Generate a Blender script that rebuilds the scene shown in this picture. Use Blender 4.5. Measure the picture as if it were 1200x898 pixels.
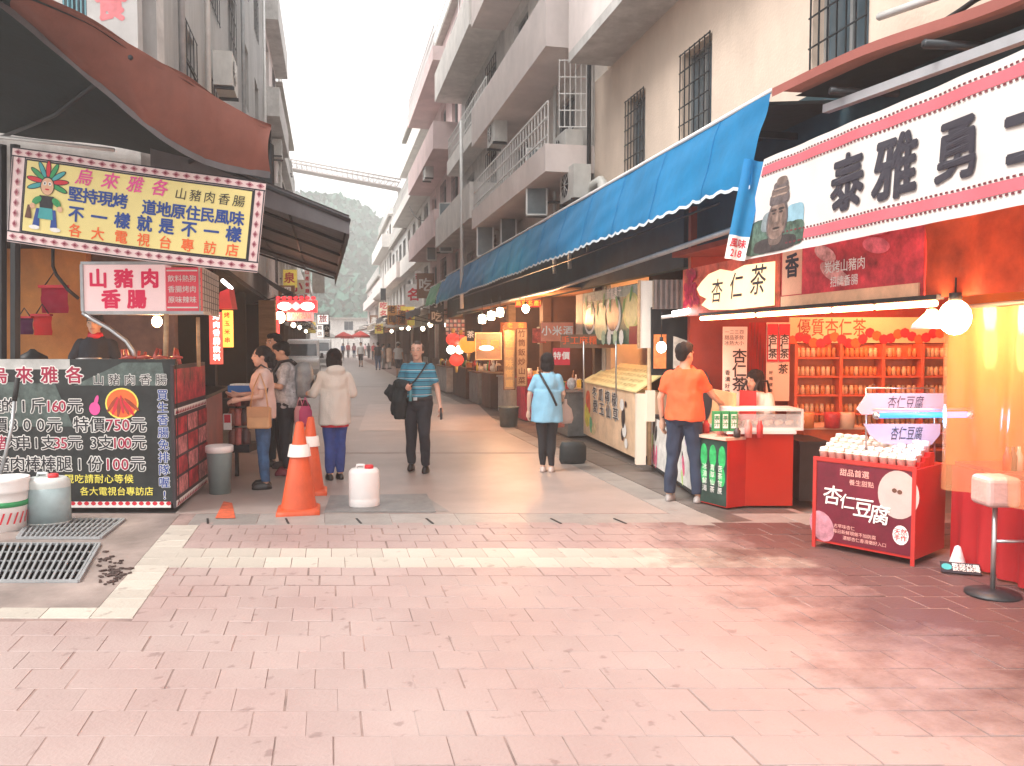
import bpy, bmesh, math, random
from mathutils import Vector, Matrix, noise
random.seed(7)
for o in list(bpy.data.objects): bpy.data.objects.remove(o)
SC = bpy.context.scene
COL = SC.collection
PI = math.pi
# ------------------------------------------------------------ camera, sky, sun, exposure
EYE = 1.68; FPX = 950.0
YAW = math.atan(214/950); PITCH = math.atan(47/950)
cam_data = bpy.data.cameras.new('camera'); cam = bpy.data.objects.new('camera', cam_data); COL.objects.link(cam)
cam.location = (0, 0, EYE); cam.rotation_euler = (PI/2 - PITCH, 0, -YAW)
cam_data.sensor_width = 36; cam_data.lens = 36*FPX/1200
cam_data.clip_start = .05; cam_data.clip_end = 1500
SC.camera = cam
SC.render.resolution_x = 1024; SC.render.resolution_y = 766
vs = SC.view_settings
vs.view_transform = 'Standard'; vs.look = 'None'; vs.gamma = 1; vs.use_curve_mapping = False
vs.exposure = 1.32
HAZE = .0034
SUN_EL, SUN_AZ = math.radians(52), math.radians(-105)      # high and soft from the left, slightly behind the camera
W = bpy.data.worlds.new('World'); SC.world = W; W.use_nodes = True
nt = W.node_tree; nt.nodes.clear()
sky = nt.nodes.new('ShaderNodeTexSky'); sky.sky_type = 'NISHITA'; sky.sun_disc = False
sky.sun_elevation = SUN_EL; sky.sun_rotation = SUN_AZ; sky.dust_density = 6; sky.air_density = 1.5; sky.ozone_density = 1
hs = nt.nodes.new('ShaderNodeHueSaturation'); hs.inputs['Saturation'].default_value = .12
mixw = nt.nodes.new('ShaderNodeMixRGB'); mixw.inputs[0].default_value = .6; mixw.inputs[2].default_value = (9.5, 9.3, 9.2, 1)
bgw = nt.nodes.new('ShaderNodeBackground'); bgw.inputs['Strength'].default_value = .1
outw = nt.nodes.new('ShaderNodeOutputWorld')
nt.links.new(sky.outputs[0], hs.inputs['Color']); nt.links.new(hs.outputs[0], mixw.inputs[1])
nt.links.new(mixw.outputs[0], bgw.inputs['Color']); nt.links.new(bgw.outputs[0], outw.inputs[0])
sun_data = bpy.data.lights.new('sun', 'SUN'); sun = bpy.data.objects.new('sun', sun_data); COL.objects.link(sun)
sun_data.energy = 1.5; sun_data.angle = math.radians(24); sun_data.color = (1, .95, .9)
sd = Vector((math.sin(SUN_AZ)*math.cos(SUN_EL), math.cos(SUN_AZ)*math.cos(SUN_EL), math.sin(SUN_EL)))
sun.rotation_euler = (-sd).to_track_quat('-Z', 'Y').to_euler()
SC.cycles.max_bounces = 6; SC.cycles.diffuse_bounces = 3; SC.cycles.glossy_bounces = 2
SC.cycles.transmission_bounces = 4; SC.cycles.transparent_max_bounces = 8; SC.cycles.volume_bounces = 1
SC.cycles.use_denoising = True
SC.cycles.sample_clamp_indirect = 6

# ------------------------------------------------------------ measuring: from a pixel of the photo to a point
_cy, _sy, _cp, _sp = math.cos(YAW), math.sin(YAW), math.cos(PITCH), math.sin(PITCH)
CAM = Vector((0, 0, EYE)); UC = Vector((_cy, -_sy, 0)); FC = Vector((_sy, _cy, 0)); ZU = Vector((0, 0, 1))
def ray(x, y):
    a = (x-600)/FPX; b = (449-y)/FPX
    return Vector((_sy*_cp, _cy*_cp, -_sp)) + a*UC + b*Vector((_sy*_sp, _cy*_sp, _cp))
def G(x, y, z=0.0):
    d = ray(x, y); return CAM + d*((z-EYE)/d.z)
def PX(x, y, X):
    d = ray(x, y); return CAM + d*(X/d.x)
def PD(x, y, D):
    d = ray(x, y); return CAM + d*(D/d.dot(FC))
TANY = math.tan(YAW)
def XB(X, b, z=0.0):            # sheared ground grid: b = const runs across the street
    return Vector((X, b - X*TANY, z))

# ------------------------------------------------------------ materials
MATS = {}
def mat(name, col, rough=.6, var=.12, scale=6.0, bump=.0, metal=0.0, emit=0.0, ecol=None, dirt=0.0, spec=.5, rnd=0.0, alpha=1.0, trans=0.0, bscale=None, stretch=(1,1,1)):
    if name in MATS: return MATS[name]
    m = bpy.data.materials.new(name); m.use_nodes = True; MATS[name] = m
    t = m.node_tree; n = t.nodes; l = t.links; b = n['Principled BSDF']
    b.inputs['Roughness'].default_value = rough; b.inputs['Metallic'].default_value = metal
    b.inputs['Specular IOR Level'].default_value = spec
    c = tuple(col)+(1,)
    tc = n.new('ShaderNodeTexCoord'); mp = n.new('ShaderNodeMapping'); mp.inputs['Scale'].default_value = stretch
    l.new(tc.outputs['Object'], mp.inputs['Vector'])
    src = None
    if var > 0:
        ns = n.new('ShaderNodeTexNoise'); ns.inputs['Scale'].default_value = scale; ns.inputs['Detail'].default_value = 6; ns.inputs['Roughness'].default_value = .65
        l.new(mp.outputs[0], ns.inputs['Vector'])
        rp = n.new('ShaderNodeValToRGB'); rp.color_ramp.elements[0].position = .3; rp.color_ramp.elements[1].position = .72
        rp.color_ramp.elements[0].color = tuple(max(0, v*(1-var)) for v in col)+(1,)
        rp.color_ramp.elements[1].color = tuple(min(1, v*(1+var)) for v in col)+(1,)
        l.new(ns.outputs['Fac'], rp.inputs[0]); src = rp.outputs[0]
    if dirt > 0:
        nd = n.new('ShaderNodeTexNoise'); nd.inputs['Scale'].default_value = scale*.23; nd.inputs['Detail'].default_value = 8; nd.inputs['Roughness'].default_value = .75
        md = n.new('ShaderNodeMapping'); md.inputs['Scale'].default_value = (1, 1, .35); l.new(tc.outputs['Object'], md.inputs['Vector']); l.new(md.outputs[0], nd.inputs['Vector'])
        rd = n.new('ShaderNodeValToRGB'); rd.color_ramp.elements[0].position = .42; rd.color_ramp.elements[1].position = .68
        rd.color_ramp.elements[0].color = (0, 0, 0, 1); rd.color_ramp.elements[1].color = (dirt, dirt, dirt, 1)
        l.new(nd.outputs['Fac'], rd.inputs[0])
        mx = n.new('ShaderNodeMixRGB'); mx.blend_type = 'MIX'
        l.new(rd.outputs[0], mx.inputs[0])
        if src: l.new(src, mx.inputs[1])
        else: mx.inputs[1].default_value = c
        mx.inputs[2].default_value = tuple(v*.28+.008 for v in col)+(1,); src = mx.outputs[0]
    if rnd > 0:
        oi = n.new('ShaderNodeObjectInfo'); mr = n.new('ShaderNodeMapRange'); mr.inputs[3].default_value = 1-rnd; mr.inputs[4].default_value = 1+rnd
        l.new(oi.outputs['Random'], mr.inputs[0]); hv = n.new('ShaderNodeHueSaturation')
        l.new(mr.outputs[0], hv.inputs['Value'])
        if src: l.new(src, hv.inputs['Color'])
        else: hv.inputs['Color'].default_value = c
        src = hv.outputs[0]
    if src: l.new(src, b.inputs['Base Color'])
    else: b.inputs['Base Color'].default_value = c
    if bump > 0:
        nb = n.new('ShaderNodeTexNoise'); nb.inputs['Scale'].default_value = bscale or scale*6; nb.inputs['Detail'].default_value = 5
        l.new(mp.outputs[0], nb.inputs['Vector'])
        bp = n.new('ShaderNodeBump'); bp.inputs['Strength'].default_value = bump; bp.inputs['Distance'].default_value = .02
        l.new(nb.outputs['Fac'], bp.inputs['Height']); l.new(bp.outputs[0], b.inputs['Normal'])
    if emit > 0:
        b.inputs['Emission Color'].default_value = tuple(ecol or col)+(1,); b.inputs['Emission Strength'].default_value = emit
        if src and ecol is None: l.new(src, b.inputs['Emission Color'])
    if alpha < 1: b.inputs['Alpha'].default_value = alpha
    if trans > 0: b.inputs['Transmission Weight'].default_value = trans
    return m
def cloth(name, col, trans=.35, rough=.8, var=.1, scale=3, fold=.3, dirt=.0):
    """woven sheet that lets some light through"""
    m = mat(name, col, rough, var, scale, bump=fold, bscale=9, dirt=dirt)
    t = m.node_tree; b = t.nodes['Principled BSDF']; o = t.nodes['Material Output']
    tr = t.nodes.new('ShaderNodeBsdfTranslucent'); mx = t.nodes.new('ShaderNodeMixShader'); mx.inputs[0].default_value = trans
    s = b.inputs['Base Color'].links
    if s: t.links.new(s[0].from_socket, tr.inputs['Color'])
    else: tr.inputs['Color'].default_value = tuple(col)+(1,)
    t.links.new(b.outputs[0], mx.inputs[1]); t.links.new(tr.outputs[0], mx.inputs[2]); t.links.new(mx.outputs[0], o.inputs['Surface'])
    return m

# ------------------------------------------------------------ object helpers
SPACE = {}
ORD = ['first','second','third','fourth','fifth','sixth','seventh','eighth','ninth','tenth','eleventh','twelfth','thirteenth','fourteenth','fifteenth','sixteenth']
TMP = bpy.data.scenes.new('workshop'); TVL = TMP.view_layers[0]      # small side scene: evaluating there is quick; removed at the end
def tag(o, label=None, cat=None, group=None, kind=None):
    if label: o['label'] = label
    if cat: o['category'] = cat
    if group: o['group'] = group
    if kind: o['kind'] = kind
    return o
def thing(name, label, cat, loc=(0,0,0), rz=0.0, group=None):
    o = bpy.data.objects.new(name, None); COL.objects.link(o); o.empty_display_size = .1
    o.location = loc; o.rotation_euler = (0, 0, rz)
    SPACE[o.name] = (Matrix.Translation(loc) @ Matrix.Rotation(rz, 4, 'Z')).inverted()
    return tag(o, label, cat, group)
def space(p): return SPACE.get(p.name, Matrix()) if p else Matrix()
def link_mesh(name, me, parent=None):
    o = bpy.data.objects.new(name, me); COL.objects.link(o)
    if parent:
        o.parent = parent; SPACE[o.name] = space(parent)
    return o
def copy_tree(o, parent=None):
    c = o.copy(); COL.objects.link(c)
    if parent: c.parent = parent
    for ch in list(o.children): copy_tree(ch, c)
    return c
class Fr:
    """an oriented plane: origin, u to the right, v up, w towards the viewer"""
    def __init__(s, o, u, v=ZU):
        s.o = Vector(o); s.u = Vector(u).normalized(); v = Vector(v); s.v = (v - s.u*v.dot(s.u)).normalized(); s.w = s.u.cross(s.v)
    def p(s, a, b, c=0.0): return s.o + s.u*a + s.v*b + s.w*c
    def m(s, a=0, b=0, c=0):
        R = Matrix((s.u, s.v, s.w)).transposed().to_4x4(); return Matrix.Translation(s.p(a, b, c)) @ R
WORLD = Fr((0,0,0), (1,0,0), (0,1,0))   # u=x v=y w=z
class MB:
    def __init__(s): s.v = []; s.f = []; s.sm = []
    def add(s, vs_, fs, smooth=False):
        n = len(s.v); s.v += [Vector(p) for p in vs_]
        for f in fs: s.f.append([n+i for i in f]); s.sm.append(smooth)
        return s
    def quad(s, a, b, c, d): return s.add([a, b, c, d], [(0,1,2,3)])
    def poly(s, pts): return s.add(pts, [tuple(range(len(pts)))])
    def fbox(s, fr, a0, a1, b0, b1, c0, c1):
        P = [fr.p(a,b,c) for c in (c0,c1) for b in (b0,b1) for a in (a0,a1)]
        return s.add(P, [(0,2,3,1),(4,5,7,6),(0,1,5,4),(2,6,7,3),(0,4,6,2),(1,3,7,5)])
    def box(s, x0, x1, y0, y1, z0, z1): return s.fbox(WORLD, x0, x1, y0, y1, z0, z1)
    def cbox(s, c, sx, sy, sz, rz=0.0):
        fr = Fr(c, (math.cos(rz), math.sin(rz), 0), (-math.sin(rz), math.cos(rz), 0)); return s.fbox(fr, -sx/2, sx/2, -sy/2, sy/2, -sz/2, sz/2)
    def slab(s, P, h):          # polygon of points extruded down by h
        n = len(P); Q = [Vector(p)-Vector((0,0,h)) for p in P]
        return s.add(list(P)+Q, [tuple(range(n)), tuple(range(2*n-1, n-1, -1))]+[(i, i+n, (i+1)%n+n, (i+1)%n) for i in range(n)])
    def thick(s, P, d):         # polygon extruded along vector d
        n = len(P); d = Vector(d); Q = [Vector(p)+d for p in P]
        return s.add(list(P)+Q, [tuple(range(n)), tuple(range(2*n-1, n-1, -1))]+[(i, i+n, (i+1)%n+n, (i+1)%n) for i in range(n)])
    def tube(s, pts, r, n=8, cap=True, smooth=True):
        pts = [Vector(p) for p in pts]; rs = r if isinstance(r, (list, tuple)) else [r]*len(pts)
        V = []; F = []; prev = None
        for i, p in enumerate(pts):
            t = (pts[min(i+1, len(pts)-1)] - pts[max(i-1, 0)]).normalized()
            a = prev - t*prev.dot(t) if prev else t.orthogonal()
            if a.length < 1e-5: a = t.orthogonal()
            a.normalize(); prev = a; b = t.cross(a)
            V += [p + (a*math.cos(2*PI*k/n)+b*math.sin(2*PI*k/n))*rs[i] for k in range(n)]
        for i in range(len(pts)-1):
            for k in range(n): F.append((i*n+k, i*n+(k+1)%n, (i+1)*n+(k+1)%n, (i+1)*n+k))
        if cap: F += [tuple(range(n-1, -1, -1)), tuple(range((len(pts)-1)*n, len(pts)*n))]
        return s.add(V, F, smooth)
    def lathe(s, base, prof, n=20, smooth=True, sx=1, sy=1):      # prof: (r, z)
        base = Vector(base); V = []; F = []
        for r, z in prof: V += [base + Vector((r*sx*math.cos(2*PI*k/n), r*sy*math.sin(2*PI*k/n), z)) for k in range(n)]
        for i in range(len(prof)-1):
            for k in range(n): F.append((i*n+k, i*n+(k+1)%n, (i+1)*n+(k+1)%n, (i+1)*n+k))
        F += [tuple(range(n-1, -1, -1)), tuple(range((len(prof)-1)*n, len(prof)*n))]
        return s.add(V, F, smooth)
    def ell(s, c, rx, ry, rz, n=12, m=8, rot=None):
        c = Vector(c); V = []; F = []
        for j in range(m+1):
            th = PI*j/m
            for k in range(n):
                q = Vector((rx*math.sin(th)*math.cos(2*PI*k/n), ry*math.sin(th)*math.sin(2*PI*k/n), rz*math.cos(th)))
                V.append(c + (rot @ q if rot else q))
        for j in range(m):
            for k in range(n): F.append((j*n+k, (j+1)*n+k, (j+1)*n+(k+1)%n, j*n+(k+1)%n))
        return s.add(V, F, True)
    def disc(s, fr, a, b, ra, rb=None, c=0.0, n=20, rot=0.0):
        rb = rb or ra; P = []
        for k in range(n):
            x = ra*math.cos(2*PI*k/n); y = rb*math.sin(2*PI*k/n)
            P.append(fr.p(a + x*math.cos(rot)-y*math.sin(rot), b + x*math.sin(rot)+y*math.cos(rot), c))
        return s.poly(P)
    def grid(s, fn, nu, nv, smooth=True):
        V = [fn(i/nu, j/nv) for j in range(nv+1) for i in range(nu+1)]; F = []
        for j in range(nv):
            for i in range(nu): a = j*(nu+1)+i; F.append((a, a+1, a+nu+2, a+nu+1))
        return s.add(V, F, smooth)
    def mesh(s, name, M_=None, inv=None):
        me = bpy.data.meshes.new(name)
        vs_ = [inv @ v for v in s.v] if inv else s.v
        me.from_pydata([tuple(v) for v in vs_], [], s.f)
        me.polygons.foreach_set('use_smooth', s.sm)
        if M_: me.materials.append(M_)
        me.update(); return me
    def build(s, name, M_, parent=None, label=None, smooth_angle=None):
        o = link_mesh(name, s.mesh(name, M_, space(parent) if parent else None), parent)
        if label: o['label'] = label
        return o
def struct(o, kind='structure'): o['kind'] = kind; return o
def solo(mb, name, M_, label, cat, group=None):
    """a thing that is one mesh, with its origin at its base"""
    xs = [v.x for v in mb.v]; ys = [v.y for v in mb.v]; z = min(v.z for v in mb.v)
    loc = Vector(((min(xs)+max(xs))/2, (min(ys)+max(ys))/2, z))
    o = link_mesh(name, mb.mesh(name, M_, Matrix.Translation(-loc))); o.location = loc
    return tag(o, label, cat, group)
TXT = {}
def text_mesh(s_, bold, res, shear, spacing, align='CENTER'):
    key = (s_, bold, res, shear, spacing, align)
    if key in TXT: return TXT[key]
    cu = bpy.data.curves.new('lettering', 'FONT'); cu.body = s_; cu.size = 1; cu.offset = bold; cu.resolution_u = res
    cu.align_x = align; cu.align_y = 'CENTER'; cu.shear = shear; cu.space_character = spacing; cu.fill_mode = 'FRONT'; cu.space_line = .95
    o = bpy.data.objects.new('lettering', cu); TMP.collection.objects.link(o); TVL.update()
    dg = TVL.depsgraph; me = bpy.data.meshes.new_from_object(o.evaluated_get(dg))
    vs_ = [v.co.copy() for v in me.vertices]; fs = [tuple(p.vertices) for p in me.polygons]
    bpy.data.objects.remove(o); bpy.data.curves.remove(cu); bpy.data.meshes.remove(me)
    TXT[key] = (vs_, fs); return TXT[key]
def put_text(mb, s_, fr, a, b, h, c=.004, bold=.0, shear=0.0, spacing=1.0, w=None, res=2, align='CENTER', warp=None):
    """add lettering to a mesh builder: h is the line height; w squeezes or stretches to that width; bold thickens the strokes by overprinting"""
    off = 0.0; ring = bold
    vs_, fs = text_mesh(s_, off, res, shear, spacing, align)
    if not vs_: return
    k = h; kx = h
    if w:
        xs = [v.x for v in vs_]; kx = w/max(1e-6, max(xs)-min(xs))
    n = 0 if ring < .003 else (4 if ring < .02 else 8)
    for q in range(n+1):
        dx = ring*math.cos(2*PI*q/max(n,1)+.4) if q else 0; dy = ring*math.sin(2*PI*q/max(n,1)+.4) if q else 0
        P = []; cc = c - q*.00022
        for v in vs_:
            x, y = a+(v.x+dx)*kx, b+(v.y+dy)*k
            P.append(warp(x, y, cc) if warp else fr.p(x, y, cc))
        mb.add(P, fs)
def lettering(parent, s_, M_, fr, a, b, h, name='lettering', **kw):
    mb = MB(); put_text(mb, s_, fr, a, b, h, **kw); return mb.build(name, M_, parent)
def outlined(parent, s_, Min, Mout, fr, a, b, h, c=.004, bold=.012, edge=.035, **kw):
    m1 = MB(); put_text(m1, s_, fr, a, b, h, c=c, bold=bold+edge, **kw); m1.build('letter_outline', Mout, parent)
    m2 = MB(); put_text(m2, s_, fr, a, b, h, c=c+.003, bold=bold, **kw); return m2.build('lettering', Min, parent)

# ------------------------------------------------------------ palette
black = mat('black_paint', (.012,.014,.016), .5, .3, 5)
darkm = mat('dark_metal', (.03,.035,.04), .45, .3, 4, metal=.4)
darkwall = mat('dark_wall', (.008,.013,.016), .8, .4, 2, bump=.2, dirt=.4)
white_p = mat('white_paint', (.8,.78,.75), .5, .05, 5, dirt=.15)
print_black = mat('print_black', (.015,.015,.02), .6, 0)
print_white = mat('print_white', (.82,.8,.76), .6, .03)
print_red = mat('print_red', (.6,.02,.04), .6, .08)
print_pink = mat('print_pink', (.75,.08,.3), .6, .06)
print_blue = mat('print_blue', (.015,.06,.28), .6, .06)
print_orange = mat('print_orange', (.85,.14,.03), .6, .06)
print_yellow = mat('print_yellow', (.85,.75,.12), .6, .06)
print_green = mat('print_green', (.03,.3,.1), .6, .2, 12)
print_teal = mat('print_teal', (.05,.35,.36), .6, .1, 12)
print_brown = mat('print_brown', (.12,.05,.03), .6, .3, 20)
steel = mat('steel', (.5,.5,.5), .35, .1, 5, metal=.9)
galv = mat('galvanised_metal', (.42,.44,.45), .5, .15, 8, metal=.5, dirt=.3)
red_paint = mat('red_paint', (.5,.02,.015), .35, .12, 3, dirt=.25)
wood = mat('brown_wood', (.16,.08,.045), .6, .35, 3, bump=.2, stretch=(1,1,6))
tanw = mat('tan_wood', (.45,.3,.17), .6, .25, 3, stretch=(1,1,6))
rubber = mat('black_rubber', (.02,.02,.02), .7, .2)
glass = mat('shop_glass', (.75,.85,.85), .05, 0, alpha=.25)
pane_m = mat('window_glass', (.06,.09,.11), .08, .3, 2, spec=.8)
concrete = mat('weathered_concrete', (.42,.4,.38), .8, .15, 2.5, bump=.25, dirt=.45)
# ------------------------------------------------------------ the ground
g_m = mat('bare_ground', (.2,.19,.18), .9, .2, .5)
mb = MB(); mb.quad((-150,-40,-.06), (150,-40,-.06), (150,260,-.06), (-150,260,-.06))
struct(mb.build('ground', g_m))
street_m = mat('worn_concrete', (.37,.305,.275), .45, .16, 1.1, bump=.12, bscale=40, dirt=.28)
patch_m = mat('pale_concrete', (.45,.36,.32), .42, .12, 1.5, bump=.12, bscale=40, dirt=.2)
dark_tile = mat('dark_stone', (.13,.115,.105), .45, .35, 3, bump=.2, dirt=.4, rnd=.25)
grey_stone = mat('grey_stone', (.30,.28,.26), .45, .25, 4, bump=.2, dirt=.3, rnd=.18)
cream_stone = mat('cream_stone', (.48,.435,.375), .5, .15, 6, bump=.2, dirt=.35, rnd=.10)
paver_m = mat('red_paver', (.33,.235,.218), .5, .12, 2.0, bump=.2, bscale=45, dirt=.22, rnd=.055)
def shade_and_stains(m_, worn=True):
    """shade by the cooking stalls painted into the paving colour at the right, with scattered small stains everywhere"""
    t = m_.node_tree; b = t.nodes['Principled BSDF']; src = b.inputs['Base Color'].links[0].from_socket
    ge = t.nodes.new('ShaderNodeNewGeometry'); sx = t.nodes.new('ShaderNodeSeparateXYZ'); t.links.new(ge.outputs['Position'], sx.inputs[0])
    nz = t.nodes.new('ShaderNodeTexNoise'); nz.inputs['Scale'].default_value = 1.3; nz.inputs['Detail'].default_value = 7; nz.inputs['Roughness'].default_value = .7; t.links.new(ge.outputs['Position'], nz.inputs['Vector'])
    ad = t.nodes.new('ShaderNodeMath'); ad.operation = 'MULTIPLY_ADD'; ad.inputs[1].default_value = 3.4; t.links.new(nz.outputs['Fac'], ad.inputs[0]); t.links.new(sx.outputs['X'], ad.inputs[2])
    mr = t.nodes.new('ShaderNodeMapRange'); mr.inputs[1].default_value = 4.2; mr.inputs[2].default_value = 5.2; mr.inputs[4].default_value = .9; t.links.new(ad.outputs[0], mr.inputs[0])  # painted shade: base colour darkens towards the right stalls, edge broken by noise
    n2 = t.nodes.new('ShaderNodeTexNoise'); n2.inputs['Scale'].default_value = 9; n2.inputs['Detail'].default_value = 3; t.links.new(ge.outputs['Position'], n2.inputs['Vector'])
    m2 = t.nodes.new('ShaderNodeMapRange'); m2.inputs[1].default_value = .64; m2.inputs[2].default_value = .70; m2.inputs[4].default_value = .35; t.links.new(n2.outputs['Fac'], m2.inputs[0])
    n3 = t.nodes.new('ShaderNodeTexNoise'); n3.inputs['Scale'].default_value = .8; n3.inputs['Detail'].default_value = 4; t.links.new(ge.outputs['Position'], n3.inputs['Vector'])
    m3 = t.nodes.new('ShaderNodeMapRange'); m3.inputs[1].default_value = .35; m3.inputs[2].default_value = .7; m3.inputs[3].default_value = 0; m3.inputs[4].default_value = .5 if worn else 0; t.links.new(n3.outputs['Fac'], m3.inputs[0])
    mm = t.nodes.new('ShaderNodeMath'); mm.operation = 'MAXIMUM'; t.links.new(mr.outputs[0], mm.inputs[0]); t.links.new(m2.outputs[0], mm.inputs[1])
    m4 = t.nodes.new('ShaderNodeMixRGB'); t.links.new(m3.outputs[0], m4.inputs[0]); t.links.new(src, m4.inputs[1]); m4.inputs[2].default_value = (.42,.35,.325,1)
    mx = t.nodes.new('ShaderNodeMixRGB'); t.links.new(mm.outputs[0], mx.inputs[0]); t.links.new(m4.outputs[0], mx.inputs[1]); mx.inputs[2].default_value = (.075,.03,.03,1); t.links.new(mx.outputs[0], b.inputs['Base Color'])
shade_and_stains(paver_m); shade_and_stains(cream_stone, False)
shaded_paver = mat('shaded_paver', (.20,.115,.105), .32, .3, 2.5, bump=.25, bscale=45, dirt=.45, rnd=.12)  # darker paver copy with the stall-side shade in its colour; laid nowhere
joint_m = mat('dark_joint', (.26,.18,.16), .9, .5, 3)
# concrete street
mb = MB(); mb.slab([XB(-1.5, 8.14), XB(3.25, 8.14), Vector((3.25,110,0)), Vector((-1.5,110,0))], .1)
street = struct(mb.build('street', street_m))
def sheet(name, m_, pts, z, parent=None): mb = MB(); mb.poly([Vector((p[0], p[1], z)) for p in pts]); return mb.build(name, m_, parent)
sheet('road_patch', patch_m, [G(420,505), G(592,505), G(560,474), G(432,474)], .004, street)
sheet('road_patch', mat('grey_patch', (.27,.25,.235), .5, .2, 2, dirt=.3), [XB(.45,8.2), XB(1.15,8.2), XB(1.0,9.1), XB(.38,9.1)], .004, street)
sheet('road_patch', mat('orange_stain', (.62,.12,.05), .6, .4, 9), [G(252,608), G(276,608), G(272,590), G(262,588)], .0045, street)
for b in (12.6, 19, 32):
    mb = MB(); mb.slab([XB(-1.4,b,.0045), XB(3.2,b,.0045), XB(3.2,b+.02,.0045), XB(-1.4,b+.02,.0045)], .003); mb.build('joint', joint_m, street)
# pavement along the right and left shops
mb = MB(); mb.slab([XB(3.25,7.57,-.012), XB(4.6,7.57,-.012), Vector((4.6,110,-.012)), Vector((3.25,110,-.012))], .05)
walk = struct(mb.build('pavement', joint_m))
base = {}
def piece(key, w, h, m_, skew=0.0, t=.05, j=.0018):
    if key not in base:
        P = [Vector((-w/2+j, -h/2+j - (-w/2)*skew, 0)), Vector((w/2-j, -h/2+j - (w/2)*skew, 0)), Vector((w/2-j, h/2-j - (w/2)*skew, 0)), Vector((-w/2+j, h/2-j - (-w/2)*skew, 0))]
        bm = MB(); q = [Vector((p.x*(1-.004/w), p.y*(1-.005/h), 0)) for p in P]
        lo = [p-Vector((0,0,.004)) for p in P]; bot = [p-Vector((0,0,t)) for p in P]
        bm.add(q+lo+bot, [(0,1,2,3)]+[(i, 4+i, 4+(i+1)%4, (i+1)%4) for i in range(4)]+[(4+i, 8+i, 8+(i+1)%4, 4+(i+1)%4) for i in range(4)])
        base[key] = bm.mesh('stone', m_)
    return base[key]
def lay(name, key, w, h, m_, p, parent, skew=0.0, tilt=.004):
    o = bpy.data.objects.new(name, piece(key, w, h, m_, skew)); COL.objects.link(o); o.location = p
    o.rotation_euler = (random.gauss(0, tilt), random.gauss(0, tilt), random.gauss(0, tilt*.8)); o.parent = parent; return o
y = 6.9; k = 0
while y < 40:
    for X, w in ((3.42,.32), (3.82,.46), (4.28,.44)):
        lay('stone_slab', 'slab%.2f' % w, w, .6, dark_tile if X > 3.5 else grey_stone, Vector((X, y+.3+(.2 if X > 4 else 0), random.uniform(-.002,.002))), walk)
    y += .6
mb = MB(); mb.box(3.2, 3.25, 8, 60, -.05, -.002); mb.build('gutter_joint', joint_m, walk)
mb = MB(); mb.slab([XB(-4.5,8.14,-.014), XB(-1.5,8.14,-.014), Vector((-1.5,110,-.014)), Vector((-4.5,110,-.014))], .05)
struct(mb.build('pavement', mat('damp_concrete', (.12,.115,.11), .4, .35, 2, dirt=.5)))
# paved crossing in front
mb = MB(); mb.slab([XB(-6,.2,-.0035), XB(9,.2,-.0035), XB(9,8.14,-.0035), XB(-6,8.14,-.0035)], .04)
cross = struct(mb.build('crossing', joint_m))
def visible(p, m=.35):
    d = p.dot(FC)
    return d > 2.3 and abs(p.dot(UC))/d < .64 + m/d
cells = []; edge_cut = []
PW = .238; PH = .245
b = 2.25; r = 0
while b < 7.5:
    h = PH
    if 6.15 <= b+h/2 < 6.73: b = 6.73; continue
    if b < 6.15 and b+h > 6.15: h = 6.15-b
    off = (r*.137) % PW + random.uniform(0, .06)
    for i in range(-24, 34):
        X = i*PW + off + random.uniform(-.004,.004); c = XB(X, b+h/2)
        if not visible(c): continue
        if b+h > 5.0 and X-PW/2 < -1.19:
            if X+PW/2 > -1.15: edge_cut.append((X+PW/2, b, h))
            continue
        if abs(b+h/2-6.44) < .2 : continue
        cells.append((c, X, b, h))
    b += h; r += 1
cells.sort(key=lambda c: c[0].length)
rest = MB()
for k, (c, X, b, h) in enumerate(cells):
    c = c + Vector((0, 0, random.uniform(-.0025, .0025)))
    shaded = False
    if k < 296 or shaded: lay('paver', ('dp%.3f' if shaded else 'pv%.3f') % h, PW, h, shaded_paver if shaded else paver_m, c, cross, TANY, .003)
    else:
        hw, hh = PW/2-.006, h/2-.006
        rest.slab([c+Vector((sx*hw, sy*hh-sx*hw*TANY, 0)) for sx, sy in ((-1,-1),(1,-1),(1,1),(-1,1))], .04)
for x1, b, h in edge_cut: rest.slab([XB(-1.184, b+.003, .0), XB(x1-.003, b+.003, .0), XB(x1-.003, b+h-.003, .0), XB(-1.184, b+h-.003, .0)], .03)
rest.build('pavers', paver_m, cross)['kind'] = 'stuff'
print('pavers', len(cells))
# white diagonal band
X = -1.2
while X < 4.5:
    for q in range(2):
        c = XB(X + (.1 if q else 0), 6.15+.145+.29*q, random.uniform(-.001,.002))
        lay('band_stone', 'bd', .2, .29, cream_stone, c, cross, TANY, .003)
    X += .2
# grey drain slabs
X = -1.3
while X < 4.3:
    lay('drain_slab', 'dr', .62, .52, grey_stone, XB(X+.31, 7.86, random.uniform(-.002,.002)), cross, TANY, .003); X += .62
for px in (247, 340, 424, 507, 655, 730):
    p = G(px, 611); mb = MB(); mb.slab([p+Vector((-.02,-.11,.006)), p+Vector((.0,-.11,.006)), p+Vector((-.035,.12,.006)), p+Vector((-.055,.12,.006))], .004); mb.build('drain_slot', rubber, cross)
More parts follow.
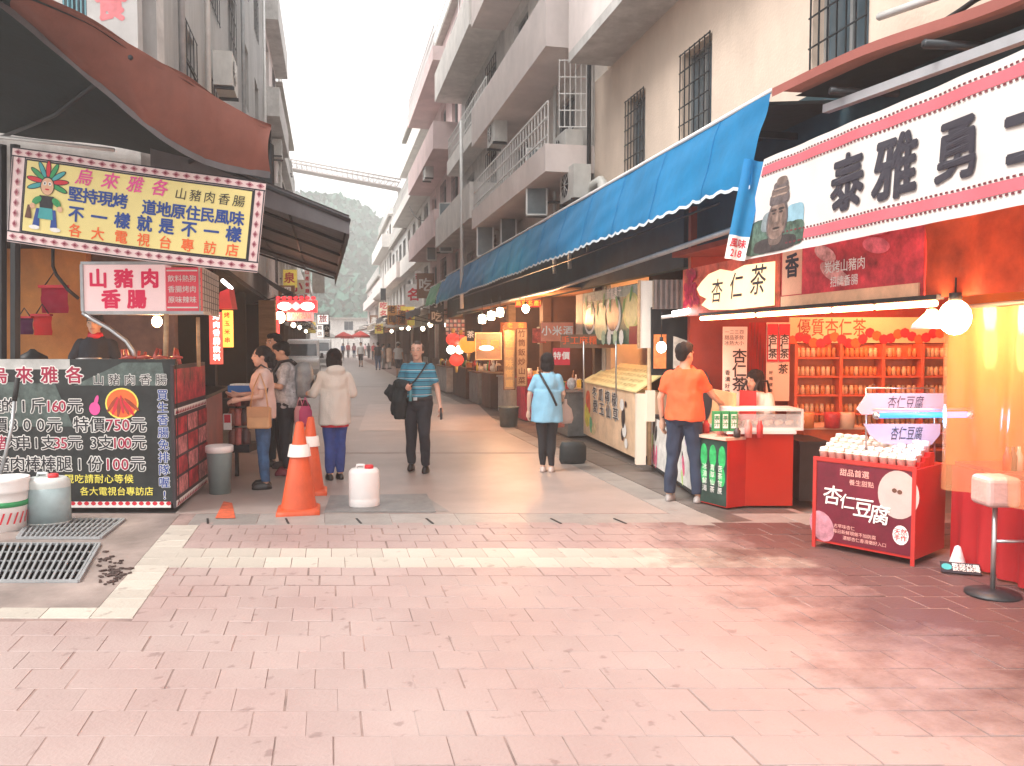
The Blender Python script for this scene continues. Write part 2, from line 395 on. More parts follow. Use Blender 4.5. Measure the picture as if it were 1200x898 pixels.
# cream border at the left, running back and turning left
b = 5.0
while b < 7.5:
    for q in range(1 if b > 5.3 else 1):
        lay('border_stone', 'bo', .26, .2, cream_stone, XB(-1.32, b+.1, random.uniform(-.001,.002)), cross, TANY, .003)
    b += .2
X = -1.45
while X > -2.9:
    lay('border_stone', 'bo2', .3, .2, cream_stone, XB(X-.15, 5.1, random.uniform(-.001,.002)), cross, TANY, .003); X -= .3
mb = MB(); mb.slab([XB(-1.45,5.2,.0), XB(-1.45,8.1,.0), XB(-4.2,8.1,.0), XB(-4.2,5.2,.0)], .01)
apron = mb.build('apron', mat('stained_concrete', (.30,.24,.215), .5, .3, 2.2, bump=.2, dirt=.6), cross)
# drain grates
def grate(px0, px1, y0, y1, label):
    a, b_, c, d = G(px0[0], y1), G(px0[1], y1), G(px1[1], y0), G(px1[0], y0)
    loc = (a+b_+c+d)/4; t = thing('drain_grate', label, 'grate', (loc.x, loc.y, 0), 0, 'drain grates by the corner stall')
    f = MB()
    for p, q in ((a,b_),(b_,c),(c,d),(d,a)): f.tube([p+Vector((0,0,.012)), q+Vector((0,0,.012))], .014, 4, smooth=False)
    f.build('frame', galv, t)
    m = MB(); m.slab([p+Vector((0,0,.0)) for p in (a,b_,c,d)], .002); m.build('pit', rubber, t)
    n = 17
    me = None
    for i in range(n):
        k = (i+.5)/n; p = a.lerp(b_, k); q = d.lerp(c, k)
        mm = MB(); mm.tube([p+Vector((0,0,.014)), q+Vector((0,0,.014))], .011, 4, smooth=False); mm.build('bar', galv, t)
    for i in range(3):
        k = (i+1)/4; p = a.lerp(d, k); q = b_.lerp(c, k)
        mm = MB(); mm.tube([p+Vector((0,0,.01)), q+Vector((0,0,.01))], .008, 4, smooth=False); mm.build('cross_bar', galv, t)
grate((-30,92), (-12,117), 639, 683, 'larger metal drain grate, nearer the camera, over brown stained concrete')
grate((20,118), (36,146), 610, 632, 'smaller metal drain grate just in front of the black price board')
mb = MB()
for k in range(60):
    p = G(random.gauss(132,10), random.gauss(668,8)); mb.cbox(p+Vector((0,0,.008)), random.uniform(.01,.05), random.uniform(.01,.03), .008, random.uniform(0,3))
struct(mb.build('rubble', mat('dark_rubble', (.06,.035,.03), .9, .5, 20)), 'stuff')

# ------------------------------------------------------------ hill and far bridge
hill_m = mat('wooded_hill', (.03,.14,.10), .9, .45, .12, dirt=.3)
def hillz(x, y):
    d = (y-150)/80
    return max(0, 27*math.exp(-((x+8)/34)**2)*min(1, max(0, d*1.3)) + 14*math.exp(-((x-45)/60)**2)*max(0, min(1, d)) + 16*math.exp(-((x+60)/60)**2)*max(0, min(1, d)) + 3*noise.noise((x*.06, y*.06, 0))+1.2*noise.noise((x*.22, y*.22, 3)))
mb = MB(); mb.grid(lambda u, v: Vector((-140+280*u, 140+115*v, -.5+hillz(-140+280*u, 140+115*v))), 90, 36)
hill = struct(mb.build('hill', hill_m))
leaf_far = mat('hill_leaves', (.03,.13,.09), .9, .4, .3)
mb = MB()
for k in range(5200):
    x = random.uniform(-45, 45); y = random.uniform(146, 225); z = hillz(x, y); r_ = random.uniform(.5, 1.3)
    for q in range(4):
        c = Vector((x+random.gauss(0,.8), y+random.gauss(0,.8), z+random.uniform(.2,2.2)))
        n_ = Vector((random.gauss(0,1), random.gauss(0,1), random.gauss(0,1))).normalized(); a_ = n_.orthogonal().normalized()*r_; b_ = n_.cross(a_.normalized())*r_*.8
        mb.add([c-a_-b_, c+a_-b_*.6, c+a_*.7+b_, c-a_*.8+b_*.7], [(0,1,2,3)])
struct(mb.build('hill_woods', leaf_far), 'stuff')
# ------------------------------------------------------------ buildings
def holes(mb, fr, a0, a1, b0, b1, c0, c1, wins):
    A = sorted({a0, a1, *[w[0] for w in wins], *[w[1] for w in wins]}); B = sorted({b0, b1, *[w[2] for w in wins], *[w[3] for w in wins]})
    A = [a for a in A if a0 <= a <= a1]; B = [b for b in B if b0 <= b <= b1]
    for i in range(len(A)-1):
        j = 0
        while j < len(B)-1:
            am = (A[i]+A[i+1])/2
            if any(w[0] < am < w[1] and w[2] < (B[j]+B[j+1])/2 < w[3] for w in wins): j += 1; continue
            k = j
            while k+1 < len(B)-1 and not any(w[0] < am < w[1] and w[2] < (B[k+1]+B[k+2])/2 < w[3] for w in wins): k += 1
            mb.fbox(fr, A[i], A[i+1], B[j], B[k+1], c0, c1); j = k+1
def window(parent, fr, a0, a1, b0, b1, fm, bars=0, rows=0, depth=-.14, split=2, bm_=None):
    mb = MB(); t = .035
    for x0, x1, y0, y1 in ((a0,a1,b0,b0+t),(a0,a1,b1-t,b1),(a0,a0+t,b0+t,b1-t),(a1-t,a1,b0+t,b1-t)): mb.fbox(fr, x0,x1,y0,y1,depth-.03,depth+.03)
    for k in range(1, split): x = a0+(a1-a0)*k/split; mb.fbox(fr, x-.02, x+.02, b0+t, b1-t, depth-.025, depth+.025)
    w = mb.build('window', fm, parent)
    p = MB(); p.fbox(fr, a0+t, a1-t, b0+t, b1-t, depth-.012, depth-.004); p.build('pane', pane_m, w)
    if bars:
        g = MB()
        for k in range(bars+1): x = a0+(a1-a0)*k/bars; g.tube([fr.p(x, b0-.02, .03), fr.p(x, b1+.02, .03)], .009, 4, smooth=False)
        for k in range(rows+1): y = b0+(b1-b0)*k/rows; g.tube([fr.p(a0-.02, y, .035), fr.p(a1+.02, y, .035)], .009, 4, smooth=False)
        g.build('grille', bm_ or darkm, w)
    return w
FR = Fr((4.4,0,0), (0,-1,0)); FL = Fr((-1.9,0,0), (0,1,0))
cream_w = mat('cream_render', (.66,.54,.44), .8, .09, 1.2, bump=.25, bscale=30, dirt=.3)
band_w = mat('pale_pink_render', (.78,.70,.67), .8, .1, 1.5, bump=.15, dirt=.25)
pinkw = mat('pink_render', (.74,.58,.57), .8, .12, 1.5, dirt=.25)
greyw = mat('grey_tile', (.55,.54,.52), .6, .2, 4, bump=.2, dirt=.4)
ltw = mat('pale_tile', (.76,.73,.69), .6, .12, 5, bump=.15, dirt=.3)
roofm = mat('roof_concrete', (.35,.33,.3), .9, .2, 3)
framem = mat('window_frame', (.35,.36,.36), .4, .1, metal=.5)
railm = mat('pale_railing', (.7,.7,.68), .4, .1, metal=.2)
# the cream corner house on the right
T = thing('building', 'cream rendered house with three barred windows above the blue awning', 'building', (5.5, 8, 0))
wins = [(-11.67,-10.95,4.2,5.28), (-9.72,-8.9,4.2,5.3), (-6.85,-6.05,4.12,5.5), (-4.2,-3.5,4.2,5.5)]
mb = MB(); holes(mb, FR, -13.2, -1.0, 3.0, 6.05, -.22, 0, wins); mb.build('wall', cream_w, T)
mb = MB(); mb.box(4.62, 8, 12.95, 13.2, 0, 10); mb.box(4.62, 8, 1.0, 1.2, 3, 10); mb.box(7.8, 8, 1.2, 12.95, 0, 10); mb.build('side_wall', cream_w, T)
mb = MB(); mb.box(3.7, 8.0, 1.0, 12.4, 6.05, 6.2); mb.build('overhang', greyw, T)
mb = MB(); mb.box(3.7, 3.92, 1.0, 12.4, 6.2, 10.6); mb.box(3.92, 4.4, 12.2, 12.4, 6.2, 10.6); mb.build('upper_wall', band_w, T)
mb = MB(); mb.box(3.6, 8.1, .9, 13.3, 10.6, 10.8); mb.build('roof', roofm, T)
for w in wins: window(T, FR, *w, framem, 6, 5)
for w in wins: mb = MB(); mb.fbox(FR, w[0]-.05, w[1]+.05, w[2]-.07, w[2]-.005, 0, .05); mb.build('sill', greyw, T)
mb = MB(); mb.tube([FR.p(-12.9, 3.4, .09), FR.p(-12.9, 4.0, .09), FR.p(-12.9, 4.15, .13), FR.p(-12.75, 4.25, .16), FR.p(-12.4, 4.25, .16), FR.p(-12.3, 4.2, .16), FR.p(-12.3, 3.6, .16)], .085, 10)
solo(mb, 'vent_pipe', mat('pale_pipe', (.6,.6,.56), .5, .1), 'thick pale elbow pipe at the end of the cream house above the blue awning', 'pipe')

def block(side, Y0, Y1, levels, wallm, parm, label, proj=.9, rails=(), X=None, body=6.0, winrows=True, shop=2.9, roofbits=True, seedv=0, opened=True, top_par=True, wgap=2.3):
    """street house: facade wall with windows, balcony slabs and parapets at each level"""
    rnd = random.Random(seedv); s = 1 if side == 'R' else -1
    X = X if X is not None else (4.4 if s > 0 else -1.9)
    fr = Fr((X,0,0), (0,-s,0)); A = lambda Y: -s*Y
    a0, a1 = sorted((A(Y0), A(Y1)))
    T = thing('building', label, 'building', (X+s*1.0, (Y0+Y1)/2, 0))
    wins = []
    top = levels[-1]
    for i, z in enumerate(levels[:-1]):
        h = levels[i+1]-z
        n = max(1, int((a1-a0-.6)/wgap))
        for k in range(n):
            c = a0+(a1-a0)*(k+.5)/n; ww = min(.7, (a1-a0)/n*.38)
            wins.append((c-ww, c+ww, z+.35 if rnd.random() < .4 else z+.9, z+h-.45))
    mb = MB(); holes(mb, fr, a0, a1, levels[0], top, -.2, 0, wins); mb.build('wall', wallm, T)
    mb = MB(); mb.fbox(fr, a0, a0+.15, 0, top, -body, -.2); mb.fbox(fr, a1-.15, a1, 0, top, -body, -.2); mb.fbox(fr, a0+.15, a1-.15, 0, top, -body, -body+.15); mb.build('side_wall', wallm, T)
    mb = MB(); mb.fbox(fr, a0, a1, top, top+.15, -body, .25 if top_par else .05); mb.build('roof', roofm, T)
    for w in wins: window(T, fr, *w, framem, *(5, 4) if rnd.random() < .35 else (0, 0))
    for i, z in enumerate(levels[:-1]):
        pj = proj if isinstance(proj, (int, float)) else proj[i % len(proj)]
        if i == 0: continue
        if pj <= 0: continue
        mb = MB(); mb.fbox(fr, a0+.02, a1-.02, z-.16, z, .002, pj); mb.build('balcony_slab', parm, T)
        ph = .3 if i in rails else .75
        mb = MB(); mb.fbox(fr, a0+.02, a1-.02, z, z+ph, pj-.1, pj); mb.fbox(fr, a0+.02, a0+.12, z, z+ph, .002, pj-.1); mb.fbox(fr, a1-.12, a1-.02, z, z+ph, .002, pj-.1); mb.build('parapet', parm, T)
        if i in rails:
            g = MB(); n = int((a1-a0)/.22)
            for k in range(n+1): x = a0+.05+(a1-a0-.1)*k/n; g.tube([fr.p(x, z+ph, pj-.05), fr.p(x, z+1.0, pj-.05)], .012, 4, smooth=False)
            for y in (z+.45, z+.75, z+1.0): g.tube([fr.p(a0+.05, y, pj-.05), fr.p(a1-.05, y, pj-.05)], .02, 4, smooth=False)
            g.build('railing', railm, T)
    if roofbits:
        for k in range(2):
            c = rnd.uniform(a0+.8, a1-.8); mb = MB(); mb.fbox(fr, c-.7, c+.7, top+.15, top+1.3+rnd.random(), -2.4, -.6); mb.build('rooftop_shed', wallm, T)
        g = MB(); n = int((a1-a0)/.5)
        for k in range(n+1): x = a0+.05+(a1-a0-.1)*k/n; g.tube([fr.p(x, top+.15, .1), fr.p(x, top+1.0, .1)], .018, 4, smooth=False)
        for y in (top+.5, top+1.0): g.tube([fr.p(a0+.05, y, .1), fr.p(a1-.05, y, .1)], .02, 4, smooth=False)
        g.build('railing', railm, T)
    return T, fr
block('R', 13.2, 20.4, [3.0, 4.7, 6.75, 9.7, 12.4], ltw, band_w, 'pale tiled house with railed balconies next to the cream house', proj=.85, rails=(1,), seedv=3)
block('R', 20.4, 27.2, [3.0, 5.0, 7.4, 9.8, 12.0], greyw, ltw, 'grey tiled house between the railed balconies and the pink house', proj=(.5,.9), rails=(2,), seedv=4)
block('R', 27.2, 36.0, [3.0, 5.4, 8.3, 11.2, 13.2], pinkw, pinkw, 'pink house with deep pink parapets halfway down the right side', proj=.95, rails=(3,), seedv=5)
block('R', 36.0, 47.0, [3.0, 5.6, 8.4, 11.2, 13.0], ltw, ltw, 'tall pale house beyond the pink one with a rooftop railing', proj=(.8,.4), rails=(2,), seedv=6)
block('R', 47.0, 58.0, [3.0, 5.6, 8.2], greyw, band_w, 'low grey house right of the far bridge end', proj=.6, seedv=8)
block('R', 58.0, 72.0, [3.0, 5.6, 8.6, 10.6], ltw, ltw, 'white house far down the right side', proj=.7, seedv=9)
block('R', 72.0, 96.0, [3.0, 5.5, 7.4], band_w, band_w, 'farthest low house on the right side of the street', proj=.5, seedv=10)
# left side: a corner house, its front turned to the crossing
corner = Vector((-1.9, 10.2, 0)); FCN = Fr(corner, UC)       # a < 0 runs left, w faces the camera
T = thing('building', 'grey corner house on the left above the terracotta awning, with a lattice window', 'building', (-3.5, 13, 0))
cw = [(-1.08,-.72,4.7,6.4), (-2.2,-1.3,4.75,6.4), (-4.2,-3.2,4.7,6.4)]
mb = MB(); holes(mb, FCN, -6.5, 0, 3.0, 16, -.2, 0, cw); mb.build('wall', greyw, T)
sw = []
for z in (4.6, 7.4, 10.2, 12.9):
    for Y in (12.4, 15.2, 18.0, 21.0, 24.0): sw.append((Y-.6, Y+.6, z, z+1.5))
mb = MB(); holes(mb, FL, 10.2, 27, 3.0, 16, -.2, 0, sw); mb.build('side_wall', mat('grey_corrugated', (.40,.40,.39), .6, .15, 3, bump=.3, dirt=.5, stretch=(1,6,.3)), T)
for w in sw: window(T, FL, *w, framem, *((4,3) if random.random() < .5 else (0,0)))
for w in cw: window(T, FCN, *w, mat('teal_frame', (.12,.3,.36), .5, .2), 0, 0, split=1)
mb = MB(); mb.box(-8, -1.7, 12, 27, 16, 16.2); mb.build('roof', roofm, T)
g = MB()
for (a0,a1,b0,b1) in cw[1:]:
    n = 9
    for k in range(-8, n+8):
        for sgn in (1, -1):
            x0 = a0+(a1-a0)*k/n; pts = []
            for q in range(9):
                y = b0+(b1-b0)*q/8; x = x0+sgn*(b1-b0)*.45*q/8*1.0
                if a0 <= x <= a1: pts.append(FCN.p(x, y, .04))
            if len(pts) > 1: g.tube([pts[0], pts[-1]], .008, 4, smooth=False)
    for y in (b0, b1): g.tube([FCN.p(a0, y, .04), FCN.p(a1, y, .04)], .015, 4, smooth=False)
    for x in (a0, a1): g.tube([FCN.p(x, b0, .04), FCN.p(x, b1, .04)], .015, 4, smooth=False)
g.build('lattice', railm, T)['kind'] = 'stuff'
g = MB()
for k in range(7): x = -1.05+.3*k/6; g.tube([FCN.p(x, 4.72, .03), FCN.p(x, 6.38, .03)], .01, 4, smooth=False)
for k in range(6): y = 4.8+k*.3; g.tube([FCN.p(-1.08, y, .035), FCN.p(-.72, y, .035)], .01, 4, smooth=False)
g.build('window_bars', mat('teal_bars', (.15,.36,.42), .5, .1), T)
block('L', 27, 33, [3.0, 6, 9, 12, 14.0], band_w, greyw, 'tall narrow grey house just past the corner house on the left', proj=.45, seedv=21)
block('L', 33, 44, [3.0, 6, 9, 11.6], ltw, greyw, 'pale house beside the left end of the far bridge', proj=(.3,.45), rails=(2,), seedv=22)
block('L', 44, 60, [3.0, 5.2, 7.0], greyw, ltw, 'low grey house beyond the grey canopy on the left', proj=.3, seedv=23)
block('L', 60, 96, [3.0, 5.2, 6.6], ltw, band_w, 'farthest low pale house on the left side of the street', proj=.3, seedv=24)
# houses closing the end of the street
T = thing('building', 'small pale house closing the far end of the street under the hill', 'building', (6, 112, 0))
fe = Fr((-6, 112, 0), (1,0,0)); ew = [(x, x+1.2, z, z+1.2) for x in (2,5,8,11,14) for z in (3.4,)]
mb = MB(); holes(mb, fe, 0, 20, 0, 4.9, -.3, 0, ew); mb.build('wall', ltw, T)
for w in ew: window(T, fe, *w, framem)
mb = MB(); mb.box(-6.5, 14.5, 111.5, 122, 4.9, 5.1); mb.build('roof', roofm, T)
# vertical tray-like boxes on the right facades (signboards seen edge-on, with pale rims)
boxm = mat('blue_grey_panel', (.2,.25,.27), .6, .2, 3, dirt=.3)
def sbox(px0, py0, px1, py1, X, label, m_=boxm):
    """shop sign standing out from the facade, its blank edge towards the camera"""
    c0 = PX(px0, py0, X); D = c0.dot(FC); a, b_ = PD(px0, py0, D), PD(px1, py1, D)
    w = (b_-a).dot(UC); h = a.z-b_.z; fr = Fr(Vector((a.x, a.y, b_.z)), UC)
    T = thing('projecting_sign', label, 'sign', fr.p(w/2, 0), 0, 'blank signboards jutting from the right facades')
    m = MB(); m.fbox(fr, .02, w-.02, .02, h-.02, -.3, 0); m.build('panel', m_, T)
    m = MB()
    for x0,x1,y0,y1 in ((0,w,h-.02,h+.01),(0,w,-.01,.02),(-.01,.02,.02,h-.02),(w-.02,w+.01,.02,h-.02)): m.fbox(fr, x0,x1,y0,y1,-.31,.015)
    m.build('rim', railm, T)
    for y in (h*.2, h*.8): m = MB(); m.fbox(fr, w, w+.5, y, y+.04, -.2, -.15); m.build('bracket', darkm, T)
    return T
sbox(617, 174, 641, 252, 3.6, 'tallest blue-grey sign panel above the blue awning, below the railed balcony')
sbox(559, 238, 578, 300, 3.6, 'blue-grey sign panel left of the two over the blue awning, beside the thin white mast')
sbox(587, 240, 605, 290, 3.9, 'short blue-grey sign panel in the shade under the first balcony', mat('dark_grey_panel', (.12,.14,.15), .6, .2))
sbox(515, 238, 530, 295, 3.6, 'narrow grey sign panel in front of the pink house')
sbox(500, 262, 511, 305, 3.6, 'small grey sign panel farthest down the pink house')
mb = MB(); p = PX(541, 300, 3.5); mb.tube([Vector((p.x,p.y,2.6)), Vector((p.x,p.y,7.6))], .05, 8)
solo(mb, 'mast', railm, 'thin white vertical mast rising behind the far end of the blue awning', 'mast')
# air conditioners on the upper walls
def aircon(p, rz, label, group='air conditioners on the upper walls'):
    T = thing('air_conditioner', label, 'air conditioner', p, rz, group)
    fr = Fr(p, (math.cos(rz), math.sin(rz), 0))
    m = MB(); m.fbox(fr, -.4, .4, 0, .55, -.3, 0); m.build('casing', mat('ac_white', (.6,.6,.57), .5, .08, dirt=.3), T)
    m = MB(); m.disc(fr, -.1, .28, .2, c=.006); m.build('fan_opening', black, T)
    g = MB()
    for k in range(5): g.tube([fr.p(-.1+.2*math.cos(k*PI/5), .28+.2*math.sin(k*PI/5), .012), fr.p(-.1-.2*math.cos(k*PI/5), .28-.2*math.sin(k*PI/5), .012)], .006, 4)
    g.build('fan_guard', railm, T)
    for q in (-.35,.31): m = MB(); m.fbox(fr, q, q+.04, -.05, 0, -.3, .02); m.build('bracket', darkm, T)
aircon(PX(655,196,3.9), -PI/2, 'air conditioner beside the cream house at the level of the first balcony')
aircon(PX(664,236,3.95), -PI/2, 'lower air conditioner beside the cream house, right above the blue awning')
aircon(PX(575,170,3.6), -PI/2, 'air conditioner hung under the railed balcony')
aircon(PX(497,210,3.5), -PI/2, 'air conditioner on the pink house front')
aircon(Vector((-1.55, 30, 8.2)), PI/2, 'air conditioner high on the narrow house at the left')
aircon(Vector((-1.55, 38, 9.2)), PI/2, 'air conditioner on the pale house at the left end of the bridge')
# cage of a drying rack beside the cream house
mb = MB()
f2 = Fr((3.75, 13.1, 5.25), UC)
for k in range(6): mb.tube([f2.p(.0+k*.09, 0), f2.p(.0+k*.09, 1.1)], .01, 4, smooth=False)
for k in range(5): mb.tube([f2.p(0, k*.27), f2.p(.45, k*.27)], .01, 4, smooth=False)
solo(mb, 'window_cage', railm, 'pale metal window cage jutting out between the cream house and the railed balcony', 'window cage')
# drain pipes and cables
for k, (px, X, z0, z1, lab) in enumerate(((690,4.3,3.2,9,'dark drain pipe on the near corner of the tiled house'), (668,4.2,3.0,5.5,'thin pale drain pipe behind the air conditioners'), (650,4.2,3.0,6.5,'second pale drain pipe, left of the air conditioners'), (329,-1.8,3.4,13,'pale pipe running down the left house front by the canopy'))):
    p = PX(px, 200, X); mb = MB(); mb.tube([Vector((p.x,p.y,z0)), Vector((p.x,p.y,z1))], .035, 6); solo(mb, 'drain_pipe', darkm if k == 0 else railm, lab, 'pipe')
def cable(pts, r, label, sag=.3):
    P = []
    for i in range(len(pts)-1):
        a, b_ = Vector(pts[i]), Vector(pts[i+1])
        for k in range(9 if i == len(pts)-2 else 8):
            t = k/8; p = a.lerp(b_, t); p.z -= sag*4*t*(1-t); P.append(p)
    mb = MB(); mb.tube(P, r, 5); return solo(mb, 'cable', rubber, label, 'cable')
cable([PX(1055,48,4.3), PX(1180,-30,4.2)], .02, 'bundle of cables crossing the cream wall at the top right', .05)
cable([PX(1040,55,4.3), PX(1100,30,4.3), PX(1200,-20,4.25)], .012, 'thin looped cable under the cable bundle at the top right', -.04)
cable([PX(480,242,3.6), PX(503,256,3.5)], .02, 'short cable against the pink house')
# the footbridge at the end of the street
T = thing('bridge', 'thin lattice footbridge high across the far end of the street', 'bridge', (4, 78, 0))
A_, B_ = PD(336, 196, 78), PD(470, 221, 74)
ch = MB(); lc = MB(); n = 22; hgt = .8
for dz in (0, hgt):
    for dy in (0, 1.4): ch.tube([A_+Vector((0,dy,dz)), B_+Vector((0,dy,dz))], .07, 5)
for k in range(n):
    p, q = A_.lerp(B_, k/n), A_.lerp(B_, (k+1)/n)
    for dy in (0, 1.4):
        lc.tube([p+Vector((0,dy,0)), q+Vector((0,dy,hgt))], .035, 4); lc.tube([p+Vector((0,dy,0)), p+Vector((0,dy,hgt))], .035, 4)
bm_ = mat('bridge_steel', (.3,.26,.24), .6, .15)
ch.build('chord', bm_, T); lc.build('lattice', bm_, T)['kind'] = 'stuff'
mb = MB(); mb.thick([A_, B_, B_+Vector((0,1.4,0)), A_+Vector((0,1.4,0))], (0,0,.08)); mb.build('deck', bm_, T)
for P in (A_, B_): mb = MB(); mb.tube([Vector((P.x, P.y+.7, -.05)), P+Vector((0,.7,.05))], .25, 8); mb.build('pier', concrete, T)

# things on the left corner house
f = Fr(FCN.p(-.62, 4.55, .35), UC); T = thing('projecting_sign', 'faded grey signboard with two blurred red characters on the left corner house', 'sign', f.p(.28,0))
mb = MB(); mb.fbox(f, 0, .56, 0, 2.6, -.12, 0); mb.build('panel', mat('faded_grey_sign', (.42,.42,.41), .7, .12, 3, dirt=.3), T)
for i, ch in enumerate('美食'): mb = MB(); put_text(mb, ch, f, .27, .75+.62*(1-i)+.1, .36, c=.004, bold=.05); mb.build('letter', mat('faded_red_print', (.62,.18,.2), .7, .2, 8), T)
mb = MB(); mb.fbox(f, .1, .16, -.02, 2.6, -.34, -.121); mb.build('bracket', darkm, T)
f = Fr(FCN.p(-.70, 4.7, .06), UC); T = thing('pattern_strip', 'narrow white strip with dark zigzag triangles beside the teal window, upper left', 'banner', f.p(.04,0))
mb = MB(); mb.fbox(f, -.0, .075, 0, 2.0, -.01, 0); mb.build('strip', print_white, T)
mb = MB()
for k in range(26): mb.add([f.p(.0,k*.077,.003), f.p(.07,k*.077+.038,.003), f.p(.0,k*.077+.076,.003)], [(0,1,2)])
mb.build('zigzag', mat('zigzag_plum', (.2,.08,.12), .6, 0), T)['kind'] = 'stuff'
for k, (Y, z, lab) in enumerate(((12.2,4.0,'lowest air conditioner on the left corner house'),(14.6,5.9,'second lowest air conditioner on the left corner house'),(17,8.7,'air conditioner high on the left corner house'),(20.5,6.2,'air conditioner on the far half of the left corner house'))): aircon(Vector((-1.5,Y,z)), PI/2, lab)
for k, (Y, z1, lab) in enumerate(((11.4,15,'pale drain pipe nearest the camera on the left corner house'),(13.8,15,'second pale drain pipe on the left corner house'),(19.5,15,'third pale drain pipe on the left corner house'),(26,15,'farthest pale drain pipe on the left corner house'))):
    mb = MB(); mb.tube([Vector((-1.82,Y,3.6)), Vector((-1.82,Y,z1))], .045, 7); solo(mb, 'drain_pipe', (galv, railm)[k % 2], lab, 'pipe')
cable([Vector((4.2,13.3,5.0)), Vector((4.2,30,6.2))], .011, 'sagging wire along the right facades', .35)
cable([Vector((-1.7,11,5.2)), Vector((-1.7,32,6.0))], .011, 'sagging wire along the left corner house', .35)
# ------------------------------------------------------------ left side: awnings, signs, sausage stall
def FD(px, py, D): return Fr(PD(px, py, D), UC)
def rect(px0, py0, px1, py1, D):
    """upright panel facing the crossing, lower left corner frame with width and height"""
    a, b_ = PD(px0, py1, D), PD(px1, py0, D)
    return Fr(a, UC), (b_-a).dot(UC), b_.z-a.z
def interp(P, t):
    n = len(P)-1; i = min(int(t*n), n-1); return P[i].lerp(P[i+1], t*n-i)
def smooth_curve(P, t):
    n = len(P)-1; i = min(int(t*n), n-1); f = t*n-i
    p0, p1, p2, p3 = P[max(i-1,0)], P[i], P[i+1], P[min(i+2,n)]
    return ((2*p1)+(p2-p0)*f+(2*p0-5*p1+4*p2-p3)*f*f+(3*p1-p0-3*p2+p3)*f**3)*.5
terra = cloth('terracotta_canvas', (.26,.10,.075), .22, dirt=.45)
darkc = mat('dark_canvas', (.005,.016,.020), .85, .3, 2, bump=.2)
greyc = cloth('grey_canvas', (.15,.15,.16), .1, dirt=.4)
T = thing('awning', 'big sagging terracotta awning with a dark underside over the corner stall on the left', 'awning', (-2.5, 8.5, 0))
top = [PD(-90,-82,5.3), PD(60,-2,6.0), PD(180,68,6.8), PD(318,150,7.6)]
bot = [PD(-90,-70,5.5), PD(10,8,6.05), PD(110,92,6.6), PD(190,158,7.0), PD(250,190,7.35), PD(317,203,7.62)]
tt = [PD(-90,-82,5.3), PD(10,-28,5.75), PD(110,28,6.3), PD(190,74,6.85), PD(250,112,7.2), PD(318,150,7.6)]
def val(u, v):
    a, b_ = smooth_curve(bot, u), smooth_curve(tt, u); p = a.lerp(b_, v)
    return p - FC*(.10*math.sin(PI*v)+.015*math.sin(u*23+v*2)+.012*math.sin(u*51)) + Vector((0,0,.01*math.sin(u*31)*(1-v)))
mb = MB(); mb.grid(val, 70, 12); mb.build('valance', terra, T)
mb = MB(); mb.grid(lambda u, v: smooth_curve(bot, u) + Vector((0,0,(-.05+.06*v))) - FC*.012 + FC*.02*math.sin(u*60)*(1-v), 90, 2); mb.build('hem', greyc, T)
rback = [PD(-330,120,9.45), PD(-200,128,9.45), PD(-60,142,9.45), PD(60,158,9.45), PD(180,176,9.45), PD(312,196,9.45)]
def roofp(u, v):
    a = smooth_curve(tt, u)+Vector((0,0,.01)); back = smooth_curve(rback, u)
    p = a.lerp(back, v); p.z += -.08*math.sin(PI*v) + .02*math.sin(u*20); return p
mb = MB(); mb.grid(roofp, 40, 10); mb.build('roof_cloth', terra, T)
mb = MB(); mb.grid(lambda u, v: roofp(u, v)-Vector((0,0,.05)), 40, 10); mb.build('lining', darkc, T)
for u in (.15, .5, .85):
    mb = MB(); mb.tube([roofp(u,0)-Vector((0,0,.1)), roofp(u,.5)-Vector((0,0,.12)), roofp(u,1)-Vector((0,0,.1))], .022, 6); mb.build('rib', darkm, T)
fr, w, h = rect(-60, 168, 318, 215, 9.6)
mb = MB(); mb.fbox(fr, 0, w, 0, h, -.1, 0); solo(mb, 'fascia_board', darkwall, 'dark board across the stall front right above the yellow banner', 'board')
mb = MB(); mb.tube([PD(-40,156,8), PD(134,176,8.1)], .018, 6); solo(mb, 'awning_bar', railm, 'thin white bar in the dark just above the yellow banner', 'bar')
# grey canopy further along
T = thing('awning', 'long grey corrugated canopy reaching over the street beyond the yellow banner', 'awning', (-.9, 15, 0))
c1, c2, c3, c4 = Vector((-1.9,9.7,3.95)), Vector((.24,9.6,3.13)), Vector((.15,20.5,3.3)), Vector((-1.9,20.5,3.95))
def rf(u, v, dz=0):
    p = c1.lerp(c2, u).lerp(c4.lerp(c3, u), v); p.z += .018*math.cos(v*PI*56)+dz; return p
mb = MB(); mb.grid(rf, 4, 112); mb.build('roof_sheet', greyc, T)
mb = MB(); mb.grid(lambda u, v: Vector((.24-.09*u, 9.6+10.9*u, 3.13+.17*u-.02-.22*v+.01*math.sin(u*70)*v)), 60, 2); mb.build('valance', greyc, T)
mb = MB(); mb.thick([c1, c2, c2-Vector((0,0,.2)), c1-Vector((0,0,.35))], FC*.01); mb.build('end_cloth', greyc, T)
for k in range(6):
    v = k/5; mb = MB(); mb.tube([rf(0,v,-.06), rf(1,v,-.06)], .025, 6); mb.build('rafter', darkm, T)
for u in (.33,.66,1): mb = MB(); mb.tube([rf(u,0,-.05), rf(u,1,-.05)], .02, 6); mb.build('purlin', darkm, T)
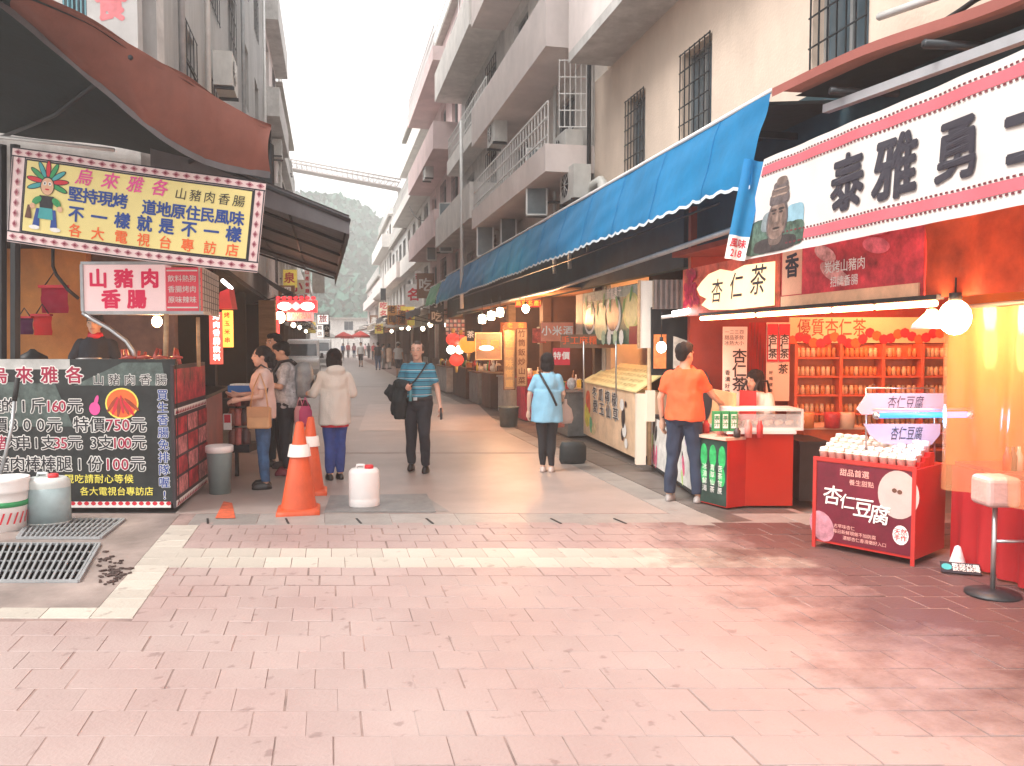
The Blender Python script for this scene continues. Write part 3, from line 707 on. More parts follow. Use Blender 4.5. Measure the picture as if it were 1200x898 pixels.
# ---- yellow banner
corn = [PD(8,283,7.6), PD(302,320,7.5), PD(312,214,7.5), PD(15,172,7.6)]
BW, BH = 2.36, .86
def bw(x, y, c=0):
    s_, t_ = x/BW, y/BH; p = corn[0].lerp(corn[1], s_).lerp(corn[3].lerp(corn[2], s_), t_)
    sag = -.018*math.sin(PI*s_)*(1-t_)
    return p - FC*(c + .012*math.sin(s_*9)+.006*math.sin(s_*21+t_*3)) + Vector((0,0,sag))
T = thing('banner', 'yellow banner with blue and pink writing and a feathered cartoon figure above the sausage stall', 'banner', PD(155,302,7.6)*1)
byel = mat('banner_yellow', (.80,.68,.27), .55, .05, 3); bpk = mat('border_pink', (.80,.62,.60), .6, .05)
def bq(name, x0, x1, y0, y1, c, m_, n=30, k=4):
    mb = MB(); mb.grid(lambda u, v: bw(x0+(x1-x0)*u, y0+(y1-y0)*v, c), n, k); return mb.build(name, m_, T)
bq('cloth', 0, BW, 0, BH, 0, bpk); bq('field', .135, BW-.10, .105, BH-.09, .004, print_black); bq('field', .15, BW-.115, .12, BH-.105, .008, byel)
for y in (.012, .098, BH-.08, BH-.006): bq('border_line', 0, BW, y-.006, y+.006, .004, print_black, 30, 1)
for x in (.012, .128, BW-.095, BW-.01): bq('border_line', x-.005, x+.005, .1, BH-.08, .0045, print_black, 1, 10)
mb = MB(); m2 = MB()
def dia(x, y, rx, ry):
    mb.poly([bw(x-rx,y,.009), bw(x,y-ry,.009), bw(x+rx,y,.009), bw(x,y+ry,.009)]); m2.poly([bw(x-rx*.45,y,.012), bw(x,y-ry*.5,.012), bw(x+rx*.45,y,.012), bw(x,y+ry*.5,.012)])
for k in range(24):
    x = .06+k*.098; dia(x, .055, .038, .026); dia(x, BH-.043, .038, .026)
for k in range(7):
    y = .17+k*.095; dia(.07, y, .024, .036); dia(BW-.052, y, .022, .036)
mb.build('border_diamonds', mat('border_rose', (.5,.22,.25), .6, 0), T)['kind'] = 'stuff'; m2.build('border_dots', mat('border_maroon', (.2,.01,.03), .6, 0), T)['kind'] = 'stuff'
def brow(s_, x0, x1, y, h, m_, n=None, bold=.02, shear=0.0):
    n = len(s_)
    for i, ch in enumerate(s_):
        if ch in ' \u3000': continue
        mb = MB(); x = x0+(x1-x0)*(i+.5)/n; put_text(mb, ch, None, x, y, h, c=.014, bold=bold, warp=bw, shear=shear); mb.build('letter', m_, T)
brow('烏來雅各', .57, 1.50, .665, .155, print_pink, bold=.018, shear=.25); brow('山豬肉香腸', 1.52, 2.20, .640, .115, print_black, bold=.0, shear=.1)
brow('堅持現烤', .56, 1.10, .50, .142, print_blue, bold=.03); brow('道地原住民風味', 1.24, 2.20, .475, .142, print_blue, bold=.03)
brow('不一樣就是不一樣', .54, 2.22, .325, .15, print_blue, bold=.032); brow('各大電視台專訪店', .54, 2.22, .178, .125, print_orange, bold=.018)
# cartoon figure on the banner (generic)
def bshape(m_, pts, c=.013): mb = MB(); mb.poly([bw(x, y, c) for x, y in pts]); mb.build('figure_print', m_, T)
def bell(m_, x, y, rx, ry, c=.015, rot=0): 
    mb = MB(); mb.poly([bw(x+rx*math.cos(a)*math.cos(rot)-ry*math.sin(a)*math.sin(rot), y+rx*math.cos(a)*math.sin(rot)+ry*math.sin(a)*math.cos(rot), c) for a in [2*PI*k/18 for k in range(18)]]); mb.build('figure_print', m_, T)
skin_p = mat('print_skin', (.7,.42,.26), .6, 0)
for k in range(9):
    a = math.radians(-20+k*27.5); bell(print_black, .36+.12*math.cos(a), .58+.12*math.sin(a), .085, .026, .0125, a)
    bell((print_green, print_red, print_teal)[k % 3], .36+.12*math.cos(a), .58+.12*math.sin(a), .075, .019, .014, a)
bell(print_black, .36, .55, .068, .085, .0155); bell(skin_p, .36, .545, .06, .077, .017)
for dx in (-.024,.024): bell(print_white, .36+dx, .57, .016, .018, .0185); bell(print_black, .36+dx, .57, .007, .01, .02)
bell(print_red, .36, .518, .022, .008, .0185)
bshape(print_black, [(.29,.46),(.43,.46),(.42,.34),(.30,.34)], .0155)
bell(print_green, .27, .41, .05, .03, .017, .7); bell(print_green, .455, .41, .05, .03, .017, -.7); bell(skin_p, .235, .355, .026, .026, .018); bell(skin_p, .49, .355, .026, .026, .018)
bshape(print_teal, [(.30,.35),(.42,.35),(.43,.25),(.29,.25)], .017); bshape(print_blue, [(.27,.34),(.30,.34),(.31,.18),(.245,.18)], .0165); bshape(print_blue, [(.42,.34),(.45,.34),(.475,.18),(.41,.18)], .0165)
bell(print_white, .265, .165, .05, .02, .018); bell(print_white, .46, .165, .05, .02, .018); bshape(print_brown, [(.19,.36),(.215,.36),(.235,.24),(.17,.24)], .018)
# ---- sausage stall
stall_loc = G(120, 598)
T = thing('food_stall', 'corner sausage stall with a black price board, red side panel and lit white sign box', 'food stall', (stall_loc.x, stall_loc.y, 0))
DB = 8.0
fr, w, h = rect(-70, 421, 205, 598, DB); pxm = DB/950*1.0
bl = mat('board_photo_black', (.014,.018,.018), .5, .9, 2.4)
mb = MB(); mb.fbox(fr, 0, w, .07, h, -.04, 0); board = mb.build('price_board', bl, T)
def bx(px): return (px+70)*DB/950
def by(py): return PD(100, py, DB).z - fr.o.z
mb = MB(); mb.fbox(fr, 0, bx(88), by(433), by(421), .001, .004); mb.build('white_strip', mat('print_mist_white', (.45,.45,.43), .6, .3, 5), board)
mb = MB(); mb.fbox(fr, 0, bx(203), by(595), by(588), .001, .004); mb.build('white_strip', print_white, board)
mb = MB()
for k in range(34): mb.disc(fr, bx(-66)+k*.068, by(590), .026, .02, .006, 8)
mb.build('scallops', print_red, board)['kind'] = 'stuff'
maroon = mat('print_maroon', (.35,.01,.05), .6, 0)
gcard = mat('grey_print', (.08,.11,.10), .6, .6, 9); mb = MB(); mb.poly([fr.p(bx(92),by(452),.003), fr.p(bx(200),by(452),.003), fr.p(bx(196),by(425),.003), fr.p(bx(150),by(425),.003)]); mb.poly([fr.p(bx(-60),by(500),.003), fr.p(bx(90),by(500),.003), fr.p(bx(70),by(450),.003), fr.p(bx(-60),by(445),.003)]); mb.build('photo_print', gcard, board)
def prow(items, y, hp, bold=.012, edge=.055):
    for s_, x0, x1, m_ in items:
        n = len(s_)
        for i, ch in enumerate(s_):
            if ch == ' ': continue
            x = bx(x0+(x1-x0)*(i+.5)/n); H_ = hp*DB/950
            mb = MB(); put_text(mb, ch, fr, x, by(y), H_, c=.006, bold=bold+edge); mb.build('letter_outline', print_white, board)
            mb = MB(); put_text(mb, ch, fr, x, by(y), H_, c=.009, bold=bold); mb.build('letter', m_, board)
prow([('烏來雅各', -10, 108, maroon)], 441, 21, .02, .06); prow([('山豬肉香腸', 112, 204, print_black)], 446, 14, .0, .05)
prow([('生的1斤', -10, 58, print_black), ('160', 58, 82, maroon), ('元', 83, 103, print_black)], 477, 19)
prow([('原價800元', -20, 76, print_black), ('特價', 90, 128, print_black), ('750', 128, 157, maroon), ('元', 158, 176, print_black)], 499, 19)
prow([('豬', -4, 10, maroon), ('肉串1支', 10, 68, print_black), ('35', 67, 83, maroon), ('元', 83, 101, print_black), ('3支', 107, 135, print_black), ('100', 135, 158, maroon), ('元', 158, 176, print_black)], 520, 18)
prow([('豬肉棒棒腿1份', -4, 124, print_black), ('100', 125, 155, maroon), ('元', 156, 174, print_black)], 545, 19)
def yrow(s_, x0, x1, y, hp):
    for i, ch in enumerate(s_): mb = MB(); put_text(mb, ch, fr, bx(x0+(x1-x0)*(i+.5)/len(s_)), by(y), hp*DB/950, c=.006, bold=.012); mb.build('letter', print_yellow, board)
yrow('現吃請耐心等候', 78, 160, 562, 11.2); yrow('各大電視台專訪店', 96, 183, 576.5, 10.8)
for i, ch in enumerate('買生香腸免排隊喔!'):
    m1 = MB(); m2 = MB(); y = 460+ i*14.6; put_text(m1, ch, fr, bx(196), by(y+4), 13.5*DB/950, c=.006, bold=.06); put_text(m2, ch, fr, bx(196), by(y+4), 13.5*DB/950, c=.009, bold=.012); m1.build('letter_outline', print_white, board); m2.build('letter', print_blue, board)
mb = MB(); mb.disc(fr, bx(148), by(473), .165, .155, .005, 24); mb.build('photo_rim', print_yellow, board)
mb = MB(); mb.disc(fr, bx(148), by(473), .15, .14, .007, 24); mb.build('photo_disc', print_orange, board)
for k in range(7): mb = MB(); mb.disc(fr, bx(137+k*3.8), by(474+(k%3)*2), .095, .019, .0085+k*.0004, 12, rot=math.radians(55+k*14)); mb.build('sausage_print', print_red if k % 2 else mat('print_rust', (.32,.05,.02), .5, .3, 15), board)
mb = MB(); mb.disc(fr, bx(116), by(479), .055, .065, .006, 14); mb.disc(fr, bx(118), by(470), .02, .06, .0063, 10, rot=-.3); mb.build('thumb_print', print_pink, board)
# side panel of the stall
cA, cB = G(206,602), G(243,571); fs = Fr((cA.x, cA.y, 0), Vector((cB.x-cA.x, cB.y-cA.y, 0))); L = (cB-cA).length
rp = mat('photo_red', (.42,.03,.04), .5, .8, 7)
mb = MB(); mb.fbox(fs, .02, L, .05, 1.46, -.03, 0); sp = mb.build('side_panel', mat('side_black', (.03,.02,.025), .5, .4, 6), T)
for k in range(3):
    for j in range(4):
        mb = MB(); mb.fbox(fs, .08+k*.5, .08+k*.5+.44, .16+j*.2, .16+j*.2+.17, .001, .004); q = mb.build('photo_print', rp if (k+j) % 2 else mat('photo_rose', (.62,.2,.2), .5, .8, 12), sp)
mb = MB(); mb.fbox(fs, .05, L-.03, 1.08, 1.42, .001, .004); mb.build('photo_print', rp, sp)
mb = MB()
for y in (.09, 1.0): mb.fbox(fs, .03, L, y-.03, y+.03, .001, .005)
mb.build('white_strip', print_white, sp)
mb = MB()
for y in (.09, 1.0):
    for k in range(int(L/.075)): mb.add([fs.p(.04+k*.075, y-.022, .008), fs.p(.075+k*.075, y+.02, .008), fs.p(.11+k*.075, y-.022, .008)], [(0,1,2)])
mb.build('zigzag', maroon, sp)['kind'] = 'stuff'
# counter body and top, grill
mb = MB(); mb.fbox(fr, 0, w-.5, .02, 1.36, -1.5, -.05); mb.build('counter', darkwall, T)
mb = MB(); mb.slab([fr.p(0,1.40,-.05), fr.p(w-.03,1.40,-.05), fs.p(L-.05,1.40,-.04), fr.p(0,1.40,-1.5)], .035); mb.build('counter_top', steel, T)
# sign box
f3, w3, h3 = rect(97, 308, 193, 367, 8.5)
sb = mat('sign_box_white', (.7,.52,.5), .4, .03, emit=.16, ecol=(.9,.6,.6))
mb = MB(); mb.fbox(f3, .02, w3, .02, h3-.02, -.16, 0); box_ = mb.build('sign_box', sb, T)
mb = MB()
for a in ((0,w3+.4,h3-.02,h3+.01),(0,w3+.4,-.015,.02),(-.01,.02,.02,h3-.02)): mb.fbox(f3, *a, -.17, .02)
mb.build('frame', galv, box_)
for s_, x0, y in (('山豬肉', 0, .66), ('香腸', .13, .25)):
    mb = MB()
    for i, ch in enumerate(s_): put_text(mb, ch, f3, (.17+x0+i*.27), h3*y, .205, c=.006, bold=.04)
    mb.build('lettering', mat('print_crimson', (.6,.0,.06), .5, 0, emit=.12), box_)
mb = MB(); mb.fbox(f3, w3+.01, w3+.35, .02, h3-.05, -.1, .005); card = mb.build('menu_card', mat('card_red', (.62,.05,.08), .5, .1, emit=.1), T)
mb = MB()
for i, s_ in enumerate(('飲料熱狗', '香腸烤肉', '原味辣味')): put_text(mb, s_, f3, w3+.18, h3-.17-i*.11, .075, c=.01, bold=.01)
mb.build('lettering', print_white, card)
for y in (h3-.09, .05): mb = MB(); mb.fbox(f3, w3+.02, w3+.34, y, y+.015, .006, .009); mb.build('rule', print_white, card)
sA, sB = f3.p(w3+.36, 0, 0), PD(257, 376, 9.9); f4 = Fr(sA, Vector((sB.x-sA.x, sB.y-sA.y, 0))); L4 = Vector((sB.x-sA.x, sB.y-sA.y)).length
mb = MB(); mb.fbox(f4, 0, L4, -.0, .5, -.02, 0); pn = mb.build('vent_panel', mat('vent_beige', (.5,.45,.42), .6, .2), T)
mb = MB()
for k in range(1, 9): mb.fbox(f4, L4*k/9-.006, L4*k/9+.006, .02, .48, .001, .004)
for k in range(1, 7): mb.fbox(f4, .02, L4-.02, .5*k/7-.005, .5*k/7+.005, .001, .0035)
mb.build('vent_slits', darkm, pn)['kind'] = 'stuff'
mb = MB(); mb.tube([PD(195,368,8.45), PD(194,432,8.45)], .025, 8); mb.build('post', tanw, T)
mb = MB(); mb.tube([PD(232,372,8.7), PD(233,430,8.7)], .02, 8); mb.build('post', tanw, T)
mb = MB(); mb.tube([PD(97,367,8.4), PD(108,374,8.4), PD(128,385,8.4), PD(148,400,8.4), PD(156,412,8.4), PD(159,424,8.4)], .022, 8); mb.build('bent_pipe', steel, T)
for px in (2, 18): mb = MB(); mb.tube([PD(px,170,8.3), PD(px,430,8.3)], .05, 6, smooth=False); mb.build('pillar', black, T)
mb = MB(); mb.tube([PD(62,292,9.2), PD(62,312,9.2), PD(66,322,9.2), PD(80,340,9.2), PD(92,350,9.2)], .02, 6); mb.build('hose', rubber, T)
# wall behind the stall
orangew = mat('orange_wall', (.62,.24,.06), .7, .25, 2, dirt=.35)
f5, w5, h5 = rect(-260, 190, 98, 640, 10.15)
mb = MB(); mb.fbox(f5, 0, w5, -.4, h5, -.12, 0); solo(mb, 'wall', orangew, 'stained orange wall behind the sausage stall', 'wall')
f6, w6, h6 = rect(98.5, 190, 200, 640, 10.3)
mb = MB(); mb.fbox(f6, 0, w6, -.4, h6, -.12, 0); solo(mb, 'wall', mat('smoked_wall', (.16,.09,.07), .7, .5, 3, dirt=.5), 'smoke-darkened wall panel behind the sausage grill', 'wall')
redcl = cloth('crimson_cloth', (.42,.01,.05), .2)
def pouch(px, py, wpx, hpx, D, label, m_):
    f, w_, h_ = rect(px-wpx/2, py-hpx/2, px+wpx/2, py+hpx/2, D); T = thing('pouch', label, 'pouch', f.p(w_/2, 0), 0, 'red pouches hung on the orange wall')
    mb = MB(); mb.grid(lambda u, v: f.p(w_*u + .01*math.sin(9*v), h_*v*.9, .05*math.sin(PI*u)*math.sin(PI*min(1,v+.15))), 12, 10); mb.grid(lambda u, v: f.p(w_*(1-u), h_*v*.9, -.03*math.sin(PI*u)), 8, 4); mb.build('body', m_, T)
    mb = MB(); mb.fbox(f, -.01, w_+.01, h_*.86, h_*.96, -.02, .05); mb.build('flap', print_red, T)
    mb = MB(); mb.tube([f.p(w_*.1, h_*.9), f.p(w_*.5, h_*1.4), f.p(w_*.9, h_*.9)], .008, 5); mb.build('strap', black, T)
pouch(64, 350, 30, 34, 9.8, 'larger crimson pouch hanging on the orange wall', redcl); pouch(50, 380, 20, 26, 9.7, 'bright red pouch hanging low on the orange wall', cloth('red_cloth', (.65,.02,.02), .2)); pouch(29, 381, 18, 22, 9.7, 'dark purple pouch beside the bright red one', cloth('purple_cloth', (.09,.01,.06), .1))
def lathe_solo(name, p, prof, m_, label, cat, group=None, n=20): mb = MB(); mb.lathe(p, prof, n); return solo(mb, name, m_, label, cat, group)
ct = fr.o.z+1.40
def onc(px, D): q = PD(px, 410, D); q.z = ct; return q
lathe_solo('wok', onc(38, 8.6), [(.0,0),(.10,0),(.15,.07),(.14,.12),(.05,.17),(.02,.2)], black, 'black domed pot at the left end of the sausage counter', 'pot')
lathe_solo('pot', onc(104, 8.4), [(.0,0),(.11,0),(.12,.10),(.125,.105),(.1,.11)], steel, 'dented steel pot in front of the vendor', 'pot')
lathe_solo('pot', onc(122, 8.35), [(.0,0),(.07,0),(.085,.09),(.09,.095),(.06,.1)], galv, 'small grey bowl right of the dented steel pot', 'bowl')
tr = thing('tray', 'steel tray heaped with red sausages under the hanging bulb', 'tray', onc(172, 8.35))
q = onc(172, 8.35); ft = Fr(q, UC, FC)
mb = MB(); mb.fbox(ft, -.34, .34, -.18, .18, 0, .03); mb.build('pan', steel, tr)
sm_ = mat('grilled_sausage', (.42,.05,.03), .3, .4, 14, spec=.7)
for k in range(22):
    a = random.uniform(-.28,.28); b_ = random.uniform(-.14,.14); zz = .05+.03*(k//8); r_ = random.uniform(-.6,.6)
    P = [ft.p(a-.07*math.cos(r_), b_-.07*math.sin(r_), zz), ft.p(a, b_, zz+.008), ft.p(a+.07*math.cos(r_), b_+.07*math.sin(r_), zz)]
    mb = MB(); mb.tube(P, [.012,.02,.012], 7); mb.build('sausage', sm_, tr)
for k in range(9):
    a = -.3+.075*k; mb = MB(); mb.tube([ft.p(a, .1, .03), ft.p(a+random.uniform(-.06,.06), .14, random.uniform(.15,.24))], [.02,.016], 6); mb.build('sausage', sm_, tr)
warm = (1,.42,.14)
def bulb(p, r, power, label, col=warm, cat='light bulb', drop=.25, strength=10, lrad=None, group='bare bulbs in the stalls'):
    T = thing('light_bulb', label, cat, p, 0, group)
    mb = MB(); mb.ell(p, r, r, r*1.15, 12, 8); e = mb.build('bulb', mat('glow_%d_%d' % (int(strength), int(col[2]*100)), (.9,.8,.7), .4, 0, emit=strength, ecol=(min(1,col[0]), min(1,col[1]*1.55), min(1,col[2]*2.4))), T)
    mb = MB(); mb.tube([p+Vector((0,0,r)), p+Vector((0,0,r+.06))], r*.4, 8); mb.build('socket', black, T)
    mb = MB(); mb.tube([p+Vector((0,0,r+.06)), p+Vector((0,0,r+.06+drop))], .006, 4); mb.build('cord', rubber, T)
    ld = bpy.data.lights.new('bulb_light', 'POINT'); ld.energy = power*.42; ld.color = col; ld.shadow_soft_size = r*1.6
    lo = bpy.data.objects.new('bulb_light', ld); COL.objects.link(lo); lo.parent = T; lo.location = (0, 0, -.0-r*2.2)
    return T
bulb(PD(184,377,8.9), .055, 26, 'glowing bulb under the pink sign box of the sausage stall')
# ---- shop beyond the sausage stall (left)
T = thing('shop', 'dark open shop behind the queue on the left with red lit menus', 'shop', (-3.2, 14, 0))
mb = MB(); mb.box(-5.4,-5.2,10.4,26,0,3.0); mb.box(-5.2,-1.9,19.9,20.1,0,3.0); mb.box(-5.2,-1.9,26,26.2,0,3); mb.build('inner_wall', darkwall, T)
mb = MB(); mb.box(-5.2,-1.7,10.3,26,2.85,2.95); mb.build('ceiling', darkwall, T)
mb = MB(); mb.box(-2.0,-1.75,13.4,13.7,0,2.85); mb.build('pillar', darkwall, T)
mb = MB(); mb.box(-2.3,-1.6,10.6,13.0,.0,.98); mb.build('counter', mat('lacquer_red', (.34,.03,.015), .3, .3, 3, dirt=.3), T)
mb = MB(); mb.box(-2.35,-1.5,10.55,13.1,.98,1.02); mb.build('counter_top', black, T)
f, w_, h_ = rect(246,366,259,427,10.4); m_ = mat('menu_lit_red', (.7,.08,.06), .5, .05, emit=.55)
mb = MB(); mb.fbox(f,0,w_,0,h_,-.05,0); pnl = mb.build('menu_panel', m_, T)
mb = MB()
for i, ch in enumerate('烤肉香腸飲料'): put_text(mb, ch, f, w_*.6, h_*(1-(i+.6)/6.4), .09, c=.005, bold=.03)
mb.build('lettering', mat('lit_white', (.9,.85,.8), .5, 0, emit=1.2), pnl)
f, w_, h_ = rect(261,364,271.5,407,10.5)
mb = MB(); mb.fbox(f,0,w_,0,h_,-.05,0); pnl = mb.build('menu_panel', mat('menu_lit_yellow', (.85,.4,.06), .5, .1, emit=1.1), T)
mb = MB()
for i, ch in enumerate('烤玉米串'): put_text(mb, ch, f, w_*.5, h_*(1-(i+.6)/4.4), .08, c=.005, bold=.02)
mb.build('lettering', print_red, pnl)
mb = MB(); mb.thick([PD(252,362,10.3), PD(272,362,10.3), PD(268,338,10.3), PD(258,342,10.3)], FC*.2); mb.build('red_hood', mat('hood_red', (.5,.02,.03), .5, .1, emit=.1), T)
mb = MB(); mb.tube([PD(261,329,10.2), PD(271,338,10.8)], .022, 8); mb.build('light_tube', mat('tube_white', (.95,.95,.95), .4, 0, emit=6, ecol=(1,.97,.93)), T)
f, w_, h_ = rect(262,485,271,504,9.75); mb = MB(); mb.fbox(f,0,w_,0,h_,-.01,0); lb = mb.build('price_tag', print_white, T); mb = MB(); mb.fbox(f,.01,w_-.01,h_*.45,h_-.01,.001,.004); mb.build('tag_print', print_red, lb)
for k, (px, m_, hh) in enumerate(((273,mat('jar_brown',(.2,.06,.04),.3,.3),.2),(280,mat('jar_rose',(.5,.14,.12),.3,.3),.24),(288,mat('jar_dark',(.08,.04,.04),.3,.3),.3))):
    for j in range(3):
        p = PD(px, 500, 10.0+.0*j); p.z = .42+j*.24; lathe_solo('jar', p, [(0,0),(.055,0),(.06,.03),(.06,.15),(.04,.18),(.042,.21)], m_, ('brown','rose red','near-black')[k]+' jar, '+('lowest','middle','topmost')[j]+' of its column beside the woman with the tan bag', 'jar', 'jars stacked left of the queue', 12)
mb = MB(); f, w_, h_ = rect(266,461,294,520,10.05); mb.fbox(f,0,w_,-.1,.0,-.3,0.1); solo(mb, 'jar_stand', darkm, 'low dark stand under the stacked jars left of the queue', 'stand')
f, w_, h_ = rect(267,452,294,463,9.8); T2 = thing('crate', 'blue plastic crate on the edge of the shop counter, left of the queue', 'crate', f.p(w_/2,0))
bp_ = mat('blue_plastic', (.02,.13,.42), .4, .1); mb = MB(); mb.fbox(f,0,w_,0,.01,-.25,0); mb.build('base', bp_, T2)
for a in ((0,w_,0,h_,-.01,0),(0,w_,0,h_,-.25,-.24),(0,.01,0,h_,-.24,-.01),(w_-.01,w_,0,h_,-.24,-.01)): mb = MB(); mb.fbox(f,*a); mb.build('side', bp_, T2)
mb = MB(); mb.fbox(f,.02,w_-.02,.01,.13,-.23,-.02); mb.build('ice_bags', mat('pale_bags', (.6,.7,.75), .5, .3, 12), T2)
mb = MB(); f, w_, h_ = rect(262,464,300,470,9.8); mb.fbox(f,0,w_,0,.03,-.4,.02); mb.fbox(f,0,.04,-1.0,0,-.4,-.36); mb.fbox(f,w_-.04,w_,-1.0,0,-.4,-.36); solo(mb, 'side_table', darkm, 'narrow dark table carrying the blue crate', 'table')
bulb(Vector((-2.7, 12.2, 2.5)), .05, 12, 'bulb in the red shop behind the queue'); bulb(Vector((-2.6, 18.0, 2.4)), .06, 22, 'bulb far back in the dark left shop')
# lit red sign over the street
f, w_, h_ = rect(322,352,370,366,17.5); T = thing('lit_sign', 'red lit sign with two white glowing ovals hanging over the left shops', 'sign', f.p(w_/2,0))
lr = mat('lit_red', (.7,.04,.05), .4, .1, emit=.9)
mb = MB(); mb.fbox(f,0,w_,0,h_,-.15,0); bd = mb.build('panel', lr, T)
lw = mat('lit_oval', (.95,.9,.75), .4, 0, emit=4, ecol=(1,.9,.7))
for x in (.24,.8): mb = MB(); mb.disc(f, w_*x, h_*.5, .15, .085, .006, 14); mb.build('oval', lw, T)
mb = MB(); mb.disc(f, w_*.52, h_*.5, .13, .1, .006, 4); mb.build('diamond', mat('lit_rose', (.9,.3,.3), .4, 0, emit=1.2), T)
for k in range(7): mb = MB(); mb.disc(f, w_*(k+.5)/7, h_+.05, .055, .04, -.05, 8); mb.build('scallop', lr, T)
f2_, w2_, h2_ = rect(336,366,366,376,17.4); mb = MB(); mb.fbox(f2_,0,w2_,0,h2_,-.1,0); lp = mb.build('lower_panel', mat('lit_salmon', (.85,.2,.2), .4, 0, emit=.8), T)
lettering(lp, 'LOMBAN', print_white, f2_, w2_/2, h2_*.55, .19, bold=.02, w=w2_*.85)
bulb(PD(328,372,17.2), .11, 18, 'bright warm lamp beside the red sign over the left shops', strength=12)
f, w_, h_ = rect(312,374,324,398,16); mb = MB(); mb.fbox(f,0,w_,0,h_,-.2,0); solo(mb, 'red_box', lr, 'plain glowing red box low behind the head of the man in the queue', 'sign box')
f, w_, h_ = rect(306,352,322,560,15.5); mb = MB(); mb.fbox(f,0,w_,0,h_,-.1,0); solo(mb, 'cabinet', tanw, 'tall tan cabinet standing in the left shop behind the queue', 'cabinet')
# ---- buckets, cones, cans by the stall
def jerry(px, py, wpx, hpx, label, body, cap, waterline=None, group='plastic drums on the ground', ry=.75):
    p = G(px, py); D = p.dot(FC); w_ = wpx*D/950; h_ = hpx*D/950; r = w_/2; T = thing('plastic_drum', label, 'drum', p, 0, group)
    p = Vector((p.x,p.y,0)); mb = MB(); mb.lathe(p, [(0,.0),(r*.93,.0),(r,.025),(r,h_*.2),(r*.985,h_*.22),(r,h_*.24),(r,h_*.84),(r*.97,h_*.9),(r*.84,h_*.955),(r*.8,h_*.96),(0,h_*.965)], 28, sy=ry); mb.build('body', body, T)
    fr_ = Fr(p, UC, FC); mb = MB(); mb.lathe(fr_.p(r*.35,-.02,h_*.955), [(0,0),(.045,0),(.045,.03),(.035,.04),(0,.04)], 14); mb.build('cap', cap, T)
    mb = MB(); mb.tube([fr_.p(-r*.5,0,h_*.95), fr_.p(-r*.45,0,h_*1.04), fr_.p(r*.0,0,h_*1.04), fr_.p(r*.05,0,h_*.95)], .014, 6); mb.build('handle', body, T)
    if waterline: mb = MB(); mb.lathe(p, [(r*1.004,.03),(r*1.004,h_*waterline)], 28, sy=ry); mb.build('liquid_tint', mat('liquid_tint', (.33,.42,.43), .4, .15), T)
    return T
milky = mat('milky_plastic', (.60,.64,.62), .35, .08, 4, bump=.05); white_pl = mat('white_plastic', (.82,.80,.78), .35, .04)
redcap = mat('red_cap', (.65,.03,.04), .4, 0)
jerry(57,614,49,58,'milky plastic drum half full, standing before the black price board',milky,redcap,.76)
jerry(427,594,36,48,'white drum with a red cap alone on the steel plate in the street',white_pl,redcap,group='plastic drums on the ground')
p = G(8,620); D = p.dot(FC); r = 25*D/950; hh = 62*D/950
T = thing('paint_pail', 'white ribbed pail with red stripes at the left edge of the photo', 'pail', (p.x,p.y,0)); p0 = Vector((p.x,p.y,0))
mb = MB(); mb.lathe(p0, [(0,0),(r*.82,0),(r*.9,hh*.6),(r*.93,hh*.72),(r*.99,hh*.73),(r*.95,hh*.77),(r*.99,hh*.82),(r*.95,hh*.86),(r*1.02,hh*.94),(r*1.02,hh),(r*.9,hh),(r*.86,hh*.5),(0,hh*.5)], 28); mb.build('body', white_pl, T)
mb = MB()
for k in range(20):
    a = 2*PI*k/20; d = .09; z0, z1 = hh*.15, hh*.36; R0 = r*.85*1.02
    mb.add([p0+Vector((R0*1.03*math.cos(a), R0*1.03*math.sin(a), z0)), p0+Vector((R0*1.03*math.cos(a+d), R0*1.03*math.sin(a+d), z0)), p0+Vector((R0*1.06*math.cos(a+.2+d), R0*1.06*math.sin(a+.2+d), z1)), p0+Vector((R0*1.06*math.cos(a+.2), R0*1.06*math.sin(a+.2), z1))], [(0,1,2,3)])
mb.build('stripes', print_red, T)['kind'] = 'stuff'
mb = MB(); mb.lathe(p0, [(r*.9,hh*.46),(r*.915,hh*.56)], 28); mb.build('label_band', print_green, T)
mb = MB(); mb.tube([PD(0,560,7.55), PD(14,500,7.7), PD(17,470,7.8)], .016, 7); st = solo(mb, 'mop_handle', galv, 'grey pole with a black grip leaning on the price board at the left', 'pole')
mb = MB(); mb.tube([PD(17,470,7.8), PD(21,443,7.85)], .024, 7); g_ = mb.build('grip', rubber, None); g_.parent = st; g_.matrix_parent_inverse = Matrix.Translation(-Vector(st.location)); SPACE[g_.name] = Matrix()
# trash bin left of the queue
p = G(258,578); D = p.dot(FC); r = 15*D/950; T = thing('bucket', 'big grey green plastic bucket with a pale rim, left of the queue', 'bucket', (p.x,p.y,0)); p0 = Vector((p.x,p.y,0))
mb = MB(); mb.lathe(p0, [(0,0),(r*.8,0),(r*.97,.48),(r*.97,.5),(r*.9,.5),(r*.75,.1),(0,.1)], 24); mb.build('body', mat('bucket_grey', (.2,.27,.27), .4, .1), T)
mb = MB(); mb.lathe(p0, [(r*.98,.46),(r*1.06,.47),(r*1.06,.53),(r*.98,.54),(r*.9,.5)], 24); mb.build('rim', white_pl, T)
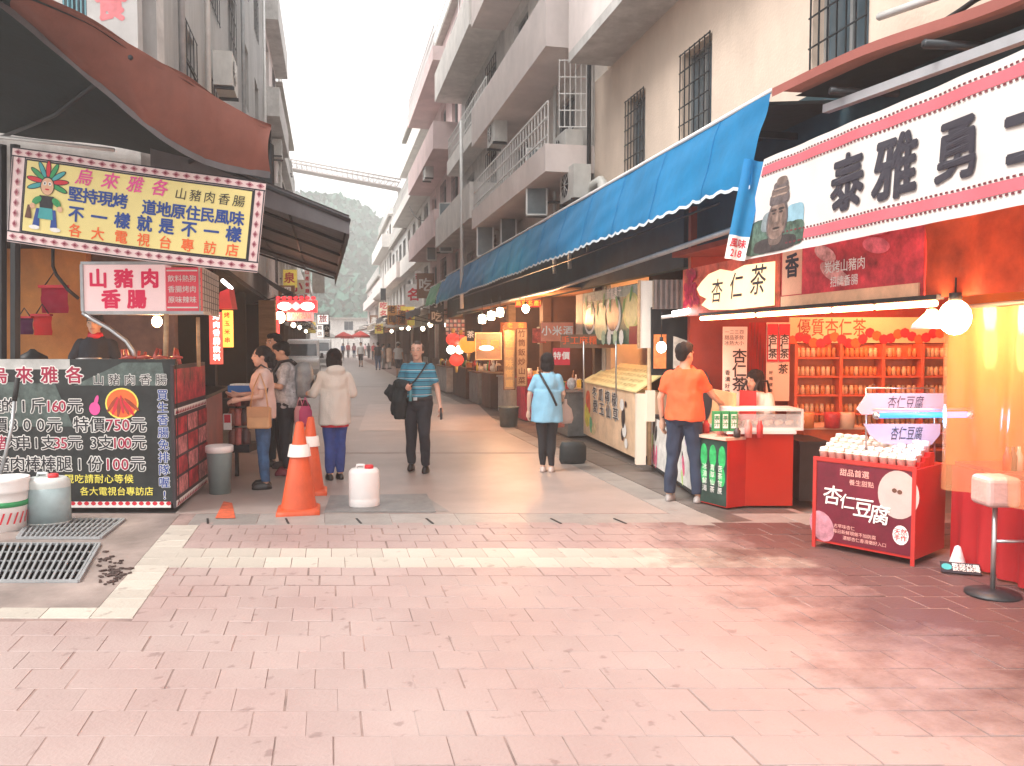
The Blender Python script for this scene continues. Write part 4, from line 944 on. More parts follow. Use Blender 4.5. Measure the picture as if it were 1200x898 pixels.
# cones
cone_m = mat('orange_plastic', (.72,.10,.025), .5, .15, 5, dirt=.5, bump=.15); cwhite = mat('reflective_band', (.85,.8,.75), .4, .1)
def cone(p, h, lean, label, base_t=.05, tw=0):
    T = thing('traffic_cone', label, 'traffic cone', (p.x,p.y,0), tw, 'orange traffic cones by the queue'); q = Vector((p.x,p.y,0)); l = Vector(lean)
    def pt(r, z, k, n, sq=0):
        a = 2*PI*k/n+PI/4; c = q + l*(z/h)
        if sq: m_ = max(abs(math.cos(a)), abs(math.sin(a))); return c+Vector((r*math.cos(a)/m_*.98, r*math.sin(a)/m_*.98, z))
        return c+Vector((r*math.cos(a), r*math.sin(a), z))
    def loft(prof, n=24):
        mb = MB(); V = []; F = []
        for r, z, sq in prof: V += [pt(r,z,k,n,sq) for k in range(n)]
        for i in range(len(prof)-1):
            for k in range(n): F.append((i*n+k, i*n+(k+1)%n, (i+1)*n+(k+1)%n, (i+1)*n+k))
        F.append(tuple(range((len(prof)-1)*n, len(prof)*n))); mb.add(V, F, True); return mb
    R = h*.21
    loft([(R*1.12,0,1),(R*1.12,.03,1),(R*.95,.05,1)]).build('base', cone_m, T)
    loft([(R*.93,.045,0),(R*.84,h*.15,0),(R*.2,h*.985,0),(R*.14,h,0)]).build('body', cone_m, T)
    loft([(R*.955-R*.0-.64*R*(.62-.15)/.85,h*.62,0),(R*.955-.64*R*(.75-.15)/.85,h*.75,0)]).build('band', cwhite, T)
    return T
cone(G(350,600), .90, (.02,.02,0), 'nearest orange traffic cone with a white band, its tip between the people', tw=.2)
cone(G(362,578), .86, (.03,-.03,0), 'second orange traffic cone, half hidden behind the nearest one', tw=-.1)
p = [G(380,601), G(511,601), G(500,580), G(387,582)]; mb = MB(); mb.slab([q+Vector((0,0,.014)) for q in p], .012); solo(mb, 'steel_plate', mat('plate_steel', (.27,.27,.265), .5, .25, 5, metal=.3, dirt=.4), 'flat steel plate on the street under the white drum', 'plate')
# ------------------------------------------------------------ right side: awnings, banner, stalls
def RX(X):
    f = Fr((X,0,0), (0,-1,0))
    def at(px, py): q = PX(px, py, X); return (-q.y, q.z)
    return f, at
def xrect(px0, py0, px1, py1, X, level=True):
    f, at = RX(X); a0, _ = at(px0, py0); a1, _ = at(px1, py0); z1 = (at(px0,py0)[1]+at(px1,py0)[1])/2; z0 = at(px0,py1)[1]
    return Fr(f.p(a0, z0), (0,-1,0)), a1-a0, z1-z0
bluec = cloth('blue_tarpaulin', (.015,.30,.66), .45, rough=.5, dirt=.3)
greenc = cloth('green_tarpaulin', (.08,.38,.2), .3, rough=.5)
hemc = mat('hem_white', (.6,.68,.72), .6, .1)
def drop_awning(Y0, Y1, ztop, zhem, m_, label, Xt=3.62, Xh=3.42, droop=.0, n=None, frame=True, sc=.27):
    T = thing('awning', label, 'awning', (3.9, (Y0+Y1)/2, 0)); n = n or int((Y1-Y0)*14)
    def f(u, v):
        Y = Y0+(Y1-Y0)*u; zt = ztop; zh = zhem(u) if callable(zhem) else zhem
        ph = (Y*1/sc) % 1; sc_ = -.035*math.sin(PI*ph) if v < .06 else 0
        z = zh + (zt-zh)*v + sc_ - .015*math.sin(PI*v)
        fo = .010*math.sin(Y*2.1)*(1-v)+.010*math.sin(Y*5.3+2*v)*(1-v)+.014*noise.noise((Y*1.3, v*2, 0))+.022*noise.noise((Y*.6,v*3.5+Y*.8,4))
        return Vector((Xh+(Xt-Xh)*v**1.3+fo, Y, z))
    mb = MB(); mb.grid(f, n, 16); mb.build('cloth', m_, T)
    def h(u, v):
        p = f(u, 0); return p + Vector((-.006, 0, -.012+.03*v))
    mb = MB(); mb.grid(h, n, 1); mb.build('hem', hemc, T)
    k = 0; Y = Y0+.9
    while Y < min(Y1-.2, Y0+16):
        mb = MB(); u = (Y-Y0)/(Y1-Y0); mb.tube([f(u, v_/8)-Vector((.004,0,0)) for v_ in range(9)], .005, 4); mb.build('seam', m_, T); Y += 1.25
    mb = MB(); mb.tube([Vector((Xt,Y0,ztop+.01)), Vector((Xt,Y1,ztop+.01))], .022, 6); mb.build('top_bar', railm, T)
    return T
def hem1(u):
    return 3.03 + .012*math.sin(u*40) - .05*u - .05*max(0, 1-u/.02)
T = drop_awning(6.22, 25.6, 3.77, hem1, bluec, 'long bright blue drop awning with a scalloped hem along the right shops')
drop_awning(25.7, 26.6, 3.68, 2.95, bluec, 'short folded piece of blue awning before the green one', sc=.6)
drop_awning(26.7, 29.6, 3.68, 3.0, greenc, 'green drop awning beyond the end of the blue one', sc=.5)
# the dark lean-to roof behind the blue awning
T = thing('canopy_roof', 'dark lean-to canopy roof over the right pavement behind the blue awning', 'canopy', (4.0, 16, 0))
mb = MB(); mb.thick([Vector((3.62,6.3,3.68)), Vector((4.4,6.3,3.75)), Vector((4.4,30,3.75)), Vector((3.62,30,3.6))], (0,0,.03)); mb.build('roof_sheet', darkwall, T)
for Y in range(7, 30, 2): mb = MB(); mb.box(3.6,4.4,Y-.02,Y+.02,3.6,3.66); mb.build('rafter', darkm, T)
mb = MB(); mb.tube([Vector((3.9,6.6,2.82)), Vector((3.9,14,2.62)), Vector((3.9,25,2.62))], .03, 6); mb.build('gutter', galv, T)
mb = MB(); mb.box(4.30,4.45,9.4,30,2.62,3.6); fas = mb.build('fascia', mat('dark_teal_board', (.015,.04,.05), .7, .5, 1.5), T)
mb = MB(); mb.tube([Vector((3.75,7.4,3.05)), Vector((3.75,12.5,3.0)), Vector((3.75,25,3.0))], .015, 5); mb.build('rod', darkm, T)
for px, py in ((640,318),(652,300),(690,300),(700,315)):
    pass
# brown roof over the near stall
T = thing('awning', 'flat terracotta awning roof over the nearest stall at the upper right', 'awning', (4.2, 4.5, 0))
e = [Vector((3.62,6.2,3.77)), Vector((3.75,5.2,3.78)), Vector((3.93,4.2,3.72)), Vector((4.0,3.0,3.7))]
bk = [Vector((6.5,6.2,3.95)), Vector((6.5,5.2,3.95)), Vector((6.5,4.2,3.9)), Vector((6.5,3.0,3.9))]
def rr(u, v, dz=0): p = smooth_curve(e, u).lerp(smooth_curve(bk, u), v); p.z += dz - .05*math.sin(PI*v)*1; return p
mb = MB(); mb.grid(rr, 24, 8); mb.build('roof_cloth', terra, T)
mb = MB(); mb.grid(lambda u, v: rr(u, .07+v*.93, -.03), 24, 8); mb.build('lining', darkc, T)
mb = MB(); mb.grid(lambda u, v: smooth_curve(e, u)+Vector((-.01,0,.02-.07*v)), 24, 1); mb.build('edge_strip', cloth('pale_red_canvas', (.34,.11,.09), .2), T)
A_ = PX(968,128,3.9); B_ = PX(1215,38,3.9)
mb = MB(); mb.tube([A_, B_], .045, 4, smooth=False); mb.build('beam', mat('grey_beam', (.35,.36,.38), .5, .1), T)
for Y in (5.6, 4.6, 3.6): mb = MB(); mb.tube([Vector((3.75,Y,3.6)), Vector((6.5,Y,3.7))], .03, 6); mb.build('rafter', darkm, T)
mb = MB(); mb.tube([PX(1030,20,4.2), PX(1215,-45,4.2)], .03, 6); mb.build('upper_bar', railm, T)
# hanging blue cloth with red print
fb = FD(849,303,6.9)
P = [PD(849,303,6.9), PD(872,306,6.85), PD(898,190,6.8), PD(872,186,6.85)]
T = thing('banner', 'narrow blue hanging cloth with a red printed foot, left of the long white banner', 'banner', P[0])
def hc(u, v, c=0): return P[0].lerp(P[1], u).lerp(P[3].lerp(P[2], u), v) - FC*(c+.02*math.sin(u*7))
mb = MB(); mb.grid(lambda u, v: hc(u, .24+.76*v), 8, 8); mb.build('cloth', bluec, T)
mb = MB(); mb.grid(lambda u, v: hc(u, .24*v), 8, 4); mb.build('foot', print_white, T)
mb = MB()
for i, s_ in enumerate(('風味', '218')): put_text(mb, s_, None, .5, .16-.1*i, 1, c=.008, bold=.02, warp=lambda x, y, c, i=i: hc(.5+(x-.5)*.42, .16-.1*i+(y-(.16-.1*i))*.1, c))
mb.build('lettering', print_red, T)
# long white banner
Xb = 3.5; fbn, atb = RX(Xb); ya, yb = -6.12, -1.9
T = thing('banner', 'long white banner with red borders, big dark writing and a portrait, upper right', 'banner', (Xb, 4.5, 2.4))
LB = yb-ya
def lb(x, y, c=0):      # x metres from the far end, y 0..1
    z0 = 2.385; z1 = 3.185
    slant = (1-y)*-.26*max(0, 1-x/.6)
    wv = .006*math.sin(x*5+y*2)+.005*math.sin(x*13+y*5)+.008*noise.noise((x*1.6, y*2.2, 0))
    return Vector((Xb - c - wv - .03*(1-y), 6.12-x-slant, z0+(z1-z0)*y))
ban = mat('banner_white', (.62,.58,.55), .6, .04, 2)
def lq(name, x0, x1, y0, y1, c, m_, n=None, k=4): mb = MB(); mb.grid(lambda u, v: lb(x0+(x1-x0)*u, y0+(y1-y0)*v, c), n or max(2,int((x1-x0)*16)), k); return mb.build(name, m_, T)
lq('cloth', 0, LB, 0, 1, 0, ban, k=16)
bred = mat('banner_red', (.62,.12,.15), .6, .05)
for y0, y1 in ((.10,.185),(.835,.92)):
    lq('border_band', .28 if y0 < .5 else 0.02, LB, y0, y1, .004, bred, k=2)
m2 = MB()
for y, d in ((.19,1),(.095,-1),(.83,-1),(.925,1)):
    k = 0; x = .3 if y < .5 else .04
    while x < LB-.03:
        m2.add([lb(x,y,.006), lb(x+.022,y,.006), lb(x+.022,y+d*.016,.006), lb(x,y+d*.016,.006)], [(0,1,2,3)]); x += .04
m2.build('border_teeth', mat('banner_maroon', (.14,.02,.03), .6, 0), T)['kind'] = 'stuff'
chm = mat('banner_ink', (.03,.028,.04), .6, .1)
for ch, px0, px1, py0, py1 in (('泰',975,1020,190,258), ('雅',1026,1082,165,242), ('勇',1096,1156,133,221), ('士',1176,1262,90,200)):
    x0, x1 = atb(px0,200)[0]-ya, atb(px1,200)[0]-ya; xm = (x0+x1)/2; w_ = min(.5,(x1-x0))
    mb = MB(); put_text(mb, ch, None, xm, .5, w_*.92, c=.012, bold=.035, warp=lambda x, y, c: lb(x, .46+(y-.5)*1.3, c)); mb.build('lettering', chm, T)
# portrait print: a dark, generic bust of a man in a tall cap
def pshape(m_, cx, cy, rx, ry, c, n=18, sq=1.0):
    cx = (cx+.02)*1.5+.02; rx *= 1.5; mb = MB(); mb.grid(lambda u, v: lb(cx+rx*v*abs(math.cos(2*PI*u))**sq*(1 if math.cos(2*PI*u)>0 else -1), cy+ry*v*abs(math.sin(2*PI*u))**sq*(1 if math.sin(2*PI*u)>0 else -1), c), n, 4); mb.build('portrait_print', m_, T)
ph_b = mat('print_photo_bg', (.20,.24,.25), .6, .5, 9); ph_d = mat('print_photo_dark', (.04,.035,.035), .6, .5, 14); ph_s = mat('print_photo_skin', (.20,.135,.11), .6, .5, 14); ph_h = mat('print_photo_cap', (.11,.09,.09), .6, .5, 22)
mid = mat('print_photo_mid', (.14,.10,.085), .6, .4, 16); lite = mat('print_photo_light', (.30,.215,.175), .6, .3, 14); skyp = mat('print_sky', (.22,.38,.46), .6, .3, 6); leafp = mat('print_photo_green', (.07,.12,.09), .6, .8, 14)
x0 = -.02
for a_ in ((.10,.20,.11,.18,.004,leafp,.5), (.34,.30,.06,.15,.004,skyp,.5), (.33,.17,.08,.12,.0048,leafp,.5), (.16,.34,.07,.10,.005,ph_b,.6),
           (.215,.10,.15,.075,.006,ph_d,.6), (.215,.19,.05,.1,.007,mid,.7), (.215,.34,.082,.20,.008,ph_h,.9), (.215,.33,.070,.185,.0088,ph_s,.9),
           (.215,.54,.078,.06,.0096,ph_h,.5), (.215,.605,.068,.05,.0098,mid,.5), (.215,.66,.058,.05,.0100,ph_h,.6), (.22,.71,.04,.04,.0102,mid,.8),
           (.185,.435,.024,.012,.0104,ph_d,.8), (.246,.435,.024,.012,.0104,ph_d,.8), (.187,.405,.015,.010,.0106,ph_d,1), (.245,.405,.015,.010,.0106,ph_d,1),
           (.217,.35,.010,.055,.0104,lite,1), (.235,.345,.008,.04,.0105,mid,1), (.217,.305,.020,.012,.0106,mid,1), (.217,.255,.030,.010,.0108,ph_d,1), (.217,.235,.022,.008,.0106,lite,1),
           (.167,.33,.012,.06,.0104,mid,1), (.268,.33,.014,.07,.0104,mid,1), (.19,.47,.03,.012,.0105,lite,1), (.215,.575,.06,.008,.0108,lite,.5), (.215,.635,.05,.007,.0108,lite,.5)):
    pshape(a_[5], x0+a_[0], a_[1], a_[2], a_[3], a_[4], sq=a_[6])

# ---- tea corner shop
Xh = 4.02; fh, ath = RX(Xh)
T = thing('shop', 'red and orange lit almond tea shop on the right corner', 'shop', (5.6, 7, 0))
redwall = mat('red_wall', (.30,.03,.015), .6, .25, 1.5, dirt=.2); orw = mat('orange_board', (.75,.26,.09), .6, .15, 2)
fb_, wb_, hb_ = rect(806, 330, 1240, 640, 9.85)
mb = MB(); mb.fbox(fb_, 0, wb_, -.6, hb_+.9, -.15, 0); mb.build('back_wall', redwall, T)
mb = MB(); mb.box(4.34,4.39,1.0,9.38,2.76,3.96); mb.build('fascia', mat('dark_teal_board', (.006,.016,.02), .7, .5, 1.5), T)
mb = MB(); mb.box(9.0,9.2,1.5,8.6,0,3.7); mb.build('inner_wall', redwall, T)
mb = MB(); mb.thick([Vector((4.1,9.3,2.72)), Vector((9,9.3,2.72)), Vector((9,1.2,2.72)), Vector((4.1,1.2,2.72))], (0,0,.06)); mb.build('ceiling', mat('dark_red_ceiling', (.3,.05,.03), .8, .2), T)
# header boards in the plane of the street front
def hz(px, py): a, z = ath(px, py); return a, z
z0h = 1.985
a0, _ = hz(803,350); a1, _ = hz(918,350); a2, _ = hz(1086,350); a3 = -2.2
grape = mat('grape_print', (.3,.01,.04), .5, .7, 16); gold = mat('lit_cream_board', (.88,.62,.34), .5, .12, 2, emit=.5)
mb = MB(); mb.fbox(fh, a0, a1-.01, z0h, 2.52, 0, .03); hd = mb.build('header_board', mat('header_red_print', (.5,.08,.05), .5, .6, 7), T)
for k in range(26):
    mb = MB(); mb.disc(fh, a0+.06+random.uniform(0,.26)+(0 if k < 18 else .1), z0h+.07+random.uniform(0,.42), .05, c=.032+k*.0006, n=10); mb.build('grape_print', grape, hd)
pts = [(1.0,.04),(1.0,.95),(.86,.97),(.72,.99),(.60,.90),(.47,1.0),(.34,.93),(.26,.78),(.20,.62),(.24,.44),(.32,.34),(.26,.2),(.36,.06),(.6,.02)]
mb = MB(); mb.poly([fh.p(a0+(a1-a0)*x*.97, z0h+.02+.44*y, .05) for x, y in pts]); mb.build('cream_cloud', gold, hd)
for k, ch in enumerate('杏仁茶'):
    mb = MB(); put_text(mb, ch, fh, a0+(a1-a0)*(.42+.2*k), z0h+.22+.025*k, .26+.02*k, c=.056, bold=.006, shear=.18); mb.build('lettering', chm, hd)
mb = MB(); mb.fbox(fh, a1+.01, a2, z0h, 2.74, 0, .03); md = mb.build('header_board', mat('meat_print', (.55,.04,.06), .5, .7, 5), T)
mb = MB(); mb.fbox(fh, a1+.03, a1+.34, z0h+.12, 2.74, .031, .034); mb.build('cream_strip', mat('print_peach', (.75,.38,.25), .6, .1), md)
mb = MB(); put_text(mb, '香', fh, a1+.19, z0h+.36, .22, c=.038, bold=.03); put_text(mb, '食', fh, a1+.19, z0h+.6, .22, c=.038, bold=.03); mb.build('lettering', chm, md)
for k in range(7): mb = MB(); mb.disc(fh, a1+.6+random.uniform(0,.9), z0h+.3+random.uniform(-.1,.38), .16, .06, .036+k*.001, 14, rot=random.uniform(-.6,.2)); mb.build('meat_slice', mat('meat_rose', (.75,.12,.16), .5, .6, 10) if k % 2 else mat('meat_pink', (.8,.3,.28), .5, .6, 14), md)
mb = MB(); mb.fbox(fh, a1+.03, a2-.03, z0h+.02, z0h+.11, .031, .045); mb.build('table_print', mat('print_tan', (.72,.42,.26), .6, .2), md)
put = MB(); put_text(put, '炭烤山豬肉', fh, a1+.95, z0h+.3, .105, c=.048, bold=.004); put_text(put, '招牌香腸', fh, a1+.95, z0h+.18, .09, c=.048); put.build('lettering', print_white, md)
mb = MB(); mb.grid(lambda u, v: fh.p(a2+.01+(a3-a2)*u, z0h+.78*v, .02+.02*math.sin(u*40)+.03*noise.noise((u*9,v*2,0))), 60, 8); mb.build('header_cloth', cloth('orange_sheet', (.42,.075,.025), .4, var=.5, scale=2.5), T)
# fluorescent tubes under the header
def ftube(Ya, Yb, z, X, label, power, col=(1,.82,.66), group='fluorescent tubes under the header boards', es=9, r=.022):
    T = thing('fluorescent_tube', label, 'lamp', (X, (Ya+Yb)/2, z), 0, group)
    mb = MB(); mb.tube([Vector((X,Ya,z)), Vector((X,Yb,z))], r, 8); mb.build('tube', mat('tube_glow_%d_%d' % (int(es), int(col[2]*100)), (.95,.95,.9), .4, 0, emit=es, ecol=col), T)
    mb = MB(); mb.box(X-.02, X+.04, min(Ya,Yb)-.03, max(Ya,Yb)+.03, z+r+.004, z+r+.035); mb.build('fitting', darkm, T)
    ld = bpy.data.lights.new('tube_light', 'AREA'); ld.shape = 'RECTANGLE'; ld.size = .05; ld.size_y = abs(Ya-Yb); ld.energy = power*.22; ld.color = col
    lo = bpy.data.objects.new('tube_light', ld); COL.objects.link(lo); lo.parent = T; lo.location = (0, 0, -.03)
    return T
def Ypx(px, X): return PX(px, 370, X).y
orl = (1,.36,.15)
ftube(Ypx(822,3.96), Ypx(883,3.96), 1.945, 3.96, 'farthest of the white tubes under the almond tea header', 16, orl)
ftube(Ypx(888,3.96), Ypx(972,3.96), 1.945, 3.96, 'second of the white tubes, right of the gap under the lit cream header', 22, orl)
ftube(Ypx(977,3.96), Ypx(1022,3.96), 1.945, 3.96, 'short third white tube, above the jar shelves', 14, orl)
ftube(Ypx(1027,3.96), Ypx(1096,3.96), 1.945, 3.96, 'nearest white tube, ending at the glaring lamp', 22, orl)
bulb(PX(1119,372,4.0), .10, 40, 'big glaring lamp at the right end of the tubes', col=(1,.36,.12), strength=40, drop=.1)
lamp2 = bulb(Vector((5.9,7.6,2.35)), .05, 95, 'bulb inside the tea shop above the jar shelves', col=(1,.30,.12), drop=.3)
bulb(Vector((5.3,3.6,2.3)), .05, 60, 'bulb behind the plastic curtain at the right edge', col=(1,.26,.07), drop=.3)
T3 = thing('lamp_shade', 'pale conical lamp shade beside the glaring lamp', 'lamp shade', PX(1092,380,4.0)); q = PX(1092,380,4.0)
mb = MB(); mb.lathe(q, [(.13,-.03),(.12,-.0),(.04,.08),(.03,.1)], 18); mb.build('shade', white_p, T3)
mb = MB(); mb.tube([q+Vector((0,0,.1)), q+Vector((0,0,.42))], .006, 4); mb.build('cord', rubber, T3)
# shelves with jars on the back wall
DS = 9.6
fs_, ws, hs_ = rect(924, 403, 1112, 520, DS)
T = thing('shelf_unit', 'red wall shelves full of orange jars under the cream header in the tea shop', 'shelves', fs_.p(ws/2, 0))
shm = mat('shelf_red', (.62,.13,.05), .5, .15)
mb = MB(); mb.fbox(fs_, 0, ws, 0, hs_, -.03, 0); mb.build('back_board', mat('shelf_back', (.70,.2,.07), .5, .2), T)
rows = [by_ for by_ in (410.5, 432, 453.5, 475, 497, 516)]
def zpx(py, D): return PD(900, py, D).z
edges = [924, 975.5, 1024, 1069, 1112]
for px in edges: x = (px-924)*DS/950; mb = MB(); mb.fbox(fs_, x-.018, x+.018, 0, hs_, .001, .22); mb.build('upright', shm, T)
for py in rows: z = zpx(py+8, DS)-fs_.o.z; mb = MB(); mb.fbox(fs_, .02, ws-.02, z-.02, z, .001, .2); mb.build('shelf', shm, T)
jar_me = {}
def jarmesh(kind):
    if kind not in jar_me:
        r = .026; mb = MB(); mb.lathe((0,0,0), [(0,0),(r,0),(r,.075),(r*.8,.085),(r*.85,.088),(r*.85,.105),(0,.107)], 8)
        jar_me[kind] = mb.mesh('jar', mat('jar_'+kind, {'amber':(.66,.30,.10),'cream':(.85,.62,.36)}[kind], .35, .3, 25))
    return jar_me[kind]
nj = 0
for ri, py in enumerate(rows[:-1]):
    z = zpx(py+8, DS)+.002
    for bi in range(4):
        xa, xb = (edges[bi]-924)*DS/950+.05, (edges[bi+1]-924)*DS/950-.05; n = int((xb-xa)/.054)
        for i in range(n+1):
            if random.random() < .04: continue
            for lay_ in ((0,) if ri == 0 else (0, 1)):
                p = fs_.p(xa+(xb-xa)*i/n, 0, .11+random.uniform(-.015,.015)); p.z = z+lay_*.108
                if lay_ and ri > 0 and zpx(py+8, DS)+.2 > zpx(rows[ri-1]+8, DS)-.02: continue
                o = bpy.data.objects.new('jar', jarmesh('cream' if random.random() < .4 else 'amber')); COL.objects.link(o); o.location = p
                tag(o, '%s jar from the left, %s layer of the %s shelf, %s shelf bay' % (ORD[i], ('lower','upper')[lay_], ('top','second','third','fourth','bottom')[ri], ('leftmost','second','third','rightmost')[bi]), 'jar', 'jars on the tea shop shelves'); nj += 1
print('jars', nj)
f, w_, h_ = rect(925, 372, 1108, 402, DS-.05)
T = thing('sign', 'cream sign with brown writing and red flowers above the jar shelves', 'sign', f.p(w_/2,0))
mb = MB(); mb.fbox(f,0,w_,0,h_,-.03,0); mb.build('panel', mat('sign_cream_glow', (.9,.66,.36), .5, .1, 2), T)
lettering(T, '優質杏仁茶', mat('print_rustbrown', (.3,.07,.03), .6, 0), f, w_*.27, h_*.55, .22, bold=.006, w=w_*.44)
for k in range(22): mb = MB(); mb.disc(f, w_*(.02+.045*k), .03+.04*math.sin(k*1.3)+(.05 if k > 10 else 0), .06, c=.003+k*.0004, n=8); mb.build('flower_print', print_red if k % 3 else print_orange, T)
# hanging paper signs
def paper(px0, py0, px1, py1, D, label, lines, m_, ink, size, frames=False, box_c=None, vert=True):
    f, w_, h_ = rect(px0,py0,px1,py1,D); T = thing('paper_sign', label, 'sign', f.p(w_/2,0))
    mb = MB(); mb.grid(lambda u, v: f.p(w_*u, h_*v, .008*math.sin(5*v+u)), 4, 8); mb.build('sheet', m_, T)
    for (s_, x, y, sz, dy, k_) in lines:
        mb = MB()
        for i, ch in enumerate(s_): put_text(mb, ch, f, w_*x, h_*y-i*dy, sz, c=.016, bold=.015)
        mb.build('lettering', k_, T)
    return T, f, w_, h_
peach = mat('paper_peach', (.88,.66,.5), .6, .05); palep = mat('paper_pale', (.85,.74,.66), .6, .05)
T, f, w_, h_ = paper(846,383,876,476,9.2,'tall pale hanging sign with black brush writing left of the tea seller',[('杏仁茶',.68,.62,.17,.16,print_black),('香濃好喝',.2,.42,.06,.075,print_black)],palep,print_black,.1)
for k in range(4): mb = MB(); put_text(mb, '一二三四'[k]*1, f, w_*(.15+.2*k), h_*.93, .05, c=.016); put_text(mb, '甜品茶飲'[k], f, w_*(.15+.2*k), h_*.86, .055, c=.016); put_text(mb, '冰熱大小'[k], f, w_*(.15+.2*k), h_*.79, .055, c=.016); mb.build('lettering', print_black, T)
T, f, w_, h_ = paper(897,378,926,470,9.35,'peach hanging sign with two black and white almond tea plaques',[('茶',.72,.40,.12,.1,print_black),('好喝健康',.2,.36,.045,.07,print_black)],peach,print_black,.1)
for k in (0,1):
    x0 = .02+.5*k
    mb = MB(); f_ = f; mb.fbox(f, w_*x0, w_*(x0+.46), h_*.5, h_*.98, .012, .016); mb.build('plaque_frame', print_red, T)
    mb = MB(); mb.fbox(f, w_*(x0+.05), w_*(x0+.41), h_*.53, h_*.84, .016, .019); mb.build('plaque_field', print_white, T)
    mb = MB()
    for i, ch in enumerate('杏仁茶'): put_text(mb, ch, f, w_*(x0+.23), h_*(.79-.1*i), .105, c=.023, bold=.02)
    mb.build('lettering', print_black, T)
for k in range(6):
    x = PD(878+k*3.4, 378, 9.6); mb = MB(); mb.grid(lambda u, v: x + UC*(.028*u) + Vector((0,0,-.68+.68*v)) - FC*(.02*math.sin(v*6+k)), 1, 8)
    solo(mb, 'hanging_ribbon', cloth('ribbon_red', (.5,.03,.02), .3), ORD[k]+' dark red ribbon from the left behind the tea seller', 'ribbon', 'red ribbons hanging behind the tea seller')
# counters
def counter(px0, px1, ytop, pybase, D, depth, m_, label, top=None, name='counter'):
    f, w_, h_ = rect(px0, ytop, px1, pybase, D); f.o.z = 0; h_ = zpx(ytop, D); T = thing(name, label, 'counter', f.p(w_/2,0))
    mb = MB(); mb.fbox(f, 0, w_, .02, h_-.03, -depth, 0); mb.build('body', m_, T)
    mb = MB(); mb.fbox(f, -.02, w_+.02, h_-.03, h_, -depth-.02, .03); mb.build('top', top or m_, T)
    return T, f, w_, h_
T, fc_, wc_, hc_ = counter(852, 930, 505, 597, 8.2, .7, mat('orange_red_panel', (.42,.022,.008), .35, .06, 2, dirt=.12), 'plain orange-red counter front between the green panel and the dark gap', white_p)
f = fc_
T = thing('display_case', 'white rimmed glass display case of pale cakes on the orange-red counter', 'display case', f.p(wc_*.6, hc_, -.2))
mb = MB(); mb.fbox(f, .02, wc_+.1, hc_+.002, hc_+.03, -.45, 0); mb.build('base', white_p, T)
mb = MB(); mb.fbox(f, .02, wc_+.1, hc_+.03, hc_+.17, -.012, -.004); mb.build('front_glass', glass, T)
for a in (.02, wc_+.08): mb = MB(); mb.fbox(f, a, a+.02, hc_+.03, hc_+.2, -.45, -.0); mb.build('frame', white_p, T)
mb = MB(); mb.fbox(f, .02, wc_+.1, hc_+.2, hc_+.22, -.45, 0); mb.build('lid', white_p, T)
for k in range(14): mb = MB(); mb.ell(f.p(.1+k*.055, hc_+.07, -.12-.08*(k%2)), .035,.035,.03, 8, 5); mb.build('cake', mat('pale_cake', (.8,.65,.5), .6, .1), T)
# green carton row
for k in range(3):
    f2 = Fr(fc_.p(-.16+.085*k, hc_+.0, .035), UC); T = thing('carton', ('left','middle','right')[k]+' one of the three green and white drink cartons on the tea counter', 'carton', f2.p(.035,0))
    mb = MB(); mb.fbox(f2, 0, .075, -.01 if 0 else .0, .2, -.07, 0); mb.build('box', print_green, T); mb = MB(); mb.fbox(f2, .012, .063, .03, .17, .0005, .003); b_ = mb.build('label_print', print_white, T)
    mb = MB(); put_text(mb, '茶', f2, .037, .13, .055, c=.006, bold=.03); put_text(mb, '汁', f2, .037, .07, .055, c=.006, bold=.03); mb.build('lettering', print_green, b_)
# green bottle poster and the counter it covers
pA, pB = G(820,590), G(852,598); fg = Fr((pA.x,pA.y,0), Vector((pB.x-pA.x,pB.y-pA.y,0))); Lg = (pB-pA).length
T = thing('counter', 'low counter with a green bottle poster, left of the orange-red counter', 'counter', fg.p(Lg/2, 0, -.2))
mb = MB(); mb.fbox(fg, 0, Lg, .02, .70, -.5, 0); mb.build('body', red_paint, T)
mb = MB(); mb.fbox(fg, -.12, Lg, .70, .73, -.55, .03); mb.build('top', mat('top_cream', (.7,.5,.38), .5, .1), T)
mb = MB(); mb.fbox(fg, .01, Lg-.01, .03, .69, .001, .004); po = mb.build('poster', mat('poster_dark', (.02,.05,.04), .5, .5), T)
for k in range(3): mb = MB(); mb.disc(fg, .06+Lg*.33*k, .52, Lg*.13, .12, .006, 14); mb.disc(fg, .06+Lg*.33*k, .32, Lg*.12, .1, .0065, 14); mb.build('leaf_print', mat('leaf_green', (.03,.42,.12), .5, .5, 12), po)
mb = MB()
for k in range(3):
    for i, ch in enumerate(('冰涼解渴', '青草仙茶', '苦茶甘蔗')[k]): put_text(mb, ch, fg, Lg*(.2+.28*k), .40-.075*i, .07, c=.01)
mb.build('lettering', print_white, po)
# low banner of melon and flower pictures running back to the cart
qA, qB = G(760,548), G(818,588); fl = Fr((qA.x,qA.y,0), Vector((qB.x-qA.x,qB.y-qA.y,0))); Ll = (qB-qA).length
T = thing('counter', 'low stall front with pink and green fruit pictures behind the man in orange', 'counter', fl.p(Ll/2, 0, -.3))
mb = MB(); mb.fbox(fl, 0, Ll, .04, .72, -.5, 0); mb.build('body', darkwall, T); mb = MB(); mb.fbox(fl, 0, Ll, .08, .70, .001, .004); po = mb.build('poster', mat('poster_pale', (.6,.6,.57), .5, .3, 6), T)
for k in range(26): mb = MB(); mb.disc(fl, Ll*random.uniform(.03,.97), random.uniform(.12,.66), random.uniform(.03,.06), random.uniform(.08,.16), .005+k*.0003, 10, rot=random.uniform(-.5,.5)); mb.build('fruit_print', (mat('rose_print',(.6,.1,.2),.5,.6,20), mat('lime_print',(.45,.62,.2),.5,.5,20), print_black, mat('lilac_print',(.55,.45,.6),.5,.4,20))[k % 4], po)
